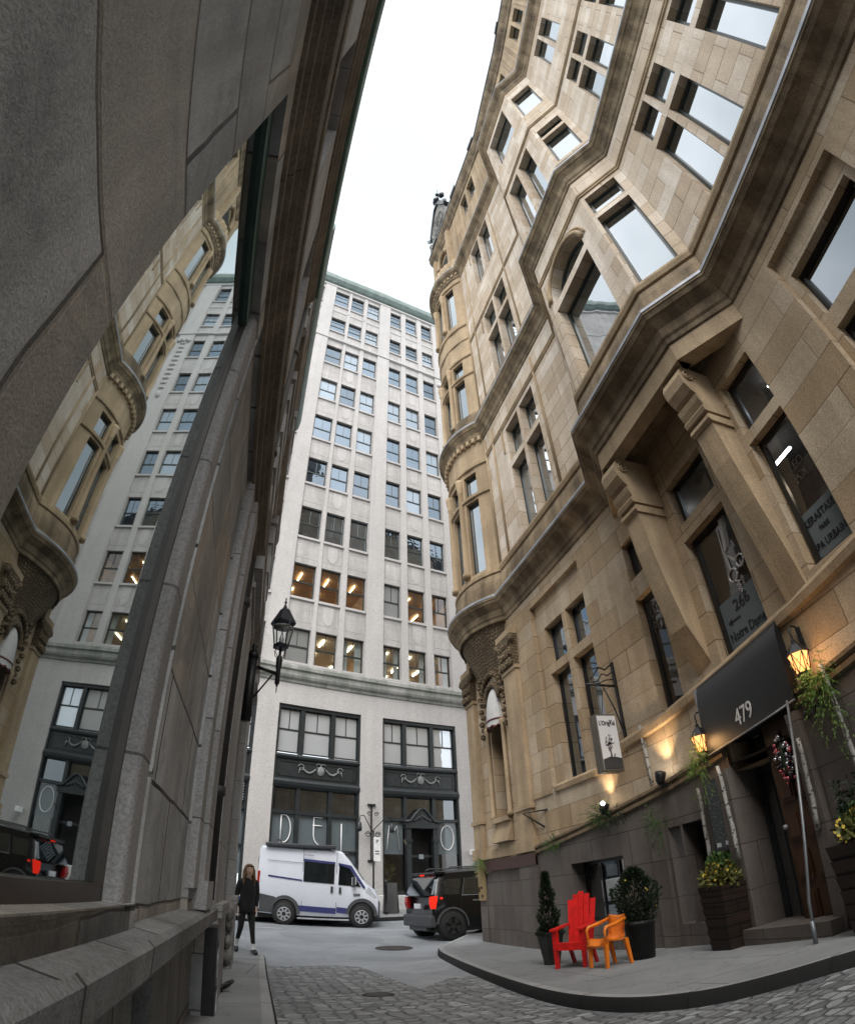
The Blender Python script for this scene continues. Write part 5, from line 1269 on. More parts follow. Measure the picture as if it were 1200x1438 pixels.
for cx in (.0, 2.55):
    wheel(SUV, cx, -hs_ + .10, .38, .38, .24, plain('black_alloy', (.02, .02, .021), .25, .6), TYRE, 5); wheel(SUV, cx, hs_ - .10, .38, .38, .24, PDARK, TYRE, 5, -1)
    ar = MB()
    for k in range(12):
        a, b = PI * k / 12 - .1, PI * (k + 1) / 12 - .1; q = lambda t, r_, yv: (cx + r_ * math.cos(t), yv, .40 + r_ * math.sin(t)); y0 = -hs_ - .002
        ar.hexa([q(a, .42, y0 + .06), q(a, .47, y0 + .06), q(b, .47, y0 + .06), q(b, .42, y0 + .06), q(a, .42, y0 - .025), q(a, .47, y0 - .015), q(b, .47, y0 - .015), q(b, .42, y0 - .025)])
    ar.build('wheel_arch', GREYP2, SUV)
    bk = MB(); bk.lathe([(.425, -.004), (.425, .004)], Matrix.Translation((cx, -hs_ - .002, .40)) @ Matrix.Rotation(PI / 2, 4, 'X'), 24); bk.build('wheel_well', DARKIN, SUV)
rbp = MB(); rbp.box(-.64, -.42, -hs_ * .97, hs_ * .97, .36, .68, bev=.05); rbp.box(-.60, -.45, -.5, .5, .26, .38, bev=.03); rbp.build('rear_bumper', GREYP2, SUV)
rg = MB(); rg.add([(-.575, -.74, 1.18), (-.575, .74, 1.18), (-.385, .62, 1.66), (-.385, -.62, 1.66)], [(0, 1, 2, 3)]); rg.build('rear_window', CARGL, SUV)
sp_ = MB(); sp_.box(-.42, -.05, -.66, .66, 1.73, 1.80, bev=.02); sp_.build('roof_spoiler', PBLK, SUV)
for s_ in (-1, 1):
    rl = MB(); rl.tube([(.0, s_ * .62, 1.86), (.1, s_ * .62, 1.91), (1.7, s_ * .62, 1.92), (1.8, s_ * .62, 1.86)], .02, 6); rl.build('roof_rail', GREYP2, SUV)
    tl = MB(); tl.prism([(-.535, .84), (-.575, .98), (-.555, 1.15), (-.40, 1.17), (-.43, 1.0), (-.47, .84)], lambda a, b, t: (a, t, b), s_ * hs_ * .80, s_ * hs_ * .985); tl.build('tail_light', REDL if s_ < 0 else REDG, SUV)
bl_ = MB(); bl_.box(-.44, -.41, -.10, .10, 1.70, 1.735); bl_.build('brake_light', REDL, SUV)
sg2 = MB(); sg2.box(-.33, -.27, -hs_ * 1.004, -hs_ * .96, 1.08, 1.13); sg2.build('side_lamp', REDL, SUV)
pt = MB(); pt.box(-.60, -.56, -.16, .16, .84, .97); pt.build('number_plate', PLATE, SUV)
dpil = MB(); dpil.add([(-.545, -hs_ * .875, 1.20), (-.50, -hs_ * .93, 1.20), (-.34, -hs_ * .80, 1.60), (-.385, -hs_ * .745, 1.60)], [(0, 1, 2, 3)]); dpil.build('pillar_glint', plain('glint_silver', (.35, .38, .42), .2, .7), SUV)  # bright sliver painted on the rear pillar in place of a reflected glint
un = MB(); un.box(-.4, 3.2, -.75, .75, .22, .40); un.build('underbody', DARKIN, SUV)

# scooter half hidden by the corner
MCY = thing('motor_scooter', (-.30, 19.9, zs(19.9)), 'dark blue motor scooter parked across the street, half hidden behind the soot stained house', 'scooter', rz=R(-10))
for x in (-.5, .5):
    wheel(MCY, x, 0, .24, .24, .12, STEEL, TYRE, 3)
sb_ = MB(); loftbody(sb_, [(-.62, [(0, .55), (.1, .55), (.14, .7), (.1, .78), (0, .8)]), (-.3, [(0, .3), (.16, .32), (.2, .6), (.16, .84), (0, .86)]), (.0, [(0, .22), (.16, .24), (.18, .34), (.15, .40), (0, .42)]), (.3, [(0, .24), (.18, .28), (.2, .6), (.14, .86), (0, .9)]), (.5, [(0, .5), (.1, .5), (.12, .7), (.08, .95), (0, 1.0)])])
smoothen(sb_.build('body', plain('blue_scooter_paint', (.03, .05, .25), .25, coat=.5), MCY))
st_ = MB(); st_.box(-.6, .0, -.14, .14, .86, .96, bev=.04); st_.build('seat', TYRE, MCY)
hb = MB(); hb.tube([(.42, -.34, 1.08), (.40, -.15, 1.05), (.40, .15, 1.05), (.42, .34, 1.08)], .022, 6); hb.tube([(.5, 0, .3), (.40, 0, 1.05)], .03, 6)
for s_ in (-1, 1): hb.tube([(.42, s_ * .25, 1.08), (.42, s_ * .32, 1.3)], .012, 6); hb.ball(Vector((.42, s_ * .33, 1.34)), .07, .4, 1, .8, 8)
hb.build('handlebar', PDARK, MCY)
hl2 = MB(); hl2.ball(Vector((.52, 0, .92)), .08, .6, 1, 1, 8); hl2.build('headlight', plain('lens', (.6, .62, .65), .15), MCY)

# ------------------------------------------------------------------ pedestrian
def person():
    px, py = .10, 12.0; z0 = zs(12.0) + .1
    root = thing('person', (px, py, z0), 'woman with loose wavy hair in black top and leggings walking towards the lane', 'person', rz=R(14))
    S = 1.0
    # skeleton facing -y; joints (x, y, z), radius x, y
    J = {
     'pel': ((0, 0, .93), (.135, .10)), 'abd': ((0, -.005, 1.06), (.115, .088)), 'chest': ((0, -.01, 1.24), (.135, .10)), 'shc': ((0, .0, 1.385), (.105, .075)), 'neck': ((0, -.005, 1.455), (.046, .046)),
     'hd0': ((0, -.025, 1.525), (.072, .080)), 'hd1': ((0, -.025, 1.605), (.092, .108)), 'hd2': ((0, -.010, 1.682), (.086, .098)),
     'lsh': ((.155, 0, 1.37), (.055, .055)), 'lel': ((.195, .045, 1.12), (.042, .042)), 'lwr': ((.17, -.03, .90), (.027, .027)),
     'rsh': ((-.155, 0, 1.37), (.055, .055)), 'rel': ((-.205, .05, 1.12), (.042, .042)), 'rwr': ((-.20, -.05, .89), (.027, .027)),
     'lhp': ((.085, 0, .87), (.092, .095)), 'lkn': ((.105, -.07, .50), (.056, .058)), 'lan': ((.14, -.10, .10), (.036, .038)), 'ltoe': ((.15, -.24, .035), (.038, .03)), 'lhe': ((.14, -.06, .05), (.036, .036)),
     'rhp': ((-.085, 0, .87), (.092, .095)), 'rkn': ((-.10, .0, .50), (.056, .058)), 'ran': ((-.115, .24, .16), (.036, .038)), 'rtoe': ((-.125, .14, .05), (.036, .03)), 'rhe': ((-.115, .28, .11), (.036, .036)),
    }
    E = [('pel', 'abd'), ('abd', 'chest'), ('chest', 'shc'), ('shc', 'neck'), ('neck', 'hd0'), ('hd0', 'hd1'), ('hd1', 'hd2'), ('shc', 'lsh'), ('lsh', 'lel'), ('lel', 'lwr'), ('shc', 'rsh'), ('rsh', 'rel'), ('rel', 'rwr'),
         ('pel', 'lhp'), ('lhp', 'lkn'), ('lkn', 'lan'), ('lan', 'ltoe'), ('lan', 'lhe'), ('pel', 'rhp'), ('rhp', 'rkn'), ('rkn', 'ran'), ('ran', 'rtoe'), ('ran', 'rhe')]
    def hand(w, sgn, curl):
        b = Vector(J[w][0]); J[w + 'p'] = (tuple(b + Vector((0, -.02, -.055))), (.030, .018)); E.append((w, w + 'p'))
        base = Vector(J[w + 'p'][0])
        for k, (dy, ln) in enumerate(((-.030, .062), (-.010, .072), (.010, .068), (.028, .054))):
            p1 = base + Vector((0, dy, -.03)); p2 = p1 + Vector((-sgn * curl * .4 * ln, -.004, -ln * .6)); p3 = p2 + Vector((-sgn * curl * ln * .8, -.003, -ln * .4))
            for i, (p, r) in enumerate(((p1, .0095), (p2, .0085), (p3, .007))): J[f'{w}f{k}{i}'] = (tuple(p), (r, r))
            E.extend([(w + 'p', f'{w}f{k}0'), (f'{w}f{k}0', f'{w}f{k}1'), (f'{w}f{k}1', f'{w}f{k}2')])
        t1 = Vector(b) + Vector((-sgn * .012, -.045, -.045)); t2 = t1 + Vector((-sgn * .012, -.018, -.04))
        J[w + 't0'] = (tuple(t1), (.011, .011)); J[w + 't1'] = (tuple(t2), (.008, .008)); E.extend([(w, w + 't0'), (w + 't0', w + 't1')])
    hand('lwr', 1, .3); hand('rwr', -1, .7)
    names = list(J); me = bpy.data.meshes.new('person_body')
    me.from_pydata([J[n][0] for n in names], [(names.index(a), names.index(b)) for a, b in E], [])
    o = bpy.data.objects.new('sk', me); COL.objects.link(o)
    sk = o.modifiers.new('sk', 'SKIN'); sk.use_smooth_shade = True
    lay = me.skin_vertices[0].data
    for i, n in enumerate(names): lay[i].radius = J[n][1]; lay[i].use_root = (n == 'pel')
    sb2 = o.modifiers.new('ss', 'SUBSURF'); sb2.levels = 2; sb2.render_levels = 2
    dg = bpy.context.evaluated_depsgraph_get(); dg.update()
    nm = bpy.data.meshes.new_from_object(o.evaluated_get(dg)); bpy.data.objects.remove(o)
    SKIN = plain('skin', (.55, .36, .27), .55, 0, .08, 20); TOP = plain('black_knit', (.009, .009, .0095), .9, 0, .3, 40, .3); LEG = plain('black_leggings', (.011, .011, .0115), .85, 0, .2, 60); SOCK = plain('white_sock', (.6, .6, .6), .9)
    nm.materials.clear()
    for m_ in (SKIN, TOP, LEG, SOCK): nm.materials.append(m_)
    hj = [(Vector(J[n_][0]), J[n_][1][0]) for n_ in J if n_.startswith(('lwr', 'rwr'))]
    def handd(c): return min((c - q_).length - r_ for q_, r_ in hj)
    def legd(c):
        o_ = 9
        for h_, k_ in (('lhp', 'lkn'), ('rhp', 'rkn')):
            a_, b_ = Vector(J[h_][0]), Vector(J[k_][0]); t_ = max(0, min(1, (c - a_).dot(b_ - a_) / (b_ - a_).length_squared)); o_ = min(o_, (c - a_ - (b_ - a_) * t_).length - .085)
        return o_
    for p in nm.polygons:
        c = p.center; arm = abs(c.x) > .14
        if c.z > 1.435: i = 0
        elif c.z < .92 and c.z > .70 and handd(c) < legd(c): i = 0
        elif c.z > .86: i = 1
        else:
            la = .10 if c.x > 0 else .16
            i = 2 if c.z > la + .11 else (3 if c.z > la + .0 else 3)
        p.material_index = i; p.use_smooth = True
    b = bpy.data.objects.new('body', nm); COL.objects.link(b); b.parent = root
    # loose black sweater following the torso
    tp = MB(); rings = []
    for z, rx, ry, yo in ((.80, .165, .135, .0), (.86, .178, .145, 0), (.95, .165, .13, 0), (1.06, .142, .115, -.005), (1.2, .158, .125, -.012), (1.32, .168, .11, -.005), (1.39, .15, .09, 0), (1.43, .085, .07, 0), (1.455, .062, .06, -.003)):
        rings.append([(rx * math.cos(t), yo + ry * math.sin(t) * (1 + .05 * math.sin(3 * t)), z + .01 * math.sin(2 * t)) for t in [2 * PI * k / 20 for k in range(20)]])
    tp.add([p for r_ in rings for p in r_], [(i * 20 + k, i * 20 + (k + 1) % 20, (i + 1) * 20 + (k + 1) % 20, (i + 1) * 20 + k) for i in range(len(rings) - 1) for k in range(20)], True)
    for s_, sh, el, wr_ in ((1, 'lsh', 'lel', 'lwr'), (-1, 'rsh', 'rel', 'rwr')):
        a, c, d = (Vector(J[n][0]) for n in (sh, el, wr_))
        tp.tube([a + Vector((-s_ * .05, 0, .03)), a, (a + c) / 2, c, (c + d) / 2, d + (c - d) * .08], [.06, .068, .062, .055, .05, .042], 12)
    tp.build('sweater', TOP, root)
    # shoes
    for s_, an, to, he in ((1, 'lan', 'ltoe', 'lhe'), (-1, 'ran', 'rtoe', 'rhe')):
        a, t, h = (Vector(J[n][0]) for n in (an, to, he)); shm = MB()
        shm.tube([h + Vector((0, .035, .0)), h + Vector((0, .0, .012)), (h + t) / 2 + Vector((0, 0, .02)), t + Vector((0, 0, .004)), t + Vector((0, -.045, -.006))], [.028, .045, .05, .044, .02], 12)
        shm.build('shoe', plain('dark_sneaker', (.012, .014, .022), .6), root)
    # face
    HB = Matrix.Translation((0, 0, 0))
    fc = MB(); fc.tube([(0, -.108, 1.632), (0, -.120, 1.605), (0, -.128, 1.588), (0, -.112, 1.578)], [.006, .009, .013, .008], 8); fc.build('nose', SKIN, root); fc = MB()
    for s_ in (-1, 1): fc.ball(Vector((s_ * .073, -.02, 1.60)), .02, .4, .8, 1.3, 8)
    build_each(fc, 'ear', SKIN, root)
    ey = MB()
    for s_ in (-1, 1): ey.ball(Vector((s_ * .030, -.103, 1.622)), .0105, 1.3, .6, .7, 8)
    build_each(ey, 'eye', plain('eyes', (.02, .015, .012), .2), root)
    br_ = MB()
    for s_ in (-1, 1): br_.tube([(s_ * .014, -.106, 1.642), (s_ * .032, -.106, 1.648), (s_ * .05, -.096, 1.641)], .0045, 6)
    build_each(br_, 'eyebrow', plain('brow', (.05, .03, .02), .8), root)
    mo_ = MB(); mo_.tube([(-.022, -.100, 1.556), (0, -.108, 1.558), (.022, -.100, 1.556)], [.004, .008, .004], 6); mo_.build('mouth', plain('lips', (.35, .13, .11), .5), root)
    # hair: many wavy locks from the parting
    random.seed(21); hr = MB()
    cap = [(.004, 1.742), (.035, 1.738), (.062, 1.722), (.082, 1.695), (.094, 1.664), (.096, 1.60), (.092, 1.55)]
    vs = []; n = 24
    for r_, z in cap:
        for k in range(n):
            t = 2 * PI * k / n; f_ = 1 - .0 * math.sin(t)
            y = r_ * 1.1 * math.sin(t); 
            if y < 0 and z < 1.70: y *= .92 if z > 1.69 else (.98 if z > 1.63 else .1)
            vs.append((r_ * .92 * math.cos(t), -.012 + y, z))
    hr.add(vs, [(i * n + k, i * n + (k + 1) % n, (i + 1) * n + (k + 1) % n, (i + 1) * n + k) for i in range(len(cap) - 1) for k in range(n) if not ((i >= 4 and math.sin(2 * PI * (k + .5) / n) < -.45) or (i == 3 and math.sin(2 * PI * (k + .5) / n) < -.80))], True)
    for k in range(70):
        t = -PI * .22 + random.random() * PI * 1.44
        if random.random() < .3: t = random.choice((-.25, PI + .25)) + random.uniform(-.2, .2)
        x0, y0 = .09 * math.cos(t), -.01 + .1 * math.sin(t) ; L_ = random.uniform(.20, .33); ph = random.random() * 6
        pts = [(.03 * math.cos(t), -.01 + .03 * math.sin(t), 1.733), (x0 * .85, y0 * .9, 1.695), (x0 * .98, y0, 1.65)]
        for q in range(1, 7):
            f_ = q / 6; pts.append((x0 * (1.02 + .3 * f_) + .012 * math.sin(ph + q * 1.3), y0 * (1 + .1 * f_) - .02 * f_ + .012 * math.cos(ph + q * 1.3), 1.64 - L_ * f_))
        hr.tube(pts, [.006, .012, .014, .015, .015, .014, .013, .011, .005], 5)
    hr.build('hair', foliage('brown_blonde_hair', (.05, .028, .015), (.24, .145, .075)), root)
    ph_ = MB(); ph_.box(-.006, .006, -.04, .04, -.08, .08, Matrix.Translation((-.178, -.10, .80)) @ Matrix.Rotation(.3, 4, 'X'), .004)
    g = ph_.build('phone', plain('pale_phone', (.6, .62, .62), .3), None, 'small pale phone held low in the hand of the walking woman', 'phone')
    g.location = (px, py, z0); g.rotation_euler = (0, 0, R(8))
person()
# ------------------------------------------------------------------ wall lantern on the left
LT = place('wall_lantern', Lf.P(7.8, -.03, 4.2), 'black street lantern with glass sides on a wall bracket of the soot stained house', 'street lamp')
q = lambda u, w_, z: Lf.P(u, w_ - .06, z)
lb = MB(); 
lb.tube([q(7.75, .12, 3.66), q(7.75, .12, 4.60)], .072, 12); lb.tube([q(7.75, .12, 4.60), q(7.75, .12, 4.68)], [.085, .085], 12); lb.tube([q(7.75, .12, 4.68), q(7.75, .12, 4.74), q(7.75, .12, 4.78), q(7.75, .12, 4.86)], [.07, .03, .05, .01], 10)
lb.build('control_box', IRON, LT)
lx = .50
ar_ = MB(); ar_.tube([q(7.78, .15, 4.50), q(7.8, lx, 4.42)], .028, 8); ar_.tube([q(7.75, .18, 4.0), q(7.8, lx - .08, 4.40)], .014, 6); ar_.build('bracket_arm', IRON, LT)
LX = Vector(q(7.8, lx, 0)); M_ = Matrix.Translation(LX)
st_ = MB(); st_.lathe([(.004, 4.10), (.012, 4.16), (.008, 4.2), (.022, 4.22), (.022, 4.24), (.045, 4.26), (.042, 4.5), (.055, 4.55), (.06, 4.68), (.042, 4.72), (.025, 4.74), (.025, 4.86), (.06, 4.88)], M_, 12)
for k in range(4):
    a = PI / 4 + k * PI / 2; st_.tube([LX + Vector((.05 * math.cos(a), .05 * math.sin(a), 4.70)), LX + Vector((.13 * math.cos(a), .13 * math.sin(a), 4.76)), LX + Vector((.14 * math.cos(a), .14 * math.sin(a), 4.84)), LX + Vector((.09 * math.cos(a), .09 * math.sin(a), 4.88))], .007, 5)
st_.build('lamp_stem', IRON, LT)
lc = MB()
def frus(mb, z0, r0, z1, r1, M_, rot=.5): mb.lathe([(r0, z0), (r1, z1)], M_ @ Matrix.Rotation(PI / 4 + rot, 4, 'Z'), 4, False)
frus(lc, 4.86, .145, 4.93, .15, M_); 
frus(lc, 5.28, .235, 5.32, .25, M_); frus(lc, 5.32, .25, 5.56, .10, M_); frus(lc, 5.56, .11, 5.60, .05, M_)
lc.lathe([(.05, 5.58), (.03, 5.64), (.012, 5.68), (.03, 5.71), (.008, 5.75), (.016, 5.78), (.002, 5.81)], M_, 8)
for k in range(4):
    a = PI / 4 + .5 + PI / 4 + k * PI / 2; lc.tube([LX + Vector((.145 * math.cos(a), .145 * math.sin(a), 4.9)), LX + Vector((.235 * math.cos(a), .235 * math.sin(a), 5.3))], .013, 5)
lc.build('lantern_cage', plain('lantern_metal', (.03, .036, .05), .35, .4), LT)
lg2 = MB()
R45 = M_ @ Matrix.Rotation(PI / 4 + .5, 4, 'Z')
pt_ = lambda r, k, z: R45 @ Vector((r * math.cos(k * PI / 2), r * math.sin(k * PI / 2), z))
for k in range(4): lg2.quad(pt_(.14, k, 4.93), pt_(.14, k + 1, 4.93), pt_(.228, k + 1, 5.29), pt_(.228, k, 5.29))
lg2.build('lantern_glass', clearglass('lantern_pane', (.9, .92, .92), .05, .3), LT)
mt = MB(); mt.lathe([(.02, 4.93), (.045, 4.98), (.05, 5.02), (.022, 5.1), (.014, 5.2), (.018, 5.22)], M_, 10); mt.build('gas_mantle', clearglass('mantle_glass', (.55, .56, .58), .2, .5), LT)
rf_ = MB(); rf_.lathe([(.20, 5.24), (.10, 5.27)], M_, 12); rf_.build('reflector', PLATE, LT)
for o_ in LT.children:
    if o_.name.split('.')[0] in ('lamp_stem', 'lantern_cage', 'lantern_glass', 'gas_mantle', 'reflector'):
        o_.scale = (.80, .80, .92); o_.location = (LX.x * .2, LX.y * .2, 4.45 * .08)

# tagged utility cabinet, standpipe, on the left wall foot
UC = place('utility_panel', Lf.P(5.3, 0, .4), 'narrow black utility cabinet with a scrawled pale tag at the foot of the grey wall', 'utility box')
u_ = MB(); u_.fbox(Lf, 5.02, 5.40, -.06, .10, zs(5.3) + .08, 1.13); u_.build('cabinet', IRON, UC)
u_ = MB(); u_.tube([Lf.P(5.07 + .24 * (.5 + .5 * math.sin(k * 1.7)), .106, .75 + .34 * math.sin(k * .55) * math.cos(k * .2)) for k in range(26)], .006, 4); u_.build('scrawled_tag', plain('tag_paint', (.35, .36, .36), .6), UC)
u_ = MB(); 
for yy in (5.02,): u_.fbox(Lf, yy - .001, yy + .38, .10, .104, .62, .64)
u_.build('cabinet_seam', DARKIN, UC)
SPp = place('standpipe', Lf.P(6.3, .2, .35), 'short black pipe fitting sticking out at the foot of the soot stained house', 'pipe')
sp_ = MB(); zb = zs(6.6) + .1; sp_.tube([Lf.P(6.6, .03, zb + .05), Lf.P(6.62, .08, zb + .05), Lf.P(6.66, .13, zb + .07)], [.03, .035, .03], 8); sp_.tube([Lf.P(6.66, .12, zb + .07), Lf.P(6.76, .18, zb + .10)], [.032, .026], 8); sp_.tube([Lf.P(6.61, .07, zb), Lf.P(6.63, .08, zb + .07)], .02, 8); sp_.build('pipe_elbow', IRON, SPp)
DPp = place('drainpipe', Lf.P(5.02, .03, .4), 'dark drainpipe running down the joint between two dark stone buildings', 'pipe')
d_ = MB(); d_.tube([Lf.P(4.93, .015, 1.35), Lf.P(4.93, .015, 9.6)], .045, 8)
for z in (2.2, 4.0, 6.0, 8.0): d_.tube([Lf.P(4.93, .015, z), Lf.P(4.93, .015, z + .08)], .06, 8)
d_.build('pipe', plain('dark_pipe', (.03, .028, .026), .6), DPp)

# manhole covers
def manhole(x, y, r, label):
    mb = MB(); z = zs(y)
    prof = [(r + .03, .0), (r + .03, .012), (r, .014), (r, .008), (r * .9, .012), (.01, .012)]
    sl = (zs(y + .5) - zs(y - .5))
    mb.lathe(prof, Matrix.Translation((x, y, z + .004)) @ Matrix.Rotation(math.atan(sl), 4, 'X'), 28)
    o = mb.build('manhole_cover', plain('cast_iron', (.045, .042, .04), .6, .3, .4, 30, .3)); tag(o, label, 'manhole')
manhole(3.46, 14.0, .40, 'large round iron manhole cover in the asphalt of the crossing'); manhole(1.60, 7.27, .16, 'small round iron cover set among the cobbles')

# ------------------------------------------------------------------ plants
LEAFY = foliage('leafy_green', (.025, .06, .018), (.09, .16, .045)); DARKLEAF = foliage('dark_evergreen', (.006, .013, .006), (.02, .036, .015)); FERN = foliage('bright_fern', (.045, .10, .018), (.16, .26, .05)); YEL = foliage('yellow_bloom', (.45, .30, .03), (.65, .50, .08)); OLIVE = foliage('olive_leaf', (.05, .06, .02), (.17, .17, .05))
TERRA = plain('black_pot', (.012, .013, .012), .6, 0, .3, 6, .1); BOXW = ashlar('planter_boards', (.028, .016, .011), (.042, .024, .016), (.004, .003, .002), 3.0, .135, .012, .6, 60, .5, (.01, .008, .006), .5)
def leaf(mb, p, d, l, w_, up=Vector((0, 0, 1))):
    s_ = d.cross(up); s_ = s_.normalized() if s_.length > 1e-4 else Vector((1, 0, 0)); s_ = s_ * w_
    mb.add([p - s_ * .15, p + d * l * .5 - s_, p + d * l, p + d * l * .5 + s_], [(0, 1, 2, 3)])
def rdir(zb=0.0):
    v = Vector((random.gauss(0, 1), random.gauss(0, 1), random.gauss(zb, 1))); return v.normalized()
def clump(mb, c, rx, ry, rz, n, l, w_, zb=.3, shell=.4):
    for _ in range(n):
        d = rdir(); f_ = (shell + (1 - shell) * random.random()) ; p = Vector(c) + Vector((d.x * rx * f_, d.y * ry * f_, d.z * rz * f_))
        leaf(mb, p, (d * .7 + rdir(zb) * .8).normalized(), l * random.uniform(.6, 1.3), w_ * random.uniform(.7, 1.2), rdir())
random.seed(5)
# slender potted cypress
def potted(name, x, y, label, r0, r1, hp, kind):
    z0 = zs(y) + .12; t = thing(name, (x, y, z0), label, 'potted plant')
    p = MB()
    if kind == 'cone': p.lathe([(.0, 0), (r0, 0), (r1, hp), (r1 * 1.05, hp + .01), (r1 * 1.05, hp + .05), (r1 * .92, hp + .05), (r1 * .9, hp - .03), (.0, hp - .03)], Matrix.Rotation(PI / 4, 4, 'Z'), 4, False)
    else: p.lathe([(.0, 0), (r0, 0), (r1, hp * .9), (r1 * 1.06, hp * .9), (r1 * 1.06, hp), (r1 * .9, hp), (r1 * .88, hp - .05), (0, hp - .05)], None, 20)
    p.build('pot', TERRA, t); return t
t = potted('potted_cypress', 4.08, 7.66, 'slim dark conical cypress in a tapered black pot behind the red chair', .11, .19, .42, 'cone')
m_ = MB(); m_.tube([(0, 0, .36), (0, 0, 1.15)], [.02, .006], 6); m_.build('trunk', plain('bark', (.06, .04, .03), .9), t)
m_ = MB()
for k in range(1500):
    h_ = random.random() ** 1.25; z = .40 + h_ * .88; r_ = (1 - h_) ** .75 * .145 * random.uniform(.55, 1.08) * (1 + .25 * math.sin(z * 21)); a = random.random() * 2 * PI
    d = Vector((math.cos(a), math.sin(a), 0)); leaf(m_, d * r_ + Vector((0, 0, z)), (d * .8 + Vector((0, 0, .9)) + rdir() * .35).normalized(), .075, .010, rdir())
m_.build('crown', DARKLEAF, t)
t = potted('potted_bush', 4.62, 6.33, 'rounded dark evergreen bush in a round black pot behind the orange chair', .15, .19, .48, 'round')
m_ = MB(); m_.tube([(0, 0, .4), (0, 0, .9)], [.02, .01], 6); m_.build('trunk', MATS.get('bark') or plain('bark', (.06, .04, .03), .9), t)
m_ = MB()
for k in range(2600):
    h_ = random.random(); z = .45 + h_ * .68; r_ = .27 * math.sin(PI * (h_ * .86 + .13)) ** .7 * random.uniform(.35, 1.1) * (1 + .15 * math.sin(z * 17)); a = random.random() * 2 * PI
    d = Vector((math.cos(a), math.sin(a), 0)); leaf(m_, d * r_ + Vector((0, 0, z)), (d * .8 + Vector((0, 0, .7)) + rdir() * .5).normalized(), .06, .011, rdir())
m_.build('crown', DARKLEAF, t)
m_ = MB(); 
for k in range(14): a = random.random() * 6.3; m_.ball(Vector((.22 * math.cos(a), .22 * math.sin(a) - .02, .55 + .5 * random.random())), .012, n=5)
m_.build('berries', YEL, t)
# boarded flower boxes beside the doorway
def planter(x, y, rz, wx, wy, h, label, rich):
    z0 = zs(y) + .115; t = thing('flower_planter', (x, y, z0), label, 'planter', 'boarded flower planters by the doorway', rz)
    p = MB(); k_ = .80
    nb = max(4, round(h / .13))
    for k in range(nb):
        a, b = k / nb, (k + 1) / nb; s0 = k_ + (1 - k_) * a; s1 = k_ + (1 - k_) * b - .01; z_0, z_1 = h * a, h * b - .014
        p.hexa([(-wx * s0, -wy * s0, z_0), (wx * s0, -wy * s0, z_0), (wx * s0, wy * s0, z_0), (-wx * s0, wy * s0, z_0), (-wx * s1 - .012, -wy * s1 - .012, z_1), (wx * s1 + .012, -wy * s1 - .012, z_1), (wx * s1 + .012, wy * s1 + .012, z_1), (-wx * s1 - .012, wy * s1 + .012, z_1)])
    p.hexa([(-wx * .8, -wy * .8, .01), (wx * .8, -wy * .8, .01), (wx * .8, wy * .8, .01), (-wx * .8, wy * .8, .01), (-wx * .97, -wy * .97, h - .03), (wx * .97, -wy * .97, h - .03), (wx * .97, wy * .97, h - .03), (-wx * .97, wy * .97, h - .03)])
    p.build('box', BOXW, t)
    g = MB(); clump(g, (0, 0, h + .05), wx * 1.15, wy * 1.1, .17, 900, .075, .022, .4, .2); g.build('foliage', OLIVE, t)
    g = MB(); clump(g, (wx * .25, wy * .3, h + .16), wx * .75, wy * .7, .17, 420, .085, .03, .5, .3); g.build('bushy_leaves', LEAFY, t)
    f_ = MB(); clump(f_, (-wx * .15, -wy * .1, h + .10), wx * 1.1, wy * 1.0, .17, 150, .035, .016, .9, .7); f_.build('flowers', YEL, t)
    if rich:
        s_ = MB()
        for k in range(16):
            a = random.random() * 6.3; b0 = Vector((random.uniform(-.8, .8) * wx, random.uniform(-.6, .8) * wy, h)); tip = b0 + Vector((random.uniform(-.08, .08), random.uniform(-.08, .08), random.uniform(.3, .62)))
            s_.tube([b0, (b0 + tip) / 2 + Vector((.01, .01, 0)), tip], .005, 4)
            for j in range(34):
                p_ = b0.lerp(tip, .3 + .7 * random.random()); leaf(s_, p_, (rdir() + Vector((0, 0, .6))).normalized(), .06, .012, rdir())
        s_.build('tall_stems', DARKLEAF, t)
    return t
planter(5.00, 5.18, R(-7), .19, .21, .74, 'brown boarded flower planter under the chalk menu board', False)
planter(4.80, 3.02, R(-7), .26, .34, .80, 'larger brown boarded flower planter with tall dark stems under the house number', True)

# garlands of fir and fern on the ledge
def garland(x, y, z, label, rx, ry, rz_, n, mat, droop=.0, l=.12):
    t = thing('greenery_garland', (x, y, z), label, 'garland', 'greenery tied along the ledge'); m_ = MB()
    for _ in range(n):
        d = rdir(); b0 = Vector((d.x * rx, d.y * ry, d.z * rz_ - droop * random.random())) * random.uniform(.2, .9)
        dd = (d + Vector((-.25, 0, -.35 - droop)) + rdir() * .35).normalized(); tip = b0 + dd * l * random.uniform(.8, 1.8)
        for j in range(7):
            p_ = b0.lerp(tip, j / 6)
            for s_ in (-1, 1): leaf(m_, p_, (dd * .8 + rdir() * .55).normalized(), l * .3, l * .035, rdir())
    m_.build('sprigs', mat, t); return t
garland(5.30, 9.45, 2.16, 'small fir garland on the ledge beside the iron angle bracket', .14, .30, .10, 70, LEAFY)
garland(5.28, 7.85, 2.42, 'fir garland on the ledge around the lit halogen spot under the hanging sign', .16, .34, .14, 100, LEAFY)
garland(5.22, 7.35, 2.38, 'thin dark fir sprig trailing between the two spots', .10, .22, .09, 40, DARKLEAF)
garland(5.30, 6.55, 2.22, 'fir garland hanging from the ledge below the black spot at the salon corner', .09, .15, .20, 80, LEAFY, .5)
garland(5.28, 12.9, 2.08, 'bright fern garland over the wooden plaque at the building corner', .12, .26, .10, 90, FERN, .2)
garland(5.02, 5.24, 2.78, 'sparser fern garland trailing around the lantern above the menu board', .08, .16, .28, 110, FERN, .7, .10)
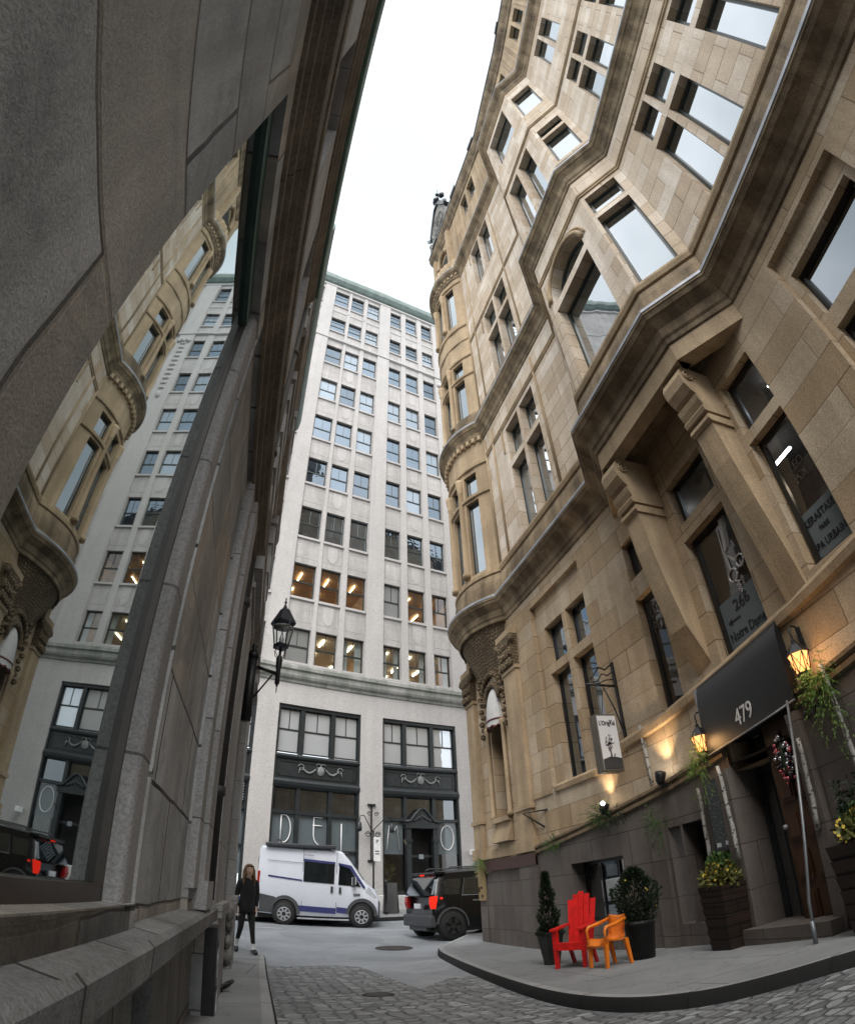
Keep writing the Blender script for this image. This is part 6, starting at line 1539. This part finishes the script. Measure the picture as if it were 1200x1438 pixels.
garland(4.88, 3.18, 2.98, 'thick fern garland cascading from the lantern above the larger planter', .10, .15, .26, 170, FERN, .75, .12)

# ------------------------------------------------------------------ entrance: canopy, lanterns, poles, boards
AWF = plain('black_canvas', (.008, .009, .0105), .42, 0, .25, 3, .1)
CN_ = place('entrance_canopy', G.P(1.85, 0, 2.7), 'black canvas door canopy with pale number 479 on its front', 'awning')
cm_ = MB(); prof = [(.02, 3.60), (.06, 3.58), (.10, 3.50), (.13, 3.32), (.145, 3.05), (.15, 2.68)]
def can(u0, u1):
    vs = []
    for u in (u0, u1):
        dz_ = .075 * (u - 1.1)
        for w_, z in prof: vs.append(G.P(u, w_, z + dz_))
    n = len(prof)
    cm_.add(vs, [(i, i + 1, n + i + 1, n + i) for i in range(n - 1)], True)
    for k, u in enumerate((u0, u1)):
        dz_ = .075 * (u - 1.1); cm_.add([G.P(u, w_, z + dz_) for w_, z in prof] + [G.P(u, .03, 2.68 + dz_)], [tuple(range(n + 1))])
can(1.0, 2.62); cm_.build('canvas', AWF, CN_)
tx = MB(); tt = textmesh('479', .27); Mt = G.M(1.82, .155, 2.93)
tx.add([Mt @ Vector((v.co.x * .8, -v.co.z, v.co.y + .07 * v.co.x)) for v in tt.vertices], [tuple(p.vertices) for p in tt.polygons]); tx.build('number', plain('pale_number', (.55, .55, .54), .6), CN_)
fr2 = MB(); fr2.tube([G.P(1.0, .14, 2.68), G.P(2.62, .14, 2.80)], .014, 6); fr2.fbox(G, .93, 1.0, .0, .09, 3.18, 3.55); fr2.build('canopy_frame', FLASH, CN_)
PO = place('canopy_pole', G.P(2.5, .55, .5), 'thin pale metal pole standing on the pavement before the door', 'pole')
p_ = MB(); p_.tube([G.P(2.52, .16, 2.82), G.P(2.54, .55, .9), G.P(2.54, .56, zs(3.7) + .13)], [.014, .016, .016], 8); p_.tube([G.P(2.54, .56, zs(3.7) + .10), G.P(2.54, .56, zs(3.7) + .33)], .022, 8); p_.build('pole', plain('dull_metal', (.16, .17, .18), .4, .5), PO)
AMB = emit('amber_lantern_glow', (1.0, .36, .11), 1.15); FLAME = emit('lantern_bulb', (1, .72, .4), 22)
def lantern(u, z, label):
    t = place('entrance_lantern', G.P(u, .14, z), label, 'lantern', 'lit lanterns beside the door'); c = Vector(G.P(u, .17, 0)); Mq = Matrix.Translation(c)
    a = MB(); a.lathe([(.075, z - .20), (.095, z - .17), (.02, z - .24)], Mq, 6, False); a.lathe([(.155, z + .05), (.14, z + .07), (.07, z + .16), (.03, z + .19), (.03, z + .22), (.012, z + .24)], Mq, 6, False); a.lathe([(.03, z - .30), (.045, z - .26), (.08, z - .2)], Mq, 8)
    for k in range(6):
        an = k * PI / 3; an2 = an + PI / 3
        f_ = lambda r_, t_, zz: c + Vector((r_ * math.cos(t_), r_ * math.sin(t_), zz))
        a.tube([f_(.088, an, z - .18), f_(.135, an, z + .06)], .008, 4); a.tube([f_(.088, an, z - .18), f_(.135, an2, z + .06)], .005, 4); a.tube([f_(.088, an2, z - .18), f_(.135, an, z + .06)], .005, 4)
    a.tube([G.P(u, .02, z + .28)] + [G.P(u, .09 + .085 * math.cos(q_) * -1, z + .32 + .085 * math.sin(q_)) for q_ in [k * PI / 6 for k in range(8)]] + [G.P(u, .17, z + .23)], .013, 6)
    a.fbox(G, u - .03, u + .03, .0, .025, z + .12, z + .38); a.build('lantern_frame', IRON, t)
    g = MB(); g.lathe([(.080, z - .175), (.127, z + .05)], Mq, 6, False); g.build('lantern_glass', AMB, t)
    l = bpy.data.lights.new('lantern_light', 'POINT'); l.energy = 2.2; l.color = (1, .55, .22); l.shadow_soft_size = .10
    lo = bpy.data.objects.new('lantern_light', l); COL.objects.link(lo); lo.location = c + Vector((-.13, -.10, z - .07))
    lo.parent = t; lo.matrix_parent_inverse = INV[t.name]
    for o_ in t.children:
        if o_.type == 'MESH': o_.scale = (.84, .84, .9); o_.location = (c.x * .16 + .012, c.y * .16, z * .1)
lantern(.93, 2.90, 'black iron lantern glowing amber above the chalk menu board'); lantern(2.86, 3.14, 'black iron lantern glowing amber beside the canopy, thick ferns hanging under it')
BIRCH = ashlar('birch_bark', (.36, .35, .33), (.45, .44, .41), (.05, .045, .04), .5, .17, .012, .8, 30, .3, (.2, .18, .15), .5, jit=.3)
def birch(u0, z0, u1, z1, w_, label, fr=G):
    m_ = MB(); pts = [Vector(fr.P(u0 + (u1 - u0) * k / 6, w_ + .006 * math.sin(k * 2.3), z0 + (z1 - z0) * k / 6)) for k in range(7)]
    m_.tube(pts, [.028, .026, .027, .024, .025, .023, .021], 8)
    for k in (1, 3, 4): m_.tube([pts[k], pts[k] + Vector((.01, -.03, .05))], [.012, .004], 5)
    o = m_.build('birch_pole', BIRCH); tag(o, label, 'birch pole', 'white birch poles around the entrance')
birch(.58, 1.25, .62, 2.36, .12, 'white birch pole between the basement window and the menu board'); birch(1.24, 1.40, 1.20, 2.50, .20, 'white birch pole between the menu board and the doorway')
birch(3.12, 1.5, 3.06, 2.98, .12, 'tallest white birch pole, rising behind the ferns of a lantern'); birch(2.47, 1.5, 2.52, 2.42, .16, 'white birch pole on the doorpost beside the bauble wreath')
w2 = MB(); w2.tube([A.P(9.32, .02, 3.55), A.P(9.36, .02, 2.5)], [.03, .03], 8); tag(w2.build('birch_pole', BIRCH), 'white birch pole standing on the ledge beside the black spot', 'birch pole', 'white birch poles around the entrance')
MB_ = place('menu_board', G.P(.87, .08, 1.6), 'black chalk menu board between two birch poles', 'menu board')
k_ = MB(); k_.fbox(G, .70, 1.06, .06, .10, 1.52, 2.40); k_.build('board', BLACKF, MB_)
CH_ = newmat('chalk_writing'); m, nt, out = CH_; b = N(nt, 'ShaderNodeBsdfPrincipled'); tc = N(nt, 'ShaderNodeTexCoord')
nt.links.new(ramp(nt, noise(nt, scaled(nt, tc.outputs['UV'], (18, 34, 1)), 1.0, 6, .8), [(.52, (.014, .02, .022)), (.66, (.17, .2, .2))]), b.inputs[0]); b.inputs['Roughness'].default_value = .3; nt.links.new(b.outputs[0], out.inputs[0])
k_ = MB(); k_.fbox(G, .735, 1.025, .10, .104, 1.56, 2.36); k_.build('chalk_face', m, MB_)
k_ = MB(); k_.fbox(G, .76, .84, .104, .107, 1.58, 1.63); k_.fbox(G, .93, 1.0, .104, .107, 1.59, 1.64); k_.build('paper_notes', PLATE, MB_)
# bauble wreath on the door
WR = place('bauble_wreath', G.P(2.18, -.18, 2.3), 'tall bunch of shiny silver and pink baubles hung on the wooden door', 'wreath')
cols_ = [plain('silver_bauble', (.6, .6, .62), .12, .9), plain('pink_bauble', (.5, .12, .14), .15, .7), plain('dark_bauble', (.05, .04, .05), .12, .8)]
for j in range(3):
    m_ = MB(); random.seed(40 + j)
    for k in range(26):
        t_ = random.random() * 2 * PI; r_ = math.sqrt(random.random()); m_.ball(Vector(G.P(2.14 + .13 * r_ * math.cos(t_), .03 + .03 * random.random(), 2.30 + .27 * r_ * math.sin(t_))), random.uniform(.016, .028), n=7)
    m_.build('baubles', cols_[j], WR)
m_ = MB(); m_.ball(Vector(G.P(2.14, -.01, 2.30)), .14, .8, .25, 1.8, 10); m_.build('backing', DARKLEAF, WR)

# hanging restaurant sign
HS = place('hanging_sign', (5.2, 7.05, 3.6), 'white hanging box sign with a tree drawing on a wrought iron bracket', 'sign')
m_ = MB(); yb = 7.08
m_.fbox(A, 16 - yb - .03, 16 - yb + .03, 0, .03, 3.50, 4.76); m_.tube([(5.41, yb, 4.34), (4.86, yb, 4.36)], .02, 6)
m_.tube([(5.41, yb, 4.72), (5.28, yb, 4.62), (5.16, yb, 4.66), (5.04, yb, 4.52), (4.96, yb, 4.44)], .014, 5); m_.tube([(5.41, yb, 4.58), (5.30, yb, 4.52), (5.20, yb, 4.55), (5.1, yb, 4.42), (5.0, yb, 4.40)], .012, 5); m_.tube([(5.40, yb, 4.46), (5.25, yb, 4.44), (5.1, yb, 4.38)], .010, 5); m_.tube([(5.16, yb, 4.66), (5.02, yb, 4.62), (4.95, yb, 4.66)], .010, 5); m_.tube([(5.41, yb, 3.62), (5.33, yb, 3.95), (5.18, yb, 4.32)], .013, 5)
m_.build('iron_bracket', IRON, HS)
m_ = MB(); m_.tube([(5.05, yb, 4.34), (5.05, yb, 3.84)], .006, 4); m_.tube([(5.18, yb, 4.34), (5.06, yb, 3.84)], .006, 4); m_.build('hanger_rods', IRON, HS)
sx0, sx1, sz0, sz1 = 4.87, 5.25, 2.94, 3.84
m_ = MB(); m_.box(sx0, sx1, yb - .09, yb + .09, sz0, sz1, bev=.012); sgn = m_.build('sign_box', plain('bronze_sign_frame', (.13, .115, .09), .45, .4), HS)
SGNW = plain('white_sign_face', (.62, .62, .63), .5, 0, .03); SGNK = plain('black_sign_print', (.03, .032, .035), .6)
m_ = MB(); m_.box(sx0 + .02, sx1 - .02, yb - .094, yb - .088, sz0 + .03, sz1 - .03); m_.build('sign_face', SGNW, HS)
FY = yb - .098
m_ = MB(); cx_ = (sx0 + sx1) / 2
m_.prism([(sx0 + .022, sz0 + .032), (sx1 - .022, sz0 + .032), (sx1 - .022, sz0 + .20), (cx_ + .05, sz0 + .225), (cx_ - .05, sz0 + .225), (sx0 + .022, sz0 + .19)], lambda a, b, t: (a, t, b), FY + .002, FY + .005)
m_.build('sign_ground', SGNK, HS)
m_ = MB(); addtext(m_, "L'Orig", .098, Matrix.Translation((cx_ - .055, FY, sz1 - .15)), bold=.001, sx=.8); addtext(m_, "al", .098, Matrix.Translation((cx_ + .115, FY, sz1 - .15)), bold=.001, sx=.8)
m_.prism([(cx_ + .055, sz1 - .17), (cx_ + .075, sz1 - .17), (cx_ + .078, sz1 - .13), (cx_ + .10, sz1 - .10), (cx_ + .088, sz1 - .094), (cx_ + .066, sz1 - .115), (cx_ + .05, sz1 - .094), (cx_ + .038, sz1 - .10), (cx_ + .054, sz1 - .13)], lambda a, b, t: (a, t, b), FY, FY + .003)
m_.build('sign_lettering', SGNK, HS)
m_ = MB(); random.seed(9); tcx, tcz = cx_ - .012, sz0 + .44
m_.prism([(tcx - .018, sz0 + .21), (tcx + .018, sz0 + .21), (tcx + .006, sz0 + .34), (tcx - .006, sz0 + .34)], lambda a, b, t: (a, t, b), FY, FY + .003)
for k in range(60):
    t_ = random.random() * 6.3; r_ = math.sqrt(random.random()); x_, z_ = tcx + .072 * r_ * math.cos(t_), tcz + .13 * r_ * math.sin(t_); a_ = random.random() * 3
    m_.prism([(x_ + .02 * math.cos(a_), z_ + .02 * math.sin(a_)), (x_ + .007 * math.cos(a_ + 1.6), z_ + .007 * math.sin(a_ + 1.6)), (x_ - .02 * math.cos(a_), z_ - .02 * math.sin(a_)), (x_ + .007 * math.cos(a_ - 1.6), z_ + .007 * math.sin(a_ - 1.6))], lambda a, b, t: (a, t, b), FY, FY + .002)
m_.prism([(tcx + .045, sz0 + .215), (tcx + .06, sz0 + .215), (tcx + .065, sz0 + .25), (tcx + .085, sz0 + .275), (tcx + .06, sz0 + .27), (tcx + .045, sz0 + .25)], lambda a, b, t: (a, t, b), FY, FY + .002)
m_.build('tree_drawing', SGNK, HS)
# small angle bracket and spots
AB = place('angle_bracket', A.P(5.9, .1, 2.7), 'empty black iron angle bracket on the bare sandstone near the arched window', 'bracket')
m_ = MB(); m_.tube([A.P(6.15, .0, 2.84), A.P(5.45, .18, 2.86), A.P(5.98, .01, 2.52)], .02, 6); m_.build('bracket_bar', IRON, AB)
def spot(x, y, z, label, e, lit):
    t = thing('spotlight', (x, y, z), label, 'spotlight', 'uplights on the ledge'); m_ = MB()
    Mq = Matrix.Rotation(R(18), 4, 'Y'); m_.lathe([(.03, -.10), (.06, -.06), (.075, .02), (.08, .07), (.066, .07), (.06, .04), (.01, .035)], Mq, 12); m_.box(-.02, .10, -.02, .02, -.14, -.08); m_.build('spot_housing', IRON, t)
    b_ = MB(); b_.ball(Vector((.012, -.005, .055)) if not lit else Vector((-.04, -.05, .08)), .03, n=8); b_.build('spot_bulb', SPOTL, t)
    l = bpy.data.lights.new('spot_light', 'SPOT'); l.energy = e; l.color = (1, .72, .42); l.spot_size = R(88); l.spot_blend = 1; l.shadow_soft_size = .04
    lo = bpy.data.objects.new('spot_light', l); COL.objects.link(lo); lo.parent = t; lo.location = (.02, 0, .12); lo.rotation_euler = Vector((.20, 0, 1)).to_track_quat('-Z', 'Y').to_euler()
spot(5.27, 7.72, 2.50, 'lit halogen uplight on the ledge below the hanging sign', 13, True); spot(5.24, 6.22, 2.66, 'black uplight on the ledge at the salon corner throwing a warm glow up the wall', 20, False)
# wooden plaque at the corner
PQ = place('wooden_plaque', A.P(2.9, .15, 1.6), 'carved golden wooden plaque on the corner pier under a fern garland', 'sign')
m_ = MB(); m_.fbox(A, 2.74, 3.1, .10, .14, 1.16, 2.0); m_.build('plaque_board', ashlar('gold_wood', (.34, .24, .10), (.42, .31, .15), (.2, .13, .05), 2, .3, .003, .5, 40, .2, (.2, .13, .05), .4), PQ)
m_ = MB(); m_.ball(Vector(A.P(2.83, .14, 1.42)), .06, 1, .15, 1, 8); m_.ball(Vector(A.P(2.98, .14, 1.46)), .05, 1.2, .15, .6, 8); addtext(m_, '479', .1, A.M(2.96, .145, 1.26)); m_.build('plaque_print', INKB, PQ)

# window awning in the arched corner window
WA_ = place('window_awning', A.P(4.2, .2, 5.2), 'white rounded window awning with a wavy maroon hem in the arched corner window', 'awning')
m_ = MB(); nA = 10; rows_ = []
for j in range(7):
    t_ = j / 6 * PI / 2; rr = []
    for k in range(nA + 1):
        a = PI * k / nA; r_ = .32 * math.sin(t_) if j else .01
        rr.append(A.P(4.2 - .32 * math.cos(a) * math.sin(t_) ** .8 if j else 4.15, .0 + .22 * math.sin(a) * math.sin(t_), 5.25 + .78 * math.cos(t_)))
    rows_.append(rr)
rows_.append([A.P(4.2 - .32 * math.cos(PI * k / nA), .22 * math.sin(PI * k / nA), 5.03 + .03 * (k % 2)) for k in range(nA + 1)])
m_.add([p for r_ in rows_ for p in r_], [(i * (nA + 1) + k, i * (nA + 1) + k + 1, (i + 1) * (nA + 1) + k + 1, (i + 1) * (nA + 1) + k) for i in range(len(rows_) - 1) for k in range(nA)]); m_.build('canvas', plain('white_canvas', (.50, .49, .47), .7, 0, .08, 4), WA_)
m_ = MB()
for dz_ in (.17, .0): m_.tube([A.P(4.2 - .325 * math.cos(PI * k / 20), .225 * math.sin(PI * k / 20), 5.03 + dz_ + (.03 * math.sin(k * PI / 1.0 * .5) if dz_ == 0 else 0)) for k in range(21)], .018, 5)
m_.build('maroon_trim', plain('maroon_trim', (.12, .02, .025), .7), WA_)

# ------------------------------------------------------------------ chairs
def chair_red():
    t = thing('adirondack_chair', (4.08, 6.98, zs(6.95) + .12), 'bright red slatted garden chair with a tall fanned back on the pavement', 'chair', rz=R(-54)); t.scale = (.78, .80, .87); RED = plain('red_plastic', (.58, .012, .010), .42, 0, .22, 9)
    # local: faces -y
    sx = .24
    for s_ in (-1, 1):
        m_ = MB(); m_.hexa([(s_ * sx - .028, -.28, 0), (s_ * sx + .028, -.28, 0), (s_ * sx + .022, -.20, 0), (s_ * sx - .022, -.20, 0), (s_ * sx - .035, -.30, .56), (s_ * sx + .035, -.30, .56), (s_ * sx + .03, -.18, .56), (s_ * sx - .03, -.18, .56)]); m_.build('leg', RED, t)
        m_ = MB(); m_.hexa([(s_ * .20 - .02, .30, 0), (s_ * .20 + .02, .30, 0), (s_ * .20 + .02, .38, 0), (s_ * .20 - .02, .38, 0), (s_ * .20 - .02, .10, .34), (s_ * .20 + .02, .10, .34), (s_ * .20 + .02, .22, .30), (s_ * .20 - .02, .22, .30)]); m_.build('leg', RED, t)
        m_ = MB(); m_.hexa([(s_ * sx - .055, -.34, .56), (s_ * sx + .055, -.34, .56), (s_ * sx + .04, .26, .60), (s_ * sx - .03, .26, .60), (s_ * sx - .055, -.34, .59), (s_ * sx + .055, -.34, .59), (s_ * sx + .04, .26, .63), (s_ * sx - .03, .26, .63)]); m_.build('armrest', RED, t)
    m_ = MB()
    for k in range(5):
        y0 = -.28 + k * .10; z0 = .38 - k * .035; m_.box(-.24, .24, y0, y0 + .09, z0 - .02, z0)
    m_.box(-.24, .24, -.30, -.28, .27, .38); m_.build('seat', RED, t)
    m_ = MB()
    hs = [.98, 1.06, 1.10, 1.06, .98]
    for k in range(5):
        x0 = (k - 2) * .085; x1 = (k - 2) * .105; h_ = hs[k]; yb_, yt = .16, .40
        m_.hexa([(x0 - .040, yb_, .22), (x0 + .040, yb_, .22), (x0 + .040, yb_ + .022, .22), (x0 - .040, yb_ + .022, .22), (x1 - .049, yt, h_), (x1 + .049, yt, h_), (x1 + .049, yt + .022, h_), (x1 - .049, yt + .022, h_)])
    m_.box(-.24, .24, .30, .33, .60, .66); m_.build('backrest', RED, t)
def chair_orange():
    t = thing('plastic_armchair', (4.12, 6.30, zs(6.3) + .12), 'low orange moulded plastic armchair beside the red chair', 'chair', rz=R(-86)); t.scale = (.78, .74, .90); OR = plain('orange_plastic', (.76, .19, .012), .4, 0, .18, 9)
    w2_ = .20
    for s_ in (-1, 1):
        m_ = MB(); m_.hexa([(s_ * w2_ - .022, -.24, 0), (s_ * w2_ + .022, -.24, 0), (s_ * w2_ + .022, -.20, 0), (s_ * w2_ - .022, -.20, 0), (s_ * w2_ - .03, -.24, .36), (s_ * w2_ + .03, -.24, .36), (s_ * w2_ + .03, -.17, .36), (s_ * w2_ - .03, -.17, .36)]); m_.build('leg', OR, t)
        m_ = MB(); m_.hexa([(s_ * w2_ - .02, .24, 0), (s_ * w2_ + .02, .24, 0), (s_ * w2_ + .02, .29, 0), (s_ * w2_ - .02, .29, 0), (s_ * w2_ - .03, .15, .36), (s_ * w2_ + .03, .15, .36), (s_ * w2_ + .03, .22, .36), (s_ * w2_ - .03, .22, .36)]); m_.build('leg', OR, t)
        m_ = MB(); m_.tube([(s_ * (w2_ + .02), -.21, .34), (s_ * (w2_ + .025), -.23, .50), (s_ * (w2_ + .02), -.19, .545), (s_ * (w2_ + .02), .0, .57), (s_ * (w2_ + .01), .22, .62)], [.022, .022, .026, .026, .024], 8); m_.build('armrest', OR, t)
    m_ = MB(); rows_ = []
    for y, z in ((-.27, .30), (-.25, .36), (-.18, .375), (.0, .35), (.12, .345), (.18, .38), (.21, .46), (.235, .56), (.25, .64), (.262, .66)):
        rows_.append([(x, y + .03 * (abs(x) / w2_) ** 2 * (-1 if z > .4 else 0), z + .02 * (abs(x) / w2_) ** 2) for x in (-w2_, -.1, 0, .1, w2_)])
    vs = [p for r_ in rows_ for p in r_]; vs2 = [(a, b, c - .02) for a, b, c in vs]; n = len(vs)
    fs = [(i * 5 + k, i * 5 + k + 1, (i + 1) * 5 + k + 1, (i + 1) * 5 + k) for i in range(len(rows_) - 1) for k in range(4)]
    edge = [(k, k + 1) for k in range(4)] + [((len(rows_) - 1) * 5 + k, (len(rows_) - 1) * 5 + k + 1) for k in range(4)] + [(i * 5, i * 5 + 5) for i in range(len(rows_) - 1)] + [(i * 5 + 4, i * 5 + 9) for i in range(len(rows_) - 1)]
    m_.add(vs + vs2, fs + [tuple(n + q_ for q_ in f_)[::-1] for f_ in fs] + [(a, b, n + b, n + a) for a, b in edge], True); m_.build('seat_shell', OR, t)
chair_red(); chair_orange()

# ------------------------------------------------------------------ things along the tower front
SBd = thing('sandwich_board', T.P(4.1, 2.05, 0)[:2] + (zs(22) + .15,), 'dark folding sandwich board on the pavement in front of the van', 'sandwich board', rz=R(-20))
for s_ in (-1, 1):
    m_ = MB(); m_.hexa([(-.28, s_ * .26 - .02, 0), (.28, s_ * .26 - .02, 0), (.28, s_ * .26 + .02, 0), (-.28, s_ * .26 + .02, 0), (-.24, s_ * .03 - .02, 1.15), (.24, s_ * .03 - .02, 1.15), (.24, s_ * .03 + .02, 1.15), (-.24, s_ * .03 + .02, 1.15)]); m_.build('board_panel', plain('board_black', (.02, .02, .02), .5), SBd)
RS = place('red_notice', T.P(5.3, .06, 1.0), 'small red notice with white figures low on the tower wall behind the sandwich board', 'notice')
m_ = MB(); m_.fbox(T, 5.12, 5.62, -.04, .0, .72, 1.22); m_.build('notice_plate', plain('red_notice_paint', (.5, .03, .04), .5), RS)
m_ = MB(); m_.fbox(T, 5.16, 5.58, .0, .006, 1.02, 1.18); m_.prism([(5.37, 1.0), (5.52, .76), (5.45, .76), (5.37, .9), (5.29, .76), (5.22, .76)], lambda a, b, t: T.P(a, t, b), .0, .006); m_.build('white_figures', WHITEL, RS)
SGP = thing('street_sign_post', T.P(3.3, 2.3, 0)[:2] + (zs(22) + .15,), 'thin black post with a white parking plate at the kerb between the two shopfronts', 'sign post')
m_ = MB(); m_.tube([(0, 0, 0), (0, 0, 3.1)], .035, 8); m_.build('post', IRON, SGP)
m_ = MB(); m_.box(-.0, .26, -.05, -.04, 1.95, 2.85); m_.build('sign_plate', plain('white_sign_plate', (.72, .72, .72), .5), SGP)
m_ = MB(); addtext(m_, 'P', .2, Matrix.Translation((.13, -.056, 2.68))); m_.box(.05, .21, -.054, -.052, 2.3, 2.34); m_.box(.05, .21, -.054, -.052, 2.2, 2.24); m_.build('sign_print', INK, SGP)
BO = thing('bollard', T.P(3.7, 2.5, 0)[:2] + (zs(22) + .15,), 'short black bollard with a ball top beside the front of the van', 'bollard')
m_ = MB(); m_.lathe([(.09, 0), (.08, .1), (.06, .14), (.055, 1.0), (.08, 1.03), (.06, 1.08), (.08, 1.16), (.06, 1.24), (.01, 1.28)], None, 12); m_.build('bollard_shaft', IRON, BO)
SC = place('scroll_lamp', T.P(4.15, .3, 4.0), 'wrought iron double arm scroll lamp on the pier between the black shopfronts', 'wall lamp')
m_ = MB(); m_.fbox(T, 4.125, 4.175, 0, .06, 2.6, 5.0); m_.fbox(T, 3.98, 4.32, 0, .1, 4.98, 5.06); m_.fbox(T, 4.0, 4.3, 0, .1, 2.62, 2.7)
for s_ in (-1, 1):
    m_.tube([T.P(4.15, .12, 3.9), T.P(4.15 + s_ * .25, .3, 4.2), T.P(4.15 + s_ * .5, .45, 4.5), T.P(4.15 + s_ * .68, .5, 4.48), T.P(4.15 + s_ * .72, .5, 4.25)], .02, 6)
    m_.tube([T.P(4.15 + s_ * (.22 + .13 * math.cos(t_) * (1 - t_ / 14)), .2, 3.75 + .13 * math.sin(t_) * (1 - t_ / 14)) for t_ in [k * .6 for k in range(16)]], .018, 5)
    m_.tube([T.P(4.15 + s_ * (.16 + .1 * math.cos(t_) * (1 - t_ / 14)), .2, 4.62 + .1 * math.sin(t_) * (1 - t_ / 14)) for t_ in [k * .6 for k in range(16)]], .016, 5)
m_.build('scroll_bracket', IRON, SC)
m_ = MB()
for s_ in (-1, 1): m_.lathe([(.03, 4.25), (.09, 4.18), (.12, 3.95), (.10, 3.85), (.02, 3.82)], Matrix.Translation(T.P(4.15 + s_ * .72, .5, 0)), 10)
build_each(m_, 'lamp_shade', SHOPM, SC)
for k_, (u, lab) in enumerate(((8.95, 'small white security camera box on the tower pier beside the O pane'),)):
    CA = place('security_camera', T.P(u, .1, 3.0), lab, 'camera'); m_ = MB(); m_.fbox(T, u - .12, u + .10, .1, .38, 2.92, 3.14); m_.fbox(T, u - .05, u + .05, .0, .1, 3.0, 3.1); m_.build('camera_body', WHITEL, CA)
INT = place('indoor_plant', T.P(5.25, -.8, 1.6), 'pale potted plant seen through the shop pane under the letter M', 'potted plant')
m_ = MB(); m_.lathe([(.14, 1.42), (.2, 1.75), (.17, 1.78)], Matrix.Translation(T.P(5.25, -.8, 0)), 10); m_.build('pot', FROSTP, INT)
m_ = MB(); clump(m_, T.P(5.25, -.8, 2.25), .25, .25, .4, 160, .22, .03, .7, .2); m_.build('leaves', OLIVE, INT)

# a thing made of a single mesh needs no separate base: the mesh itself is the thing
for e in [o for o in scn.objects if o.type == 'EMPTY' and len(o.children) == 1 and not o.children[0].children and o.children[0].type == 'MESH']:
    c = e.children[0]; nm = e.name
    w_ = e.name in INV
    c.parent = None; c.matrix_parent_inverse = Matrix()
    if not w_: c.location, c.rotation_euler, c.scale = e.location.copy(), e.rotation_euler.copy(), e.scale.copy()
    for k in ('label', 'category', 'group'):
        if k in e: c[k] = e[k]
    bpy.data.objects.remove(e); c.name = nm
